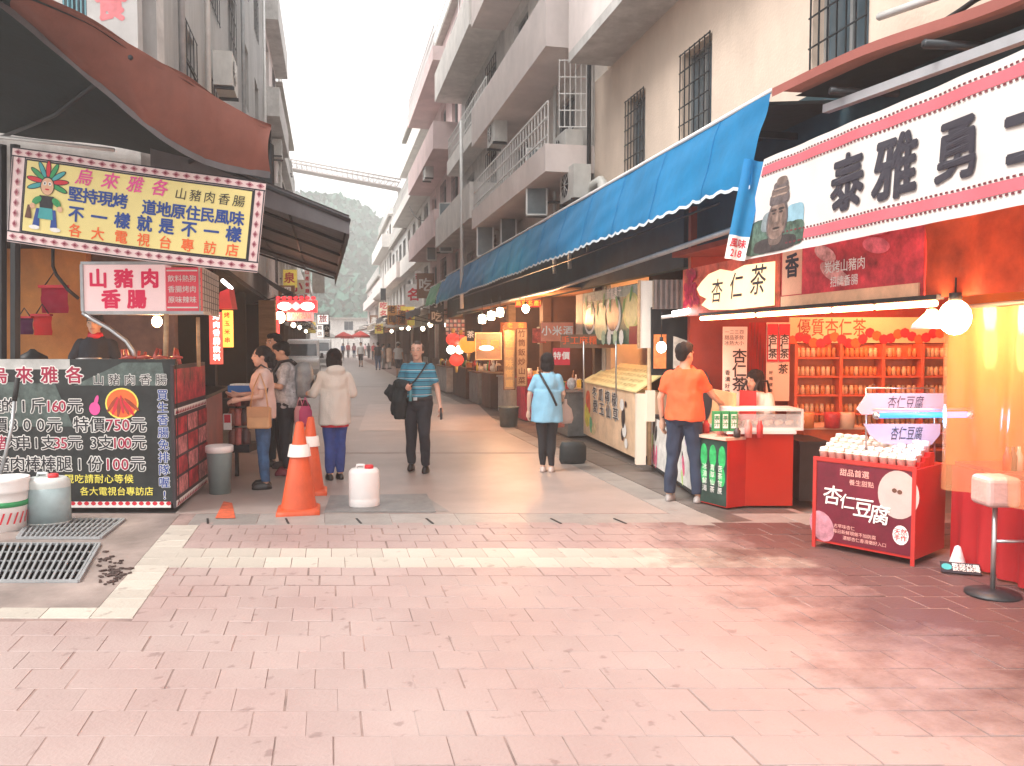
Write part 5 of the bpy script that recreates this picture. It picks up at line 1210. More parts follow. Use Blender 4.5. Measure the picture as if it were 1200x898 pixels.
mb = MB(); mb.fbox(fl, 0, Ll, .72, 1.15, -.4, -.36); T2 = mb; up = T2.build('upper_board', mat('board_peach', (.8,.42,.2), .6, .1), T)
mb = MB(); mb.disc(fl, Ll*.55, 1.05, .35, .3, -.355, 20); mb.build('dark_round', print_black, up)
mb = MB(); mb.disc(fl, Ll*.2, .85, .25, .1, -.356, 20); mb.build('cream_arc', print_white, up)
# clutter on the low counters
gm = [mat('pack_red',(.6,.05,.05),.4,.3,20), mat('pack_cream',(.8,.65,.5),.4,.2,20), mat('pack_dark',(.05,.04,.04),.4,.3,20), mat('pack_rose',(.7,.25,.22),.4,.3,20)]
gn = ['red','cream','black','rose']
for k in range(9):
    p = fg.p(-.05+.075*k, .73, -.12-.08*(k % 3)); i = k % 4; mb = MB(); wk = random.uniform(.05,.09); hk = random.uniform(.08,.2)
    mb.lathe(p, [(0,0),(wk*.5,0),(wk*.52,hk*.7),(wk*.3,hk*.85),(wk*.3,hk),(0,hk)], 10)
    solo(mb, 'jar', gm[i], gn[i]+' lidded jar, '+ORD[k]+' from the left on the low counter by the man in orange', 'jar', 'jars on the low counter by the man in orange')
T, fd_, wd_, hd_ = counter(936, 968, 517, 600, 8.45, .6, mat('dark_green_panel', (.03,.03,.028), .5, .2), 'narrow black counter in the gap between the orange-red counter and the pudding case')
T, fd2, wd2, hd2 = counter(940, 1010, 500, 600, 9.0, .5, mat('deep_orange', (.7,.14,.03), .5, .1), 'deep orange back counter below the jar shelves', mat('cream_top', (.8,.6,.42), .5, .1))
for k, px in enumerate((945, 975, 992)):
    p = PD(px, 500, 8.85); p.z = hd2; mb = MB(); mb.lathe(p, [(0,0),(.08,0),(.085,.16),(.08,.17),(0,.172)], 16); solo(mb, 'canister', (mat('canister_amber',(.75,.3,.1),.3,.1), gm[0], mat('canister_cream',(.85,.6,.4),.3,.1))[k], ('amber','dark red','cream')[k]+' canister on the back counter under the jar shelves', 'canister')
# ---- pudding case
a_, b_, c_ = G(952,640), G(1072,664), G(1108,655)
H1 = .73
T = thing('display_case', 'dark red chest printed with almond tofu writing and a white pudding, at the right', 'display case', ((a_.x+b_.x)/2+.2, (a_.y+b_.y)/2, 0))
fp = Fr((a_.x,a_.y,0), Vector((b_.x-a_.x,b_.y-a_.y,0))); Lp = (b_-a_).length; dp = .55
mb = MB(); mb.fbox(fp, 0, Lp, .05, H1, -dp, 0); bd = mb.build('body', red_paint, T)
mb = MB()
for x in (0, Lp-.03): mb.fbox(fp, x, x+.03, .0, H1+.02, .001, .012)
mb.fbox(fp, .03, Lp-.03, H1-.01, H1+.02, .001, .014); mb.build('frame', mat('frame_red', (.42,.025,.02), .4, .1), T)
mb = MB(); mb.fbox(fp, .03, Lp-.03, .07, H1-.02, .001, .005); po = mb.build('poster', mat('poster_wine', (.13,.004,.02), .4, .35, 4), T)
mb = MB(); mb.disc(fp, Lp*.84, H1*.72, .155, .185, .008, 28); mb.build('pudding_print', mat('print_pudding', (.5,.40,.38), .6, .1, 6), po)
mb = MB(); mb.disc(fp, Lp*.83-.02, H1*.76, .02, .018, .010, 8); mb.disc(fp, Lp*.83+.02, H1*.75, .02, .018, .0103, 8); mb.build('topping_print', print_brown, po)
mb = MB(); mb.disc(fp, Lp*.87, H1*.3, .06, .075, .0085, 16); mb.build('stamp_print', print_white, po)
mb = MB(); put_text(mb, '天然\n手作', fp, Lp*.87, H1*.3, .05, c=.012, bold=.01); mb.build('lettering', print_red, po)
for k, ch in enumerate('杏仁豆腐'): mb = MB(); put_text(mb, ch, fp, Lp*(.2+.155*k), H1*(.60-.045*k), .165 if k != 1 else .13, c=.013, bold=.012, shear=.12); mb.build('lettering', print_white, po)
mb = MB(); put_text(mb, '甜品首選', fp, Lp*.42, H1*.88, .06, c=.008, bold=.01); put_text(mb, '養生甜點 ', fp, Lp*.5, H1*.78, .05, c=.008); mb.build('lettering', mat('print_rose2', (.75,.4,.35), .5, 0), po)
for k in range(3): mb = MB(); put_text(mb, ('古早味杏仁', '每日新鮮現做不加防腐', '濃郁杏仁香滑嫩好入口')[k], fp, Lp*(.33+.1*k), H1*(.28-.06*k), .035, c=.008); mb.build('lettering', mat('print_rose2', (.75,.4,.35), .5, 0), po)
mb = MB(); mb.disc(fp, Lp*.1, H1*.25, .1, .13, .0075, 16, rot=.5); mb.build('almond_print', mat('almond_plum', (.45,.2,.25), .5, .5, 9), po)
cupm = mat('pudding_cup', (.72,.66,.58), .3, .2, 30); lid_m = mat('cup_lid', (.8,.78,.74), .25, .1)
cup_me = MB().lathe((0,0,0), [(0,0),(.028,0),(.037,.05),(.040,.052),(.040,.058),(0,.06)], 12).mesh('pudding_cup', cupm)
lid_me = MB().lathe((0,0,.0605), [(0,0),(.036,0),(.030,.022),(0,.028)], 10).mesh('lid', lid_m)
for r_ in range(4):
    for k in range(11):
        p = fp.p(.06+k*(Lp-.1)/10.5+random.uniform(-.006,.006), H1+.012+.03*r_, -.06-.088*r_)
        c = bpy.data.objects.new('pudding_cup', cup_me); COL.objects.link(c); c.location = p; tag(c, '%s lidded pudding cup from the left in the %s row on the dark red chest' % (ORD[k], ('front','second','third','back')[r_]), 'cup', 'pudding cups on the dark red chest')
        l = bpy.data.objects.new('lid', lid_me); COL.objects.link(l); l.parent = c
mb = MB()
for r_ in range(4): mb.fbox(fp, .02, Lp-.02, H1+.0, H1+.01+.03*r_, -.1-.088*r_, -.015-.088*r_)
mb.build('stepped_tray', red_paint, T)
# sign boards over the chest and the blue tube
bw_m = mat('board_lilac_white', (.42,.36,.42), .5, .05)
for k, (x0,x1,y0,y1,lab) in enumerate(((1004,1106,461,486,'upper white board with brush writing over the pudding cups, above the blue tube'),(1012,1102,497,521,'lower white board with brush writing, just below the blue tube'))):
    D = 6.35; f, w_, h_ = rect(x0,y0,x1,y1,D); T = thing('sign', lab, 'sign', f.p(w_/2,0))
    pts = [(0,.25),(.06,0),(.95,0),(1,.2),(1,1),(.12,1)] if k == 0 else [(0,1),(.08,.45),(.2,.12),(.35,0),(.9,0),(1,.5),(1,1)]
    mb = MB(); mb.thick([f.p(w_*x,h_*y) for x,y in pts], FC*.015); mb.build('board', bw_m, T)
    lettering(T, '杏仁豆腐', chm, f, w_*.55, h_*.5, h_*.7, bold=.004, shear=.25, w=w_*.42)
blue_l = (.15,.5,1.0)
q0, q1 = PD(1027,487,6.2), PD(1137,486,6.0)
T = thing('neon_tube', 'glowing blue tube lamp between the two white boards', 'lamp', (q0+q1)/2)
mb = MB(); mb.tube([q0, q1], .022, 8); mb.build('tube', mat('blue_glow', (.01,.04,.1), .4, 0, emit=1.0, ecol=(.04,.28,1)), T)
mb = MB(); mb.tube([q0+Vector((0,0,.045))-UC*.03, q1+Vector((0,0,.045))], .008, 6); mb.build('fitting', steel, T)
mb = MB(); mb.ell(q0, .03,.03,.03); mb.ell(q1, .03,.03,.03); mb.build('caps', steel, T)
ld = bpy.data.lights.new('blue_light', 'POINT'); ld.energy = 6; ld.color = blue_l; ld.shadow_soft_size = .1
lo = bpy.data.objects.new('blue_light', ld); COL.objects.link(lo); lo.parent = T; lo.location = -FC*.12
mb = MB()
for px in (1015, 1095): mb.tube([PD(px,455,6.42), PD(px,545,6.42)], .008, 6)
mb.tube([PD(1015,455,6.42), PD(1095,455,6.42)], .008, 6)
solo(mb, 'sign_stand', steel, 'thin steel stand holding the white boards over the pudding cups', 'stand')
# clear plastic curtain, red cloths, right end
curt = mat('clear_plastic', (.85,.40,.18), .14, .1, 2, spec=.9, alpha=.36)
T = thing('plastic_curtain', 'hanging clear plastic curtain lit orange at the right end of the tea shop', 'curtain', (4.3,4.2,0))
def cur(u, v):
    p = PD(1106, 366, 5.9).lerp(Vector((4.02,2.1,1.9)), u); z = .62+1.3*(1-v)
    n_ = .05*math.sin(u*26+v*1.2)+.03*math.sin(u*61)+.04*noise.noise((u*12,v*2.5,1)); return Vector((p.x-n_*.8+ .05*(v), p.y-n_*.3, z))
mb = MB(); mb.grid(cur, 90, 24); mb.build('sheet', curt, T)
mb = MB(); mb.tube([PD(1106,362,5.9), Vector((4.02,2.1,1.97))], .015, 6); mb.build('rail', steel, T)
T = thing('cloth', 'hanging orange cloth wall behind the clear plastic at the right edge', 'cloth', (5.2,4.0,0))
c0_, c1_ = PD(1112,380,7.2), Vector((5.4,2.2,0)); 
mb = MB(); mb.grid(lambda u, v: Vector(((c0_.x)+(c1_.x-c0_.x)*u+.04*math.sin(u*50)+.03*noise.noise((u*8,v*2,0)), c0_.y+(c1_.y-c0_.y)*u, .6+2.2*v)), 60, 14); mb.build('sheet', cloth('amber_cloth', (.72,.25,.05), .4), T)
skirt = cloth('red_skirt_cloth', (.45,.015,.02), .25)
s0, s1 = G(1100,657), G(1230,712)
mb = MB(); mb.grid(lambda u, v: Vector((s0.x+(s1.x-s0.x)*u+.03*math.sin(u*34)*(1-v)+.1, s0.y+(s1.y-s0.y)*u, .02+.72*v)), 60, 8)
tb = thing('counter', 'counter draped in deep red cloth at the right edge of the photo', 'counter', (4.8,4.8,0)); mb.build('cloth', skirt, tb)
d_ = Vector((s1.x-s0.x, s1.y-s0.y, 0)); ft_ = Fr((s0.x+.08,s0.y,0), d_)
mb = MB(); mb.fbox(ft_, -.0, d_.length+.5, .74, .77, -.7, -.04); mb.build('top', mat('counter_wine', (.25,.03,.03), .3, .2), tb)
for k, (px, c, nm) in enumerate(((1187,(.05,.02,.02),'black'),(1194,(.75,.6,.5),'cream'),(1180,(.5,.05,.04),'red'))):
    p = PD(px, 545, 5.75); p.z = .77; lathe_solo('bottle', p, [(0,0),(.028,0),(.028,.1),(.012,.14),(.012,.17),(0,.172)], mat('bottle_'+nm, c, .2, .1), nm+' bottle on the red-draped counter at the right edge', 'bottle', None, 12)
# bar stool
p = G(1163,697); D = p.dot(FC); T = thing('bar_stool', 'bar stool with a thick pale pink square seat, at the right edge', 'stool', (p.x,p.y,0)); fq = Fr((p.x,p.y,0), UC)
sw_, zt = 40*D/950, EYE-(558-402)/950*D
mb = MB(); V = mb.fbox(fq, -sw_/2, sw_/2, zt-.2, zt, -sw_/2, sw_/2)
seat = mb.build('seat', mat('pink_vinyl', (.55,.36,.33), .4, .12, 8, bump=.2), T)
bv = seat.modifiers.new('bevel','BEVEL'); bv.width = .035; bv.segments = 3
mb = MB(); mb.tube([fq.p(0,0), fq.p(0,zt-.2)], .016, 8); mb.build('leg', steel, T)
mb = MB(); mb.lathe(fq.p(0,0), [(0,0),(.17,0),(.17,.015),(.03,.04),(0,.04)], 20); mb.build('foot', darkm, T)
mb = MB(); mb.tube([fq.p(0,.36), fq.p(.3,.36)], .012, 6); mb.build('footrest', steel, T)
# little leaning poster and white cone on the floor
fq = Fr(G(1103,672)+Vector((0,0,.0)), UC*.93-FC*.36, Vector((0,0,1))*.4+FC*.9); T = thing('poster', 'small dark poster with a teal badge and white writing lying by the red cloth', 'poster', fq.o)
mb = MB(); mb.fbox(fq, 0, .26, 0, .12, .01, .016); mb.build('sheet', print_black, T)
mb = MB(); mb.disc(fq, .04, .06, .035, c=.019, n=12); mb.build('badge', print_teal, T)
mb = MB(); put_text(mb, '歡迎光臨\n試吃試喝', fq, .165, .06, .045, c=.019, bold=.01); mb.build('lettering', print_white, T)
p = PD(1122,655,5.95); p.z = 0; lathe_solo('white_cone', Vector((p.x,p.y,.0)), [(0,0),(.07,0),(.065,.02),(.02,.17),(.0,.18)], mat('cone_white',(.7,.62,.62),.5,.3,14), 'little white cone-shaped bag on the floor beside the dark poster', 'bag', None, 10)
# ------------------------------------------------------------ right side: the middle stalls
T = thing('shop', 'row of dark open shops under the blue awning on the right', 'shop', (5.6, 18, 0))
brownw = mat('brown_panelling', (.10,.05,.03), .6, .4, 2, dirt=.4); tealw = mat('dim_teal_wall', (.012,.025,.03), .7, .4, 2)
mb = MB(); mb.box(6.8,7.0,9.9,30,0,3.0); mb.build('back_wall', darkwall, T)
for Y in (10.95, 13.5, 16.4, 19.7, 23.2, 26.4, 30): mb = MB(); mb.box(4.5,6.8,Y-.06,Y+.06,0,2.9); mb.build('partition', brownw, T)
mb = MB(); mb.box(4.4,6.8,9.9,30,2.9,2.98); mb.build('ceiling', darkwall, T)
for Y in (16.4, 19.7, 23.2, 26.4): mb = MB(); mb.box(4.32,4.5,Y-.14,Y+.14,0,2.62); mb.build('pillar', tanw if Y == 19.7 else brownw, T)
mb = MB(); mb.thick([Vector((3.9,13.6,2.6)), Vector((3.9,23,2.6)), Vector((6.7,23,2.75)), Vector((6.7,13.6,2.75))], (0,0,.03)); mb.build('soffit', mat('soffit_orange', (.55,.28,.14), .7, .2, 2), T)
# dark corner shop
f, w_, h_ = rect(766,328,822,362,9.75)
T = thing('shutter', 'brown corrugated shutter box over the dark shop left of the cream almond tea board', 'shutter', f.p(w_/2,0))
mb = MB(); mb.fbox(f,0,w_,0,h_,-.1,0); mb.build('box', mat('shutter_brown', (.1,.09,.085), .6, .3), T)
for k in range(9): mb = MB(); mb.fbox(f,w_*k/9+.01,w_*k/9+.035,0,h_,0,.02); mb.build('rib', mat('shutter_rib', (.16,.14,.13), .5, .2), T)
mb = MB(); mb.thick([PD(764,440,10.4), PD(826,440,10.4), PD(826,360,10.4), PD(764,360,10.4)], FC*.1); solo(mb, 'board', darkwall, 'black board at the back of the dark shop behind the man in orange', 'board')
f, w_, h_ = rect(766,392,781,432,10.2); mb = MB(); mb.fbox(f,0,w_,0,h_,-.02,0); o = solo(mb, 'poster', mat('poster_orange', (.75,.22,.06), .5, .5, 9), 'orange poster under the pale bulb in the dark shop', 'poster')
f, w_, h_ = rect(789,394,812,432,10.2); mb = MB(); mb.thick([f.p(0,0),f.p(w_,.05),f.p(w_,h_*.8),f.p(0,h_)], FC*.02); o = solo(mb, 'paper_sign', mat('ledger_pale', (.5,.5,.46), .5, .3, 12), 'slanted pale price list on the wall of the dark shop', 'sign')
T = thing('fluorescent_tube', 'short white tube lamp over the dark shop, beside the brown shutter', 'lamp', PD(803,365,9.3), 0)
mb = MB(); mb.tube([PD(788,368,9.3), PD(820,362,9.2)], .03, 8); mb.build('tube', mat('tube_white', (.95,.95,.95), .4, 0, emit=6, ecol=(1,.97,.93)), T)
mb = MB(); mb.tube([PD(775,372,9.35), PD(825,366,9.25)], .02, 6); mb.build('fitting', white_p, T)
bulb(PD(775,407,9.6), .06, 7, 'pale round bulb hanging in the dark shop left of the man in orange', col=(1,.75,.5), strength=3, drop=.3)
# drink cart with the sloping yellow top
q0, q1 = G(684,514), G(746,545); fcart = Fr((q0.x,q0.y,0), Vector((q1.x-q0.x,q1.y-q0.y,0))); Lc = (q1-q0).length
T = thing('food_cart', 'beige drink cart with a sloping yellow glass top and a dog picture on its front', 'food cart', fcart.p(Lc/2, 0, -.4))
beige = mat('cart_beige', (.72,.5,.34), .5, .2, 2)
mb = MB(); mb.fbox(fcart, 0, Lc, .12, 1.0, -.8, 0); bd = mb.build('body', beige, T)
mb = MB(); mb.fbox(fcart, 0, Lc, .09, .995, .001, .005); po = mb.build('poster', mat('cart_poster', (.78,.55,.36), .5, .25, 3), T)
for (x,y,rx,ry,c) in ((.08,.72,.16,.15,'flame'),(.03,.45,.2,.22,'lemon'),(.3,.30,.1,.14,'mint'),(.5,.25,.16,.1,'almond'),(.17,.6,.08,.12,'flame')):
    mb = MB(); mb.disc(fcart, Lc*.08+x, y, rx, ry, .007+x*.004, 14, rot=.4); mb.build('fruit_print', mat('print_'+c, {'flame':(.8,.12,.05),'lemon':(.85,.65,.08),'mint':(.15,.5,.25),'almond':(.7,.55,.3)}[c], .5, .4, 9), po)
for (x,y,rx,ry,m_) in ((.80,.60,.10,.2,print_black),(.78,.78,.12,.11,print_white),(.76,.80,.06,.05,print_black),(.84,.80,.05,.06,print_black),(.82,.42,.12,.13,print_white),(.79,.35,.08,.12,print_black),(.85,.24,.09,.09,print_white)):
    mb = MB(); mb.disc(fcart, Lc*x, y, rx*.9, ry*.8, .008+.0008*(x*10+y*3), 14); mb.build('dog_print', m_, po)
prt = [('冬瓜檸檬', .46, .84), ('愛玉仙草', .48, .62)]
m1, m2 = MB(), MB()
for s_, x, y in prt:
    for i, ch in enumerate(s_): put_text(m1, ch, fcart, Lc*(x-.2+.13*i), y-.01*i, .22, c=.016, bold=.05, w=.3); put_text(m2, ch, fcart, Lc*(x-.2+.13*i), y-.01*i, .22, c=.02, bold=.01, w=.27)
m1.build('letter_outline', print_white, po); m2.build('lettering', print_black, po)
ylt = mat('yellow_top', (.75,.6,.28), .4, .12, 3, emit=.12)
P_ = [fcart.p(.0,1.0,.03), fcart.p(Lc+.05,1.0,.03), fcart.p(Lc+.02,1.32,-.5), fcart.p(.12,1.32,-.5)]
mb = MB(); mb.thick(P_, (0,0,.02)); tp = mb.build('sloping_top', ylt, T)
fsl = Fr(P_[0], P_[1]-P_[0], P_[3]-P_[0])
mb = MB()
for j in range(4): put_text(mb, '綠豆沙牛奶 紅豆沙 西瓜汁 木瓜牛奶', fsl, Lc*.52, .10+.12*j, .085, c=.026, w=Lc*.8)
mb.build('lettering', mat('print_olive', (.4,.28,.1), .6, 0), tp)
f, w_, h_ = rect(745.5,462,757.5,545,10.45); mb = MB(); mb.fbox(f,0,w_,0,h_,-.12,0); mb.build('end_box', mat('lightbox_cream', (.72,.63,.52), .4, .04, emit=.06), T)
f, w_, h_ = rect(757.8,458,768,476,10.4); mb = MB(); mb.fbox(f,0,w_,-.2,h_,-.12,0); mb.build('side_box', mat('lightbox_cream', (.72,.63,.52), .4, .04, emit=.06), T)
mb = MB(); mb.tube([PD(761,408,10.5), PD(761,545,10.5)], .03, 8); mb.build('post', tanw, T)
for px in (684, 722): mb = MB(); mb.tube([PD(px,466,11.6), PD(px,400,11.6)], .012, 6); mb.build('rail', steel, T)
for k in (0,1): mb = MB(); mb.lathe(fcart.p(Lc*(.15+.7*k), .06, -.2)-Vector((0,0,.06)), [(0,0),(.05,.01),(.05,.1),(0,.12)], 10); mb.build('caster', rubber, T)
f, w_, h_ = rect(750,329,767.5,408,10.6); T = thing('sign', 'tall blank white lit sign box on the post beside the fruit banner', 'sign', f.p(w_/2,0))
mb = MB(); mb.fbox(f,0,w_,0,h_,-.16,0); mb.build('box', mat('lightbox_white', (.75,.68,.6), .4, .03, emit=.12), T); mb = MB(); mb.fbox(f,-.012,0,-.01,h_+.01,-.17,.01); mb.fbox(f,w_,w_+.012,-.01,h_+.01,-.17,.01); mb.build('edge', tanw, T)
# fruit banner over the cart
Xf = 4.24; ff, atf = RX(Xf)
xa, _ = atf(675,400); xb, _ = atf(749,400); zb = 1.66; wf = xb-xa
T = thing('banner', 'fruit drink banner with big bowls and green leaves over the yellow-topped cart', 'banner', ff.p((xa+xb)/2, zb))
fbq = Fr(ff.p(xa, zb), (0,-1,0)); hf = .86
mb = MB(); mb.fbox(fbq, .0, wf, 0, hf, -.03, 0); bd = mb.build('panel', mat('banner_dark_green', (.06,.12,.08), .5, .8, 3), T)
mb = MB(); mb.fbox(fbq, 0, wf*.13, 0, hf, .001, .004); put = mb.build('cream_strip', mat('print_latte', (.6,.48,.38), .6, .2, 9), bd)
mb = MB(); mb.fbox(fbq, wf*.14, wf, hf-.16, hf-.01, .001, .004); mb.build('pale_strip', mat('print_mist', (.3,.4,.36), .6, .5, 9), bd)
for (x, rx, ry, y, m_) in ((.26,.17,.25,.42,print_white),(.45,.19,.3,.36,mat('print_pulp',(.8,.75,.45),.5,.2,9)),(.64,.2,.3,.46,print_white),(.90,.2,.27,.50,mat('print_melon',(.5,.55,.2),.5,.3,9))):
    mb = MB(); mb.disc(fbq, wf*x, hf*y+.05, rx*1.75, ry, .006, 18); mb.build('bowl_print', m_, bd)
for (x, rx, ry, y, m_) in ((.26,.13,.2,.42,mat('print_jelly',(.03,.04,.05),.4,.8,12)),(.64,.16,.25,.46,mat('print_berry',(.08,.05,.07),.4,.9,14)),(.90,.15,.22,.50,mat('print_pear',(.62,.6,.3),.5,.2,9))):
    mb = MB(); mb.disc(fbq, wf*x, hf*y+.05, rx*1.75, ry, .009, 18); mb.build('filling_print', m_, bd)
for k in range(8): mb = MB(); mb.disc(fbq, wf*(.2+.1*k), hf*random.uniform(.65,.85), .04, .13, .0105+k*.0003, 8, rot=random.uniform(-.6,.6)); mb.build('leaf_print', print_green, bd)
mb = MB(); mb.fbox(fbq, wf*.88, wf*.99, 0, hf*.3, .011, .013); mb.build('glass_print', mat('print_plum', (.25,.02,.03), .5, .3), bd)
for k in range(4): mb = MB(); mb.disc(fbq, wf*(.5+.09*k), hf*.12, .1, .12, .012+.0003*k, 8); mb.build('cup_print', print_white if k % 2 else mat('print_mint2', (.5,.65,.45), .5, .3, 9), bd)
mb = MB(); put_text(mb, '新鮮果汁', fbq, wf*.66, hf*.9, .16, c=.014, bold=.03); put_text(mb, '健康美味', fbq, wf*.30, hf*.88, .09, c=.014); mb.build('lettering', print_white, bd)
# small signs, boards and goods of the middle stalls
def board(px0,py0,px1,py1,D,label,m_,txt=None,ink=None,vert=False,cat='sign',name='sign',emit=None,frame=None,group=None):
    f, w_, h_ = rect(px0,py0,px1,py1,D); T = thing(name, label, cat, f.p(w_/2,0), 0, group)
    mb = MB(); mb.fbox(f,0,w_,0,h_,-.05,0); mb.build('panel', m_, T)
    if frame: 
        mb = MB()
        for a in ((-.02,w_+.02,h_,h_+.02),(-.02,w_+.02,-.02,0),(-.02,0,0,h_),(w_,w_+.02,0,h_)): mb.fbox(f,*a,-.05,.02)
        mb.build('frame', frame, T)
    if txt:
        mb = MB(); n = len(txt)
        if vert:
            for i, ch in enumerate(txt): put_text(mb, ch, f, w_/2, h_*(1-(i+.5)/n), min(w_*.8, h_/n*.95), c=.006, bold=.02)
        else: 
            for i, ch in enumerate(txt): put_text(mb, ch, f, w_*(i+.5)/n, h_*.52, min(h_*.85, w_/n*.95), c=.006, bold=.02)
        mb.build('lettering', ink or print_black, T)
    return T
tsign = mat('sign_walnut', (.22,.12,.07), .5, .3, 3); rosy = mat('sign_salmon', (.72,.25,.15), .5, .2, 4); rust = mat('sign_rust', (.4,.12,.05), .5, .4, 6)
board(657,392,722,408,13.2,'long wooden sign under the fruit banner',tsign,'手工麻糬名產',print_orange)
board(634,378,672,400,14.4,'salmon board with round white marks left of the fruit banner',rosy,'小米酒',print_white)
board(648,408,668,428,13.0,'red and white placard over the counter behind the woman in blue',print_red,'特價',print_white)
board(604,352,646,360,17,'red header strip under the lit orange ceiling',print_red,'烏來名產老店',print_yellow)
board(558,391,587,421,18.0,'dark wooden shop sign with a pale oval light in its middle',tsign,'溫泉',print_orange,frame=tanw)
board(591,386,603,456,17.6,'narrow tan vertical board, left of the pair by the crimson cloth',mat('tan_board',(.5,.36,.2),.5,.3,3),'泰雅原味餐廳',mat('print_ochre',(.7,.5,.2),.5,0),vert=True,frame=wood)
board(606,386,617,452,17.0,'narrow tan vertical board, right of the pair by the crimson cloth',mat('tan_board2',(.42,.3,.18),.5,.3,3),'竹筒飯炒山菜',print_brown,vert=True,frame=wood)
board(591,378,617,386,17.3,'small red-orange plaque on top of the two tan vertical boards',mat('plaque_orange',(.8,.25,.08),.5,.2),'老街',print_yellow)
board(522,374,545,393,22.5,'grid of small pink photo menus under the end of the blue awning',mat('menu_grid',(.1,.12,.14),.5,.4),None)
f, w_, h_ = rect(522,374,545,393,22.4)
T = thing('menu_photos', 'pink and white square photo menus in a grid, far right stalls', 'menu', f.p(w_/2,0))
for i in range(5):
    for j in range(4): mb = MB(); mb.fbox(f, w_*(i+.1)/5, w_*(i+.85)/5, h_*(j+.12)/4, h_*(j+.85)/4, 0, .01); mb.build('photo', (mat('tile_rose',(.75,.35,.3),.5,.4,9), mat('tile_pale',(.8,.7,.6),.5,.3,9))[(i+j)%2], T)
board(547,386,556,400,20,'little dark sign with white writing above the red lanterns',print_black,'茶',print_white)
board(624,385,640,402,15.2,'red and black bird picture hanging over the woman in blue',mat('bird_red',(.65,.1,.06),.5,.8,6),None)
board(776,300,778,301,12,'',darkm) if False else None
# globes and lamps under the ceiling
for k, (px, py) in enumerate(((565,374),(575.5,370),(586,366))):
    T = thing('globe_lamp', ('left','middle','right')[k]+' of the three glowing globe lamps under the orange ceiling', 'lamp', PD(px,py,17.5), 0, 'globe lamps under the orange ceiling'); q = PD(px,py,17.5)
    mb = MB(); mb.lathe(q-Vector((0,0,.1)), [(0,0),(.07,.01),(.085,.1),(.07,.18),(0,.2)], 12); mb.build('globe', mat('globe_glow', (.95,.9,.8), .4, 0, emit=9, ecol=(1,.86,.62)), T)
    mb = MB(); mb.tube([q+Vector((0,0,.1)), q+Vector((0,0,.35))], .008, 4); mb.build('cord', rubber, T)
ld = bpy.data.lights.new('globe_light','POINT'); ld.energy = 55; ld.color = (1,.5,.22); ld.shadow_soft_size = .1; lo = bpy.data.objects.new('globe_light', ld); COL.objects.link(lo); lo.parent = T; lo.location = (0,0,-.2)
bulb(PD(616,362,15.6), .07, 130, 'brightest bulb under the orange ceiling above the woman in blue', col=(1,.45,.18), strength=30, drop=.1)
bulb(Vector((5.2,12.2,2.3)), .05, 60, 'bulb inside the shop behind the yellow-topped cart', drop=.2)
bulb(Vector((5.2,21.5,2.2)), .05, 80, 'bulb inside the shop beyond the tan vertical boards', drop=.2)
bulb(Vector((4.9,24.8,2.3)), .05, 80, 'bulb inside the shop behind the red lanterns', drop=.2)
bulb(Vector((4.9,28.3,2.3)), .05, 80, 'bulb inside the shop under the green awning', drop=.2)
# red lanterns with two round white lamps
for k, (px, py, D, r, m_, lab) in enumerate(((531,398,22,.2,'lantern_red','left of the red lanterns above the two white lamps'),(540,400,21.5,.2,'lantern_red','right of the red lanterns above the two white lamps'),(549,404,21,.26,'lantern_orange','big orange lantern right of the red ones'),(535,422,22,.2,'lantern_red','lowest red lantern under the two white lamps'))):
    q = PD(px,py,D); T = thing('lantern', lab, 'lantern', q, 0, 'paper lanterns of the far right stalls')
    mm = mat(m_, (.75,.05,.03) if 'red' in m_ else (.85,.3,.04), .5, .1, emit=.5)
    mb = MB(); mb.ell(q, r,r,r*.85, 14, 10); mb.build('body', mm, T); mb = MB(); mb.tube([q+Vector((0,0,r*.8)), q+Vector((0,0,r+.1))], .05, 8); mb.tube([q-Vector((0,0,r*.8)), q-Vector((0,0,r+.14))], [.05,.03], 8); mb.build('caps', mat('cap_gold', (.6,.4,.1), .4, .1), T)
for k, px in enumerate((528.5, 538.5)):
    q = PD(px,410,21.2); T = thing('globe_lamp', ('left','right')[k]+' of the two round white lamps among the red lanterns', 'lamp', q); mb = MB(); mb.ell(q,.11,.11,.11); mb.build('globe', mat('globe_white', (.95,.93,.9), .4, 0, emit=6, ecol=(1,.9,.75)), T); mb = MB(); mb.tube([q, q+Vector((0,0,.4))], .01, 4); mb.build('cord', rubber, T)
q = PD(570,408,17.6); mb = MB(); mb.ell(q, .16,.05,.05); solo(mb, 'oval_lamp', mat('oval_green', (.8,.95,.7), .4, 0, emit=4, ecol=(.9,1,.7)), 'pale oval lamp in front of the dark wooden shop sign', 'lamp')
# counters and goods in the middle stalls
def stall_counter(Y0, Y1, X0, X1, h, m_, topm, label):
    T = thing('counter', label, 'counter', ((X0+X1)/2,(Y0+Y1)/2,0)); mb = MB(); mb.box(X0,X1,Y0,Y1,.03,h-.04); mb.build('body', m_, T); mb = MB(); mb.box(X0-.04,X1+.04,Y0-.03,Y1+.03,h-.04,h); mb.build('top', topm, T); return T
cg = mat('counter_grey', (.2,.21,.21), .5, .4, 3, dirt=.4); cw_ = mat('counter_white', (.5,.48,.46), .5, .3, 3, dirt=.4)
stall_counter(13.7,15.3,4.1,4.8,.85,cg,steel,'steel-topped counter left of the beige drink cart')
stall_counter(16.7,17.5,4.05,4.6,.95,mat('crimson_panel',(.42,.01,.06),.5,.3),print_red,'crimson draped counter below the tan vertical boards')
stall_counter(17.9,19.3,4.0,4.6,.9,cw_,steel,'grey white counter left of the crimson one')
stall_counter(20.0,21.2,3.95,4.5,.95,brownw,tanw,'brown wooden counter past the tan boards')
stall_counter(21.5,22.9,3.9,4.5,.9,cg,wood,'grey counter under the orange lantern')
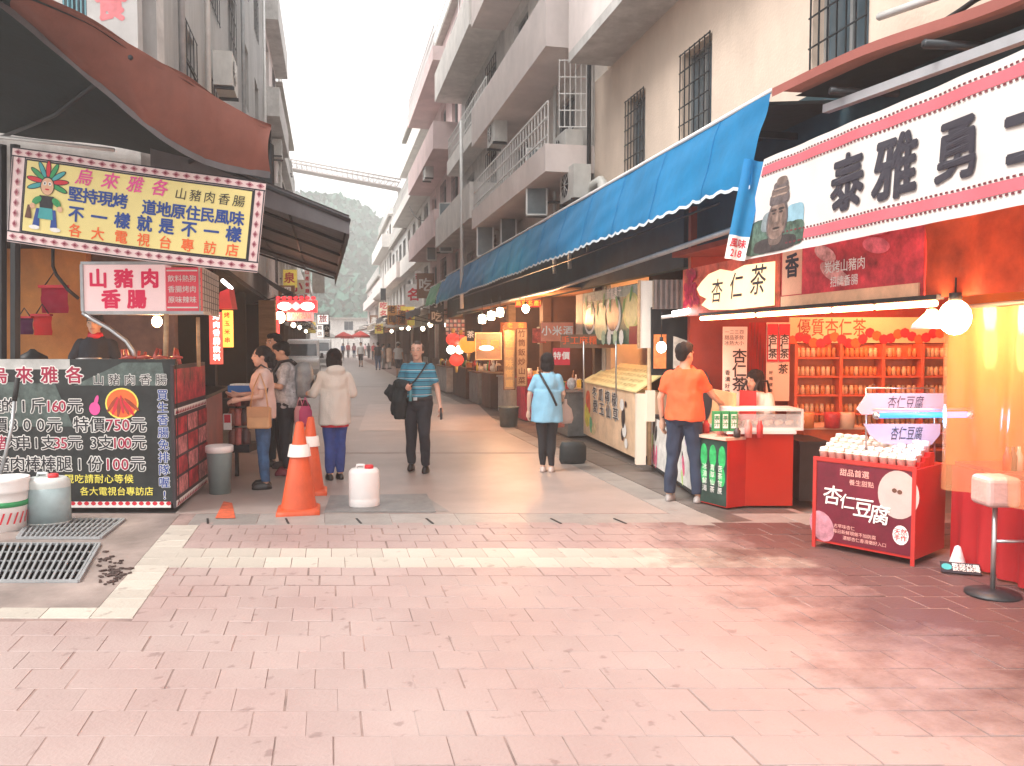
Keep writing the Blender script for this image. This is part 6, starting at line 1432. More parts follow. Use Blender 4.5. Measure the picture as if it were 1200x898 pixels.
stall_counter(23.5,26.0,3.9,4.5,.95,brownw,wood,'brown cupboard counter under the red lanterns')
stall_counter(26.8,29.5,3.8,4.4,.9,cw_,wood,'pale counter farthest down under the green awning')
rnd = random.Random(5)
cols = {'red':(.6,.04,.03),'orange':(.8,.25,.05),'cream':(.75,.65,.5),'yellow':(.8,.6,.1),'white':(.75,.74,.72),'brown':(.25,.12,.06),'green':(.08,.3,.12),'black':(.03,.03,.03)}
where = [(13.8,15.2,4.15,4.7,.85,'steel counter left of the beige cart'),(11.2,13.2,4.75,5.2,1.05,'counter behind the sloping yellow top'),(18.0,19.2,4.05,4.5,.9,'grey white counter'),(16.75,17.4,4.1,4.5,.95,'crimson counter'),(20.1,21.1,4.0,4.4,.95,'brown wooden counter'),(21.6,22.8,3.95,4.4,.9,'grey counter under the orange lantern'),(23.6,25.8,3.95,4.4,.95,'brown cupboard counter'),(27,29.3,3.85,4.3,.9,'pale counter under the green awning')]
used = {}
for Y0,Y1,X0,X1,z,nm in where:
    n = int((Y1-Y0)/.19); row = list(range(n))
    for i in row:
        for q in (0,1):
            c = rnd.choice(list(cols)); kind = rnd.choice(['jar','box','bag','bottle']); Y = Y0+(Y1-Y0)*(i+.5)/n+rnd.uniform(-.03,.03); X = X0+.08+(X1-X0-.16)*q
            s_ = rnd.uniform(.8,1.3); mb = MB(); p = Vector((X,Y,z))
            if kind == 'jar': mb.lathe(p, [(0,0),(.06*s_,0),(.06*s_,.13*s_),(.045*s_,.15*s_),(.045*s_,.17*s_),(0,.17*s_)], 10)
            elif kind == 'bottle': mb.lathe(p, [(0,0),(.035,0),(.035,.15*s_),(.013,.2*s_),(.013,.25*s_),(0,.25*s_)], 9)
            elif kind == 'box': mb.cbox(p+Vector((0,0,.06*s_)), .13*s_, .12*s_, .12*s_, rnd.uniform(-.4,.4))
            else: mb.ell(p+Vector((0,0,.08*s_)), .07*s_, .06*s_, .085*s_, 9, 6)
            solo(mb, kind, mat('goods_'+c, cols[c], .4, .35, 18), c+' '+kind+', '+ORD[i]+' in the '+('front' if q == 0 else 'back')+' row on the '+nm, kind, 'goods on the '+nm)
# hanging placards inside the middle stalls
n = 0
for Y0,Y1,lab in ((11.1,13.3,'behind the yellow-topped cart'),(13.7,16.2,'left of the beige cart'),(16.6,19.4,'between the pillars'),(19.9,23,'past the tan boards'),(23.4,26.2,'behind the red lanterns'),(26.6,29.8,'under the green awning')):
    k = int((Y1-Y0)/.42)
    for i in range(k):
        c = rnd.choice(['red','orange','cream','white','yellow','brown']); Y = Y0+(i+.5)*(Y1-Y0)/k; z = rnd.uniform(1.55,2.15); w_ = rnd.uniform(.22,.34); h_ = rnd.uniform(.25,.5)
        f = Fr((rnd.uniform(4.7,5.6), Y, z), UC); T = thing('placard', c+' hanging placard, '+ORD[i]+' from the near end '+lab, 'sign', f.p(w_/2,0), 0, 'hanging placards '+lab)
        mb = MB(); mb.fbox(f,0,w_,0,h_,-.01,0); mb.build('card', mat('card_'+c, cols[c], .5, .4, 8), T)
        mb = MB(); put_text(mb, rnd.choice('茶麻糬小米酒香腸溫泉飯魚'), f, w_/2, h_/2, w_*.75, c=.005, bold=.02); mb.build('lettering', print_red if c in ('cream','white','yellow') else print_white, T)
# bin and black bag by the kerb
lathe_solo('bin', G(596,500), [(0,0),(.17,0),(.2,.36),(.21,.37),(.21,.4),(.18,.4),(.16,.1),(0,.1)], mat('bin_grey', (.1,.13,.13), .5, .2), 'dark grey bin by the kerb left of the woman in blue', 'bin')
# awnings and signs farther down
awm = {'grey':greyc,'green':greenc,'cream':cloth('cream_canvas',(.6,.52,.42),.3),'brown':cloth('brown_canvas',(.25,.15,.1),.2),'white':cloth('white_canvas',(.7,.68,.65),.3),'red':cloth('red_canvas',(.6,.06,.05),.3)}
def side_awning(side, Y0, Y1, zt, zh, out, c, lab):
    s = 1 if side == 'R' else -1; Xw = 4.4 if s > 0 else -1.9; T = thing('awning', lab, 'awning', (Xw-s*out/2,(Y0+Y1)/2,0), 0)
    def f(u, v): Y = Y0+(Y1-Y0)*u; return Vector((Xw-s*out*v, Y, zt+(zh-zt)*v-.05*math.sin(PI*v)+.03*math.sin(Y*3)*v))
    mb = MB(); mb.grid(f, 20, 4); mb.build('roof_cloth', awm[c], T)
    mb = MB(); mb.grid(lambda u, v: f(u,1)-Vector((0,0,.25*v+.04*abs(math.sin(u*30))*v)), 40, 2); mb.build('valance', awm[c], T)
    for Y in (Y0+.05, Y1-.05): mb = MB(); mb.tube([Vector((Xw-s*out+s*.05,Y,zh-.02)), Vector((Xw,Y,zh-.3))], .02, 5); mb.build('arm', darkm, T)
side_awning('R',30,36,3.5,3.0,1.1,'grey','grey awning just past the green one'); side_awning('R',36.5,43,3.3,2.9,1.5,'brown','dark brown awning left of the orange hanging sign')
side_awning('R',44,50,3.6,3.1,1.6,'grey','grey awning in the middle distance on the right'); side_awning('R',51,58,3.3,2.8,1.8,'cream','cream awning far down the right side'); side_awning('R',60,68,3.5,3.0,2.0,'white','white awning far down the right side'); side_awning('R',70,80,3.2,2.8,2.0,'brown','brown awning near the end of the right side')
side_awning('L',22,28,3.6,3.0,1.0,'grey','grey awning behind the long corrugated canopy on the left'); side_awning('L',30,37,3.4,2.9,.9,'brown','brown awning left of the white vehicles'); side_awning('L',48,56,3.3,2.8,1.0,'white','white awning beyond the vehicles on the left'); side_awning('L',62,74,3.2,2.8,1.2,'cream','cream awning near the end of the left side')
def far_shop(side, Y0, Y1, lab, wall=None):
    s = 1 if side == 'R' else -1; Xw = 4.4 if s > 0 else -1.9; T = thing('shop', lab, 'shop', (Xw+s*1,(Y0+Y1)/2,0))
    mb = MB(); mb.box(*sorted((Xw+s*2.2,Xw+s*2.4)),Y0,Y1,0,3); mb.build('back_wall', wall or darkwall, T)
    k = Y0
    while k <= Y1: mb = MB(); mb.box(*sorted((Xw+s*.02,Xw+s*2.2)),k,k+.15,0,3); mb.build('partition', brownw, T); k += (Y1-Y0)/2-.08
    mb = MB(); mb.box(*sorted((Xw+s*.15,Xw+s*.25)),Y0+.15,Y1,0,1.0); mb.build('front', cw_ if int(Y0) % 2 else brownw, T)
    mb = MB(); mb.box(*sorted((Xw+s*.0,Xw+s*.12)),Y0,Y1,2.5,3.0); mb.build('header', (rust, mat('header_grey', (.3,.29,.27), .6, .3, 2), rosy)[int(Y0) % 3], T)
for i, Y in enumerate((30,37,44,52,60,70)): far_shop('R', Y, Y+6.8, ('first','second','third','fourth','fifth','sixth')[i]+' open shopfront past the green awning on the right')
for i, Y in enumerate((26.5,34,42,52,64)): far_shop('L', Y, Y+7, ('first','second','third','fourth','fifth')[i]+' shopfront past the lit red sign on the left')
board(454,358,465,380,38,'orange hanging sign with dark writing above the far crowd',mat('orange_sign',(.8,.38,.12),.5,.2,4),'老街',print_brown,vert=True); board(466,364,477,381,37,'second orange hanging sign, right of the one above the far crowd',mat('orange_sign2',(.75,.3,.1),.5,.2,4),'泡湯',print_brown,vert=True)
board(452,381,478,384,37.5,'thin pale ledge under the two orange hanging signs',white_p)
board(372,369,385,380,30,'white lit sign with a dark rim on the left beyond the vehicles',mat('lit_pale',(.85,.8,.76),.5,.1,emit=.5),'旅',print_red,frame=darkm)
board(372,381,378,395,30,'narrow white sign under the dark-rimmed lit sign',mat('lit_pale',(.85,.8,.76),.5,.1,emit=.5),'館店',print_black,vert=True)
board(380,381,386,395,31,'narrow dark sign with pale writing next to the narrow white one',darkm,'小吃',print_white,vert=True)
board(357,316,363,345,25,'tall pale sign standing out from the left houses under the canopy end',white_p,'山產餐廳',print_red,vert=True); board(366,318,380,344,34,'grey shuttered box sign beyond the tall pale sign',greyw,None)
board(486,318,494,332,34,'small pale sign on the houses past the green awning',white_p,'茶',print_red)
board(446,338,452,352,52,'small teal framed sign far down on the right',tealw,None)
# red and white tents over the far crowd
for k, (x, Y, c) in enumerate(((1.3,76,'red'),(2.6,70,'red'),(3.2,82,'white'),(.2,88,'white'),(2.0,90,'red'))):
    T = thing('parasol', c+' market parasol over the far crowd, '+('left of the middle','above the man in dark shorts','at the right end','at the left end','farthest of them')[k], 'parasol', (x,Y,0)); p0 = Vector((x,Y,0))
    mb = MB(); mb.lathe(p0, [(.8,2.15),(.78,2.3),(.05,2.7),(0,2.7)], 8, smooth=False); mb.build('canopy', awm[c], T); mb = MB(); mb.tube([p0, p0+Vector((0,0,2.75))], .03, 6); mb.build('pole', steel, T)
# more signs, lamps and ledges far down both sides
k = 0
for side in ('R','L'):
    for Y in (31,34,38.5,42,46,50,55,61,67,74):
        s = 1 if side == 'R' else -1; Xw = 4.4 if s > 0 else -1.9; c = list(cols)[(k*3+int(Y)) % 8]; w_ = rnd.uniform(.45,.8); h_ = rnd.uniform(.5,1.3); z = rnd.uniform(2.3,3.6)+(.8 if h_ < .8 else 0)
        x0 = Xw-w_-.1 if s > 0 else Xw+.1; f = Fr((x0,Y,z), UC); T = thing('street_sign', c+' shop sign standing out over the '+('right' if s > 0 else 'left')+' shops, '+ORD[(31,34,38.5,42,46,50,55,61,67,74).index(Y)]+' beyond the near awnings', 'sign', f.p(w_/2,0), 0, 'shop signs far down the street')
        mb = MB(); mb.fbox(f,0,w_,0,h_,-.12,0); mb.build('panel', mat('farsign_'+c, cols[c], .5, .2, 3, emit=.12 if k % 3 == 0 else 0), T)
        mb = MB(); n = max(1, int(h_/w_*1.2)); st = '小吃名產溫泉老街特產'[k % 6:][:n]
        for i, ch in enumerate(st): put_text(mb, ch, f, w_/2, h_*(1-(i+.5)/len(st)), min(w_*.8, h_/len(st)*.9), c=.006, bold=.03)
        mb.build('lettering', print_red if c in ('cream','white','yellow') else print_white, T)
        mb = MB(); mb.tube([f.p(w_ if s > 0 else 0, h_*.5, -.06), f.p(w_+.12 if s > 0 else -.12, h_*.5, -.06)], .03, 5); mb.build('bracket', darkm, T); k += 1
for k, (X, Y, z) in enumerate(((4.0,28,2.3),(3.9,32,2.4),(4.0,35.5,2.3),(3.8,40,2.4),(3.9,45,2.5),(3.8,51,2.4),(-1.4,34,2.4),(-1.5,44,2.5),(-1.4,52,2.4))):
    T = thing('light_bulb', 'small warm bulb over the far '+('right' if X > 0 else 'left')+' stalls, '+ORD[k if k < 6 else k-6]+' beyond the green awning', 'light bulb', (X,Y,z), 0, 'warm bulbs over the far stalls'); q = Vector((X,Y,z))
    mb = MB(); mb.ell(q,.09,.09,.1); mb.build('bulb', mat('globe_glow', (.95,.9,.8), .4, 0, emit=9, ecol=(1,.86,.62)), T); mb = MB(); mb.tube([q, q+Vector((0,0,.4))], .008, 4); mb.build('cord', rubber, T)
# vehicles
def van(p, w_, L, H, m_, label, dark=False):
    T = thing('van', label, 'van', (p[0],p[1],0)); x, y = p[0], p[1]
    prof = [(-.5,.25),(-.5,.9),(-.47,1.0),(-.34,.56*0+1.05),(-.24,H-.05),(-.2,H),(.46,H),(.5,H-.1),(.5,.25)]
    mb = MB(); V = []; n = len(prof)
    for sx, tk in ((-1,0),(1,0)):
        for a, z in prof: V.append(Vector((x+sx*w_/2*(1-.07*max(0,(z-1.0))/(H-1.0)), y+a*L, z)))
    F = [tuple(range(n-1,-1,-1)), tuple(range(n,2*n))]+[(i,(i+1)%n,(i+1)%n+n,i+n) for i in range(n)]
    mb.add(V, F); b = mb.build('body', m_, T); bv = b.modifiers.new('bevel','BEVEL'); bv.width = .06; bv.segments = 2
    mb = MB(); k = (1.12-1.05)/(H-.05-1.05)
    def ws(t, sx): return Vector((x+sx*w_*.42*(1-.05*t), y+(-.34+.1*t)*L-.02, 1.05+(H-.1)*t-1.05*t+.0))
    mb.poly([ws(.08,-1), ws(.08,1), ws(.95,1), ws(.95,-1)]); mb.build('windscreen', pane_m, T)
    for sx in (-1,1):
        mb = MB(); mb.thick([Vector((x+sx*(w_/2-.02),y-.2*L,1.12)), Vector((x+sx*(w_/2-.02),y+.42*L,1.12)), Vector((x+sx*(w_/2-.05),y+.42*L,H-.2)), Vector((x+sx*(w_/2-.05),y-.17*L,H-.2))], (sx*.02,0,0)); mb.build('side_window', pane_m, T)
        mb = MB(); mb.disc(Fr((x+sx*w_*.36,y-.502*L,.75), (1,0,0)), 0, 0, .11, .08, .01); mb.build('headlight', mat('headlight', (.8,.8,.75), .2, 0), T)
        mb = MB(); mb.cbox((x+sx*(w_/2+.1), y-.3*L, 1.15), .12, .06, .16); mb.build('mirror', black, T)
        for a in (-.32,.33):
            mb = MB(); mb.tube([Vector((x+sx*(w_/2-.18),y+a*L,.3)), Vector((x+sx*(w_/2+.01),y+a*L,.3))], .3, 16); wh = mb.build('wheel', rubber, T); mb = MB(); mb.tube([Vector((x+sx*(w_/2+.0),y+a*L,.3)), Vector((x+sx*(w_/2+.02),y+a*L,.3))], .17, 12); mb.build('rim', steel, wh)
    mb = MB(); mb.cbox((x, y-.51*L, .42), w_*.96, .1, .22); mb.build('bumper', black if dark else galv, T)
    mb = MB(); mb.cbox((x, y-.505*L, .68), w_*.4, .04, .12); mb.build('grille', black, T)
    mb = MB(); mb.cbox((x, y-.517*L-.01, .45), .4, .02, .15); mb.build('number_plate', print_white, T)
carw = mat('car_white', (.78,.78,.78), .25, .02, spec=.7)
van((-.72,60.5), 1.7, 4.2, 1.95, carw, 'white minivan facing the camera in the middle of the far street'); van((-1.15,38.5), 1.45, 3.6, 1.85, carw, 'white van on the left, mostly hidden behind the queue')
# ------------------------------------------------------------ people
def fuse(mb, voxel, smooth=3, fold=0.0, ff=6.0, seed=0, sfac=.5):
    """one continuous surface grown from overlapping closed shapes"""
    me = mb.mesh('tmp'); o = bpy.data.objects.new('tmp', me); TMP.collection.objects.link(o)
    r = o.modifiers.new('r','REMESH'); r.mode = 'VOXEL'; r.voxel_size = voxel; r.use_smooth_shade = True
    if smooth: s_ = o.modifiers.new('s','SMOOTH'); s_.factor = sfac; s_.iterations = smooth
    TVL.update(); out = bpy.data.meshes.new_from_object(o.evaluated_get(TVL.depsgraph))
    bpy.data.objects.remove(o); bpy.data.meshes.remove(me)
    if fold:
        n = len(out.vertices); C_ = [0.0]*(3*n); N_ = [0.0]*(3*n)
        out.vertices.foreach_get('co', C_); out.vertices.foreach_get('normal', N_)
        for i in range(0, 3*n, 3):
            x, y, z = C_[i:i+3]; d = fold*(noise.noise((x*ff+seed, y*ff, z*ff*.55))*.7 + noise.noise((x*ff*2.2, y*ff*2.2+seed, z*ff*1.3))*.4)
            C_[i] = x+N_[i]*d; C_[i+1] = y+N_[i+1]*d; C_[i+2] = z+N_[i+2]*d
        out.vertices.foreach_set('co', C_); out.update()
    for p in out.polygons: p.use_smooth = True
    return out
def fit(P, s): return {k: Vector(v)*s for k, v in P.items()}
BASEJ = dict(pelvis=(0,0,.93), chest=(0,0,1.27), neck=(0,.01,1.43), head=(0,-.012,1.575),
             ls=(.155,.01,1.355), le=(.225,.03,1.11), lw=(.235,-.04,.86), rs=(-.155,.01,1.355), re=(-.225,.03,1.11), rw=(-.235,-.04,.86),
             lh=(.085,0,.90), lk=(.095,-.015,.49), la=(.10,.015,.085), rh=(-.085,0,.90), rk=(-.095,-.015,.49), ra=(-.10,.015,.085))
def seg(mb, a, b_, ra, rb, n=12, mid=None):
    pts = [a, a.lerp(b_, .3), a.lerp(b_, .7), b_]; m_ = mid or 1.0
    mb.tube(pts, [ra, (ra*.7+rb*.3)*m_, (ra*.3+rb*.7)*m_, rb], n); mb.ell(a, ra, ra, ra, 12, 8); mb.ell(b_, rb, rb, rb, 12, 8)
def torso(mb, J, g, fat, z0=None, female=False, zs=None):
    """stack of elliptic rings from hips to shoulders"""
    c = J['chest']; p = J['pelvis']; nk = J['neck']; s = g['s']
    rows = [(-.10,.155,.115),(0,.165,.12),(.10,.145+.02*fat,.108+.04*fat),(.2,.14+.025*fat,.105+.05*fat),(.31,.152,.115+.02*fat),(.40,.158,.106),(.455,.135,.085),(.49,.088,.066),(.53,.060,.058)]
    V = []; F = []; n = 20
    for z, rx, ry in rows:
        t = z/.34 if z < .34 else 1; ce = p.lerp(c, max(0,min(1,t))) if z < .34 else c.lerp(nk, min(1,(z-.34)/.16))
        ce = Vector((ce.x, ce.y, p.z+z*s)) if abs(c.x-p.x)+abs(c.y-p.y) < .02 else Vector((ce.x, ce.y, (p.lerp(c,t) if z < .34 else ce).z if z >= 0 else p.z+z*s))
        if female and .25 < z < .4: ry += .012
        V += [ce+Vector(((rx*s+g['e'])*math.cos(2*PI*k/n), (ry*s+g['e'])*math.sin(2*PI*k/n), 0)) for k in range(n)]
    if z0 is not None: V = [Vector((v.x, v.y, max(v.z, z0))) for v in V]
    m_ = len(rows)
    for i in range(m_-1):
        for k in range(n): F.append((i*n+k, i*n+(k+1)%n, (i+1)*n+(k+1)%n, (i+1)*n+k))
    F += [tuple(range(n-1,-1,-1)), tuple(range((m_-1)*n, m_*n))]; mb.add(V, F, True)
def hand(mb, w_, e, s, curl, thumb_side, up=None):
    d = (w_-e).normalized(); side = Vector(thumb_side); side = (side-d*side.dot(d)).normalized(); pn = d.cross(side)
    palm = w_+d*.045*s; mb.tube([w_-d*.01, w_+d*.03*s, w_+d*.085*s], [.024*s,.034*s,.036*s], 10)
    for i in range(4):
        b_ = w_+d*.085*s+side*(.027-.018*i)*s; L = (.075,.084,.078,.06)[i]*s*.9
        m1 = b_ + (d*math.cos(curl*.6)+pn*math.sin(curl*.6))*L*.5; m2 = m1+(d*math.cos(curl*1.3)+pn*math.sin(curl*1.3))*L*.5
        mb.tube([b_-d*.02, b_, m1, m2], [.010*s,.0105*s,.0095*s,.0075*s], 7); mb.ell(m2,.0075*s,.0075*s,.0075*s,6,4)
    t0 = w_+d*.03*s+side*.025*s; t1 = t0+(d*.6+side*.75).normalized()*.04*s; t2 = t1+(d*.9+side*.25+pn*.3).normalized()*.032*s
    mb.tube([t0,t1,t2], [.014*s,.0115*s,.009*s], 7); mb.ell(t2,.009*s,.009*s,.009*s,6,4)
SK = {}
def person(loc, rz, label, h=1.70, pose=None, skin=(.56,.33,.23), top=None, top_m=None, sleeve=.55, top_hem=.88, trous_m=None, leg='long', shoe_m=None, hair_m=None, hair='short', fat=0.0, female=False, head_turn=0.0, head_tilt=0.0, voxel=.0095, cv=.013, hood=False, group=None, face=True, cat='person', loose=1.0, curls=(.5,.5), name='person', boxy=0, tuck=False):
    s = h/1.70; J = dict(BASEJ); J.update(pose or {}); J = {k: Vector(v)*s for k, v in J.items()}
    T = thing(name, label, cat, loc, rz, group)
    def add(nm, me, m_, par=T): me.materials.clear(); me.materials.append(m_); me.name = nm; o = link_mesh(nm, me, par); return o
    sm_ = mat('skin_%d_%d' % (int(skin[0]*100), int(skin[1]*100)), skin, .5, .06, 12, spec=.4)
    body = MB(); g = dict(s=s, e=-.016 if top_m else 0)
    torso(body, J, g, fat, female=female)
    nk, hd = J['neck'], J['head']
    body.tube([nk-Vector((0,0,.04*s)), nk+(hd-nk)*.7], [.058*s,.052*s], 12)
    R = Matrix.Rotation(head_turn, 3, 'Z') @ Matrix.Scale(1.07, 3) @ Matrix.Rotation(head_tilt, 3, 'X')
    def H(x, y, z): return hd + R @ (Vector((x, y, z))*s)
    body.ell(H(0,.012,.03), .075*s, .094*s, .088*s, 18, 12, R); body.ell(H(0,-.022,-.035), .058*s, .066*s, .075*s, 16, 10, R); body.ell(H(0,-.05,-.085), .032*s, .03*s, .025*s, 10, 8, R)
    body.ell(H(0,-.093,-.012), .013*s, .018*s, .022*s, 8, 6, R); body.ell(H(0,-.088,.012), .009*s, .012*s, .028*s, 8, 6, R)
    for k in (-1,1): body.ell(H(k*.076,.01,-.005), .009*s, .019*s, .03*s, 8, 6, R); body.ell(H(k*.03,-.076,.022), .02*s, .012*s, .007*s, 8, 6, R)
    body.ell(H(0,-.082,-.052), .022*s, .01*s, .007*s, 8, 6, R)
    for q, cu in (('l',curls[0]),('r',curls[1])):
        S, E, Wr = J[q+'s'], J[q+'e'], J[q+'w']
        seg(body, S, E, .045*s, .036*s); seg(body, E, Wr, .036*s, .023*s, mid=1.08)
        sd = 1 if q == 'l' else -1; hand(body, Wr, E, s, cu, (-sd*.3,-1,0) if abs((Wr-E).normalized().z) > .6 else (0,0,1) if False else (-sd*.8,-.2,.6))
        Hh, K, A_ = J[q+'h'], J[q+'k'], J[q+'a']
        seg(body, Hh, K, .078*s, .05*s); seg(body, K, A_, .05*s, .034*s, mid=1.12)
        body.ell(A_+Vector((0,-.06*s,-.045*s)), .034*s, .1*s, .03*s, 10, 6)
    add('body', fuse(body, voxel, 2), sm_)
    # face details
    if face:
        for k in (-1,1):
            mb = MB(); mb.ell(H(k*.03,-.083,.012), .013*s, .008*s, .0065*s, 10, 6, R); e_ = add('eye', mb.mesh('eye'), mat('eye_white', (.7,.68,.65), .3, 0))
            mb = MB(); mb.ell(H(k*.03,-.0885,.012), .0058*s, .004*s, .006*s, 8, 6, R); add('iris', mb.mesh('iris'), black, e_)
            mb = MB(); mb.tube([H(k*.014,-.093,.034), H(k*.032,-.091,.039), H(k*.05,-.079,.033)], .0042*s, 5); add('eyebrow', mb.mesh('eyebrow'), hair_m or black)
        mb = MB(); mb.tube([H(-.024,-.083,-.05), H(-.01,-.092,-.052), H(.01,-.092,-.052), H(.024,-.083,-.05)], [.002*s,.0045*s,.0045*s,.002*s], 6); add('mouth', mb.mesh('mouth'), mat('lip', (.42,.13,.11), .5, .1))
    # trousers
    if leg:
        tr_ = MB(); e = .016
        p = J['pelvis']; lo_ = min(J['lh'].z, J['rh'].z)
        tr_.lathe(Vector((p.x,p.y,p.z)), [(0,-.12*s),(.14*s,-.11*s),(.166*s+e,-.05*s),(.162*s+e*.7,.0*s)]+([(.168*s+.024,.03*s),(.160*s+.024,.06*s),(0,.065*s)] if tuck else [(.158*s,.05*s),(0,.055*s)]), 22, sy=.76+.1*fat)
        for q in 'lr':
            Hh, K, A_ = J[q+'h'], J[q+'k'], J[q+'a']; end = {'long':.99,'crop':.6,'short':-.02}[leg]; L = loose
            seg(tr_, Hh, K, .09*s+e*L, .062*s*(.9+.1*L)+e*L*.6)
            if end > 0: E_ = K.lerp(A_, end); tr_.tube([K, K.lerp(E_,.5), E_], [.062*s*(.9+.1*L)+e*L*.6, .056*s*(.85+.15*L)+e*.6*L, .05*s*L+e*.3], 12)
        add('trousers', fuse(tr_, cv, 2, fold=.022*loose, ff=7, seed=h*10), trous_m)
    # shirt or jacket
    if top_m:
        t = MB(); e = .018*loose if top != 'hoodie' else .024
        torso(t, J, dict(s=s, e=e), fat, female=female, z0=top_hem*s)
        p = J['pelvis']; z0 = top_hem*s
        if not tuck: t.lathe(Vector((p.x,p.y,0)), [(0,z0),(.165*s+e*1.3+boxy,z0),(.165*s+e*1.2+boxy*.8,p.z+.05*s),(.15*s+e+boxy*.6,p.z+.25*s),(0,p.z+.28*s)], 22, sy=.76)
        for q in 'lr':
            S, E, Wr = J[q+'s'], J[q+'e'], J[q+'w']; r0 = .053*s+e*.55
            t.ell(S, r0, r0*.95, r0*.95, 12, 8)
            if sleeve <= 1: Q = S.lerp(E, sleeve); t.tube([S, S.lerp(Q,.5), Q], [r0, r0*.97, r0*.92], 12)
            else: Q = E.lerp(Wr, sleeve-1); t.tube([S, S.lerp(E,.5), E], [r0, r0*.92, r0*.85], 12); t.ell(E, r0*.85, r0*.85, r0*.85); t.tube([E, E.lerp(Q,.5), Q], [r0*.85, r0*.8, r0*.68], 12)
        if hood: t.ell(nk+Vector((0,.075*s,-.0*s)), .115*s, .07*s, .075*s, 14, 8); t.tube([nk-Vector((0,0,.06*s)), nk+Vector((0,.0,.03*s))], [.1*s,.085*s], 14)
        me = fuse(t, cv, 3, fold=.026*loose, ff=6.5, seed=h*17+loc[0]); 
        # neck opening: drop the shirt below the neck ring
        for v in me.vertices:
            if not hood and v.co.z > nk.z-.005*s and (Vector((v.co.x-nk.x, v.co.y-nk.y))).length < .085*s: v.co.z = nk.z-.005*s
        if top == 'polo':
            pass
        add({'polo':'polo_shirt','hoodie':'hooded_jacket','tee':'t_shirt','shirt':'shirt'}.get(top,'shirt'), me, top_m)
        if top == 'polo':
            mb = MB(); mb.lathe(nk+Vector((0,0,-.035*s)), [(.082*s,0),(.072*s,.03*s),(.066*s,.032*s),(.07*s,.0)], 18, sy=.95); add('collar', mb.mesh('collar'), mat('collar_navy', (.02,.05,.12), .7, .1))
    # hair
    hm = hair_m or mat('black_hair', (.010,.008,.008), .6, .5, 30, bump=.6, spec=.35, stretch=(3,3,.4))
    hb = MB()
    if hair == 'balding':
        hb.ell(H(0,.03,.035), .08*s, .088*s, .075*s, 16, 10, R); hb.ell(H(0,.012,.075), .062*s,.075*s,.05*s, 14, 8, R)
        for k in (-1,1): hb.ell(H(k*.07,.005,.03), .016*s,.032*s,.04*s, 10, 8, R)
    elif hair == 'short':
        hb.ell(H(0,.022,.045), .083*s, .098*s, .085*s, 16, 10, R); hb.ell(H(0,-.035,.09), .062*s,.05*s,.035*s, 12, 8, R); hb.ell(H(0,.055,-.01), .066*s,.05*s,.06*s, 12, 8, R)
    elif hair == 'bob':
        hb.ell(H(0,.02,.04), .093*s, .105*s, .095*s, 16, 10, R); hb.ell(H(0,.04,-.045), .094*s,.078*s,.085*s, 14, 10, R)
        for k in (-1,1): hb.ell(H(k*.07,.0,-.03), .026*s,.05*s,.075*s, 10, 8, R)
    elif hair == 'long':
        hb.ell(H(0,.02,.04), .09*s, .103*s, .093*s, 16, 10, R); hb.tube([H(0,.05,.0), H(0,.07,-.1), H(0,.085,-.22)], [.085*s,.08*s,.045*s], 12)
        for k in (-1,1): hb.tube([H(k*.068,.01,.03), H(k*.076,.02,-.06), H(k*.06,.05,-.14)], [.025*s,.03*s,.02*s], 8)
    elif hair == 'tied':
        hb.ell(H(0,.02,.04), .085*s, .1*s, .088*s, 16, 10, R); hb.ell(H(0,.05,-.01), .07*s,.055*s,.06*s, 12, 8, R); hb.ell(H(0,.12,.0), .032*s,.035*s,.05*s, 10, 8, R); hb.tube([H(0,.12,-.02), H(0,.13,-.12)], [.03*s,.012*s], 8)
    if hair: 
        me = fuse(hb, max(.009, cv*.7), 1, fold=.008, ff=30, seed=3); add('hair', me, hm)
    if hair == 'cap': pass
    # shoes
    for q in 'lr':
        A_ = J[q+'a']; mb = MB(); zf = A_.z-.085*s
        mb.lathe(Vector((A_.x, A_.y-.045*s, zf)), [(.0,0),(.046*s,.002),(.05*s,.02*s),(.045*s,.05*s),(.03*s,.085*s),(0,.09*s)], 14, sy=2.45)
        add('shoe', mb.mesh('shoe'), shoe_m or black)
    return T, J, s, H
def facing(deg): return -YAW + math.radians(deg)     # 0 faces the camera, 180 faces down the street, + turns towards the right of the photo
def grd(px, py): p = G(px, py); return (p.x, p.y, 0)
def local(T, v): return SPACE[T.name].inverted() @ Vector(v)
# striped polo material
def stripes(name, cols, period):
    m_ = bpy.data.materials.new(name); m_.use_nodes = True; t = m_.node_tree; b_ = t.nodes['Principled BSDF']; b_.inputs['Roughness'].default_value = .8
    tc = t.nodes.new('ShaderNodeTexCoord'); sx = t.nodes.new('ShaderNodeSeparateXYZ'); mu = t.nodes.new('ShaderNodeMath'); mu.operation = 'MULTIPLY'; mu.inputs[1].default_value = 1/period
    fr_ = t.nodes.new('ShaderNodeMath'); fr_.operation = 'FRACT'; rp = t.nodes.new('ShaderNodeValToRGB'); rp.color_ramp.interpolation = 'CONSTANT'
    while len(rp.color_ramp.elements) > 1: rp.color_ramp.elements.remove(rp.color_ramp.elements[0])
    rp.color_ramp.elements[0].position = 0; rp.color_ramp.elements[0].color = tuple(cols[0][1])+(1,)
    for pos, c in cols[1:]: el = rp.color_ramp.elements.new(pos); el.color = tuple(c)+(1,)
    t.links.new(tc.outputs['Object'], sx.inputs[0]); t.links.new(sx.outputs['Z'], mu.inputs[0]); t.links.new(mu.outputs[0], fr_.inputs[0]); t.links.new(fr_.outputs[0], rp.inputs[0]); t.links.new(rp.outputs[0], b_.inputs['Base Color'])
    MATS[name] = m_; return m_
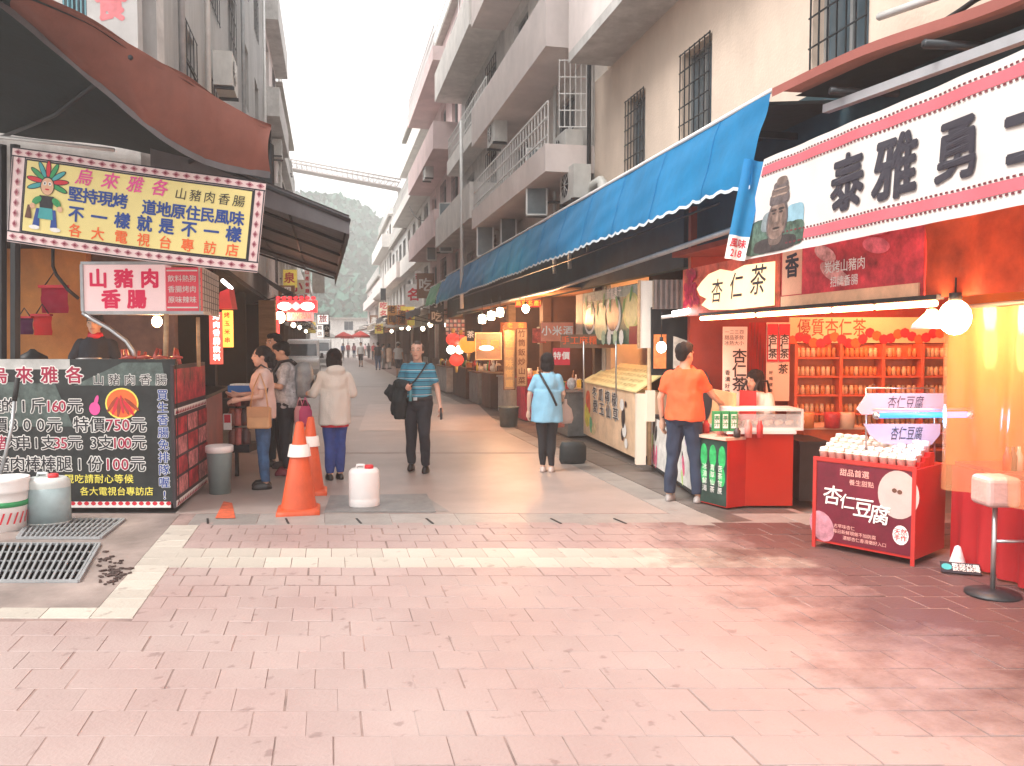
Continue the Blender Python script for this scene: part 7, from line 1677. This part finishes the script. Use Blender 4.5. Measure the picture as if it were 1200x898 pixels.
polo = stripes('polo_stripes', [(0,(.04,.20,.30)),(.28,(.012,.03,.07)),(.36,(.07,.30,.42)),(.62,(.55,.62,.62)),(.69,(.02,.06,.12)),(.78,(.05,.24,.34))], .105)
dk = mat('dark_trousers', (.014,.017,.024), .8, .2, 6, bump=.5, bscale=10); navy = mat('navy_trousers', (.02,.035,.07), .8, .2, 6); jeans = mat('blue_jeans', (.035,.10,.22), .8, .45, 7, bump=.5, bscale=12); leather = mat('black_leather', (.015,.015,.016), .35, .2); dkshoe = leather
def strap(T, pts, r, m_, name='strap'): mb = MB(); mb.tube([local(T, p) for p in pts], r, 6); return mb.build(name, m_, T)
# 1 the man in the striped polo
T, J, s, H = person(grd(490,553), facing(-4), 'man in a blue striped polo walking towards the camera, dark jacket over his arm', h=1.70, fat=.75, skin=(.60,.36,.27), hair='balding', hair_m=mat('brown_hair',(.05,.03,.02),.6,.4,30),
    top='polo', top_m=polo, sleeve=.75, top_hem=.94, tuck=True, trous_m=dk, shoe_m=leather, loose=1.15, curls=(.9,1.2),
    pose=dict(re=(-.235,.04,1.12), rw=(-.10,-.20,1.11), le=(.25,.03,1.10), lw=(.30,-.05,.86), lk=(.10,-.10,.50), la=(.11,-.02,.085), rk=(-.09,.01,.49), ra=(-.10,.09,.10), head=(0,-.03,1.575)))
# jacket draped over the forearm
jk = MB(); f_, c_ = J['re'], J['rw']
jk.tube([f_+Vector((-.03,0,.02)), f_.lerp(c_,.5)+Vector((0,-.01,.03)), c_+Vector((.02,0,.0))], [.075,.08,.05], 12)
jk.tube([f_+Vector((-.10,0,-.0)), f_+Vector((-.16,-.02,-.1)), f_+Vector((-.12,-.02,-.2))], [.06,.055,.03], 10)
jk.tube([f_.lerp(c_,.35), f_.lerp(c_,.35)+Vector((-.01,-.03,-.2)), f_.lerp(c_,.35)+Vector((-.03,-.02,-.42))], [.09,.12,.07], 12)
jk.tube([f_.lerp(c_,.1)+Vector((-.02,0,0)), f_.lerp(c_,.1)+Vector((-.05,0,-.25)), f_.lerp(c_,.1)+Vector((-.12,.0,-.38))], [.08,.09,.03], 12)
me = fuse(jk, .013, 2, fold=.03, ff=9); me.materials.append(mat('black_jacket',(.014,.02,.022),.85,.3,8)); jo = link_mesh('jacket', me); jo.location = T.location; jo.rotation_euler = T.rotation_euler; tag(jo, 'black jacket draped over the forearm of the man in the striped polo', 'jacket')
strap(T, [(.13,-.06,1.42),(.09,-.135,1.33),(.0,-.185,1.2),(-.09,-.20,1.12)], .011, leather); strap(T, [(.13,-.06,1.42),(.12,.06,1.40),(.0,.15,1.25),(-.15,.13,1.05)], .011, leather)
mb = MB(); mb.tube([local(T, J['rw']+Vector((.05,-.03,-.02))), local(T, J['rw']+Vector((.05,-.035,-.17)))], .022, 10); solo(mb, 'water_bottle', mat('bottle_teal', (.06,.25,.30), .2, .2, spec=.8), 'small teal water bottle hanging from the hand of the man in the striped polo', 'bottle')
mb = MB(); mb.cbox(J['lw']+Vector((.02,-.03,-.09)), .02, .075, .15); me = mb.mesh('phone', black); o = link_mesh('phone', me); o.location = T.location; o.rotation_euler = T.rotation_euler; tag(o, 'dark phone in the lowered hand of the man in the striped polo', 'phone')
mb = MB(); mb.lathe(local(T,(0,-.0,.945)), [(.198,0),(.198,.04),(.19,.04),(.19,0)], 22, sy=.86); mb.build('belt', leather, T)
mb = MB(); mb.cbox(local(T,(0,-.175,.965)), .05,.012,.04, T.rotation_euler.z); mb.build('buckle', steel, T)
# 2 the woman in the hooded jacket
T, J, s, H = person(grd(393,562), facing(205), 'woman in a pale cream hooded jacket and blue jeans, seen from behind, holding pink bags', h=1.60, female=True, hair='bob', top='hoodie', top_m=mat('cream_fleece',(.62,.58,.52),.9,.06,5,bump=.3,bscale=60), sleeve=1.85, top_hem=.72, boxy=.012, hood=True,
    trous_m=mat('bright_jeans',(.025,.06,.26),.8,.3,7), shoe_m=dkshoe, face=False, loose=.95, pose=dict(re=(-.24,-.0,1.12), rw=(-.16,-.2,1.08), le=(.26,-.04,1.13), lw=(.27,-.27,1.12), lk=(.07,-.02,.49), la=(.07,.01,.085), rk=(-.07,-.01,.49), ra=(-.065,.01,.085)))
mb = MB(); p = J['pelvis']; mb.lathe(local(T,(0,0,.655)), [(.168,0),(.178,.06),(.16,.06),(.15,0)], 22, sy=.8); mb.build('shirt_hem', print_red, T)
handp = local(T, J['lw']+Vector((.04,-.06,-.06)))
for k, (dx, m_, lab, sc) in enumerate(((0,cloth('pink_bag',(.80,.12,.30),.35),'bright pink shopping bag held by the woman in the cream jacket',1.0),(-.07,cloth('pale_pink_bag',(.80,.42,.46),.35),'pale pink shopping bag beside the bright pink one',.8))):
    T2 = thing('shopping_bag', lab, 'bag', handp+UC*dx-Vector((0,0,.36)), 0); q = handp+UC*dx
    mb = MB(); mb.lathe(q-Vector((0,0,.36)), [(0,0),(.075*sc,.0),(.085*sc,.08),(.08*sc,.2),(.05*sc,.26)], 14, sy=.45)
    for v in mb.v: v += Vector((.01*noise.noise(v*14), .01*noise.noise(v*17), 0))
    mb.build('body', m_, T2)
    for sd in (-1,1): mb = MB(); mb.tube([q+UC*.045*sc*sd-Vector((0,0,.11)), q+UC*.02*sd-Vector((0,0,.04)), q+Vector((0,0,.01))], .006, 5); mb.build('handle', m_, T2)
# 3 the woman with the tan bag
T, J, s, H = person(grd(310,572), facing(-72), 'woman in profile in the queue, pale tee, blue jeans and tan shoulder bag', h=1.64, female=True, hair='tied', top='tee', top_m=mat('pale_peach_tee',(.62,.45,.40),.85,.08,5,bump=.5,bscale=9), sleeve=.7, top_hem=.84, trous_m=jeans, shoe_m=leather, skin=(.58,.34,.25),
    pose=dict(re=(-.22,-.02,1.12), rw=(-.20,-.28,1.12), le=(.22,-.03,1.12), lw=(.17,-.27,1.08), chest=(0,-.01,1.27)))
T2 = thing('handbag', 'tan leather shoulder bag hanging at the side of the woman in profile', 'bag', T.location); 
fb2 = Fr(local(T, (.27,-.10,.74)), FC*0+Vector((math.cos(T.rotation_euler.z-PI/2), math.sin(T.rotation_euler.z-PI/2),0))*-1)
bm2 = MB(); bq0 = local(T, (.26,-.05,.86)); tanb = mat('tan_leather', (.55,.30,.14), .5, .12, 6)
fq = Fr(bq0-UC*.13-Vector((0,0,.14)), UC); mb = MB(); mb.fbox(fq, 0, .26, 0, .24, -.05, .05); 
b_ = mb.build('body', tanb, T2); bv = b_.modifiers.new('bevel','BEVEL'); bv.width = .02; bv.segments = 2
mb = MB(); mb.fbox(fq, .01, .25, .13, .25, .052, .058); mb.build('flap', mat('tan_leather_dark',(.45,.22,.1),.5,.12,6), T2)
mb = MB(); mb.tube([fq.p(.03,.23), fq.p(.06,.45,-.02), fq.p(.13,.62,-.05)]+[fq.p(.2,.45,-.02), fq.p(.23,.23)], .009, 6); mb.build('strap', tanb, T2)
strap(T, [(.05,-.10,1.36),(.09,-.02,1.43),(.06,.09,1.36),(.16,.03,1.1)], .012, leather)
# 4 the backpack person
T, J, s, H = person(grd(337,556), facing(-80), 'person in a grey patterned shirt in the queue wearing a silver backpack', h=1.70, hair='short', top='tee', top_m=mat('grey_print_shirt',(.45,.45,.46),.85,.5,16,bump=.5,bscale=9), sleeve=.9, top_hem=.86, trous_m=dk, shoe_m=mat('maroon_shoes',(.2,.02,.04),.5,.2), pose=dict(re=(-.22,-.03,1.12), rw=(-.16,-.25,1.12), le=(.23,-.05,1.13), lw=(.12,-.26,1.18), head=(0,-.05,1.56)), head_tilt=.35, loose=1.1)
T2 = thing('backpack', 'silver and black backpack on the back of the person in the queue', 'backpack', local(T,(0,.2,1.0))); silv = mat('silver_nylon',(.28,.30,.31),.45,.35,9,bump=.4)
mb = MB(); mb.lathe(local(T,(0,.215,.98)), [(0,0),(.13,.0),(.16,.05),(.165,.25),(.15,.38),(.09,.45),(0,.46)], 18, sx=.75, sy=.95); 
mb.build('body', silv, T2)
mb = MB(); mb.lathe(local(T,(0,.28,1.0)), [(0,0),(.1,.0),(.115,.04),(.115,.17),(.08,.22),(0,.23)], 16, sx=.7, sy=.95); mb.build('pocket', mat('dark_nylon',(.05,.055,.06),.6,.2), T2)
for x in (-.1,.1): mb = MB(); mb.tube([local(T,q_) for q_ in ((x,.13,1.4),(x,.05,1.46),(x,-.07,1.44),(x*1.15,-.14,1.3),(x*1.3,-.08,1.12),(x*1.2,.1,1.05))], .02, 6); mb.build('shoulder_strap', black, T2)
mb = MB(); mb.lathe(local(T,(.05,.2,.62)), [(0,0),(.09,0),(.11,.08),(.1,.26),(.05,.33),(0,.34)], 14, sy=.6); solo(mb, 'shoulder_bag', mat('maroon_cloth',(.12,.02,.04),.8,.2), 'dark maroon cloth bag at the hip of the backpack wearer', 'bag')
# 5 the man behind them
p = PD(322,402,10.9); T, J, s, H = person((p.x,p.y,0), facing(-35), 'man in a dark shirt standing behind the other two in the queue', h=1.80, hair='short', top='tee', top_m=mat('black_shirt',(.02,.022,.03),.85,.2,bump=.5,bscale=9), sleeve=.6, trous_m=dk, skin=(.5,.29,.2), voxel=.012)
# 6 the woman in blue
T, J, s, H = person(grd(641,553), facing(172), 'woman in a light blue shirt and black leggings seen from behind at the stalls', h=1.54, female=True, hair='bob', face=False, top='shirt', top_m=mat('sky_blue_shirt',(.22,.46,.62),.85,.08,5,bump=.5,bscale=9), sleeve=.85, top_hem=.72, boxy=.05, trous_m=mat('black_leggings',(.016,.017,.02),.8,.2), leg='long', shoe_m=mat('pale_sandal',(.6,.5,.45),.5,.1), loose=.72, skin=(.62,.4,.3),
    pose=dict(le=(.25,.03,1.12), lw=(.27,-.02,.87), re=(-.23,-.02,1.13), rw=(-.20,-.22,1.05), lk=(.07,0,.49), la=(.06,.01,.085), rk=(-.07,0,.49), ra=(-.06,.01,.085)))
strap(T, [(.10,.05,1.30),(.03,.165,1.2),(-.08,.20,1.02),(-.14,.19,.88)], .016, leather); 
q = local(T, J['rw']+Vector((-.03,-.08,-.05)))
for k, (dx, m_, lab) in enumerate(((0,cloth('clear_bag',(.72,.6,.55),.4),'translucent pale plastic bag hanging from the arm of the woman in blue'),(-.10,cloth('salmon_bag',(.65,.25,.2),.3),'salmon plastic bag held low by the woman in blue'))):
    mb = MB(); c = q+UC*dx-Vector((0,0,.30+.05*k)); mb.lathe(c, [(0,0),(.09,.01),(.11,.08),(.09,.2),(.03,.27),(.02,.33)], 14, sy=.6)
    for v in mb.v: v += Vector((.02*noise.noise(v*11), .015*noise.noise(v*15), 0))
    solo(mb, 'plastic_bag', m_, lab, 'bag')
p = G(671,543); mb = MB(); mb.lathe(Vector((p.x,p.y,0)), [(0,0),(.17,0),(.2,.05),(.19,.24),(.15,.3),(0,.31)], 18, sy=.6)
for v in mb.v: v += Vector((.02*noise.noise(v*9), .02*noise.noise(v*8), 0))
hb_ = solo(mb, 'travel_bag', mat('black_bag',(.02,.028,.03),.6,.3), 'black travel bag on the ground right of the woman in blue', 'bag')
# 7 the man in orange
T, J, s, H = person(grd(801,588), facing(155), 'man in an orange tee and dark trousers at the tea counter, seen from behind', h=1.68, hair='short', face=False, top='tee', top_m=mat('orange_tee',(.85,.13,.04),.8,.06,4,bump=.5,bscale=9), sleeve=.75, top_hem=.88, boxy=.02, trous_m=navy, shoe_m=mat('grey_shoe',(.3,.28,.27),.6,.2), loose=1.2, fat=.3, head_turn=-.5,
    pose=dict(re=(-.27,-.10,1.15), rw=(-.30,-.34,1.06), le=(.26,.02,1.11), lw=(.25,-.03,.86), lk=(.12,-.01,.49), la=(.15,.02,.085), rk=(-.12,-.02,.49), ra=(-.15,.0,.085)))
mb = MB(); mb.lathe(local(T, J['lw']+Vector((0,0,.03))), [(.03,0),(.033,.01),(.03,.025)], 12); mb.build('wristwatch', black, T)
p = G(775,590); mb = MB(); o7 = None
# 8 the tea seller
p = PD(889,430,8.95); T, J, s, H = person((p.x,p.y,-.16), facing(-58), 'tea seller with black hair, white sleeves and a red apron behind the counter', h=1.56, female=True, hair='bob', top='tee', top_m=mat('white_tee',(.75,.68,.6),.85,.05,bump=.5,bscale=9), sleeve=.95, trous_m=dk, pose=dict(re=(-.22,-.08,1.13), rw=(-.12,-.30,1.08), le=(.24,-.07,1.13), lw=(.14,-.31,1.06), chest=(0,-.03,1.27), neck=(0,-.03,1.42), head=(0,-.07,1.55)))
ap = MB(); ap.grid(lambda u, v: local(T, ((-.12+.24*u), -.165-.02*math.sin(PI*u), .85+.47*v)), 8, 8); ap.build('apron', mat('apron_red',(.5,.03,.03),.8,.1), T)
for x in (-.09,.09): strap(T, [(x,-.165,1.32),(x*.9,-.09,1.43),(x*.9,.05,1.42),(x*.5,.13,1.3)], .014, black)
# 9 the sausage seller
p = PD(112,400,9.3); T, J, s, H = person((p.x,p.y,.3), facing(10), 'sausage seller in black with a red neck scarf behind the counter', h=1.72, hair='short', top='tee', top_m=mat('black_shirt',(.02,.022,.03),.85,.2,bump=.5,bscale=9), sleeve=1.6, trous_m=dk, fat=.5, voxel=.013, pose=dict(re=(-.25,-.06,1.14), rw=(-.15,-.28,1.1), le=(.25,-.06,1.14), lw=(.13,-.28,1.1)))
mb = MB(); mb.lathe(local(T, (0,-.0,1.43)), [(.08,0),(.085,.03),(.07,.07),(.06,.03)], 16); mb.build('scarf', print_red, T)
fpl, wp_, hp_ = rect(30,540,200,560,9.6); mb = MB(); mb.slab([Vector((p.x-1.2,p.y-.15,.3)), Vector((p.x+.6,p.y-.55,.3)), Vector((p.x+.9,p.y+.5,.3)), Vector((p.x-.9,p.y+.7,.3))], .28); struct(mb.build('platform', darkwall))
# distant people
tops = {'white':(.72,.70,.68),'grey':(.35,.35,.36),'red':(.55,.05,.06),'black':(.03,.03,.035),'pink':(.7,.35,.4),'blue':(.08,.18,.4),'cream':(.62,.55,.45),'green':(.1,.25,.15),'yellow':(.7,.55,.15)}
def far(px, py, h, deg, c, legs, tc, lab, hair='short', step=.1, hem=.88, sc=.028, group=None):
    q = G(px, py); pose = dict(lk=(.09,-.02-step,.5), la=(.1,-step*1.2,.085), rk=(-.09,-.02+step*.2,.49), ra=(-.1,step,.1))
    return person((q.x,q.y,0), facing(deg), lab, h=h, hair=hair, face=False, top='tee', top_m=mat('top_'+c, tops[c], .85, .1), top_hem=hem, trous_m=mat('legs_'+tc, {'dark':(.03,.03,.04),'blue':(.06,.12,.22),'grey':(.25,.25,.25),'white':(.6,.58,.55)}[tc], .85, .1), leg=legs, pose=pose, voxel=.022, cv=.024, female=False, boxy=.02, group=group)
T, J, s, H = far(467,443,1.72,170,'white','short','dark','man in a white shirt, white cap and dark shorts walking away behind the striped polo')
mb = MB(); mb.ell(H(0,.01,.07), .1,.115,.075, 14, 8); mb.lathe(H(0,-.06,.06), [(0,0),(.09,0),(.09,.01),(0,.012)], 14); me = mb.mesh('cap', mat('cap_white',(.75,.73,.7),.8,.05)); link_mesh('cap', me, T)
far(456,433,1.62,150,'cream','long','white','person in long pale clothes standing left of the man with the white cap','bob',.02,.5)
far(449,433,1.6,100,'grey','long','grey','person in grey by the far right stalls','short',.05)
far(443,434,1.72,190,'black','long','blue','man in a dark top and blue jeans walking by the far right stalls','short',.15)
far(423,430,1.74,5,'white','short','dark','man in a white shirt and dark shorts walking towards the camera far down the street','short',.12)
far(438,422,1.68,20,'red','long','dark','person in red farther down the street, right of the man in dark shorts'); far(432,420,1.65,170,'black','long','dark','person in black among the far crowd, right of the man in dark shorts','bob')
far(415,420,1.66,10,'pink','long','blue','person in pink among the far crowd, left of the man in dark shorts','long'); far(408,419,1.7,180,'red','long','grey','person in red in the far crowd near the white minivan'); far(402,420,1.64,0,'blue','long','dark','person in blue next to the white minivan','bob')
far(411,416,1.7,30,'yellow','long','dark','person in yellow at the back of the far crowd'); far(427,416,1.66,200,'green','long','dark','person in green at the back of the far crowd'); far(419,414,1.7,0,'grey','long','dark','person in grey at the back of the far crowd','bob'); far(436,415,1.72,90,'white','long','grey','person in white at the right end of the far crowd')
far(500,440,1.66,-60,'pink','long','dark','shopper in pink partly hidden behind the striped polo by the right stalls','bob',.02); far(507,432,1.6,120,'black','long','grey','shopper in black at the stalls under the green awning','short',.02)
for k in range(14):
    px = (398,405,413,418,425,430,434,440,446,451,421,409,428,437)[k]; c = list(tops)[(k*4+1) % 9]; py = 412.5+(k*7 % 5)
    far(px, py, 1.58+.03*(k % 6), (0,170,20,190,90,-80,10)[k % 7], c, 'long', ('dark','blue','grey')[k % 3], 'tiny figure with a '+c+' top deep in the far crowd, '+ORD[k]+' of those farthest off', 'bob' if k % 3 == 0 else 'short', .08*(k % 2), group='people in the far crowd')
# ------------------------------------------------------------ the air in the street
hz_m = bpy.data.materials.new('haze_air'); hz_m.use_nodes = True; t = hz_m.node_tree; t.nodes.clear()
pv = t.nodes.new('ShaderNodeVolumePrincipled'); pv.inputs['Color'].default_value = (.97,.95,.94,1); pv.inputs['Density'].default_value = HAZE; pv.inputs['Anisotropy'].default_value = .3
ou = t.nodes.new('ShaderNodeOutputMaterial'); t.links.new(pv.outputs[0], ou.inputs['Volume'])
mb = MB(); mb.box(-165, 165, -45, 270, -1.1, 34); hzo = mb.build('haze', hz_m); hzo['kind'] = 'stuff'; hzo.display_type = 'WIRE'

bpy.data.scenes.remove(TMP)
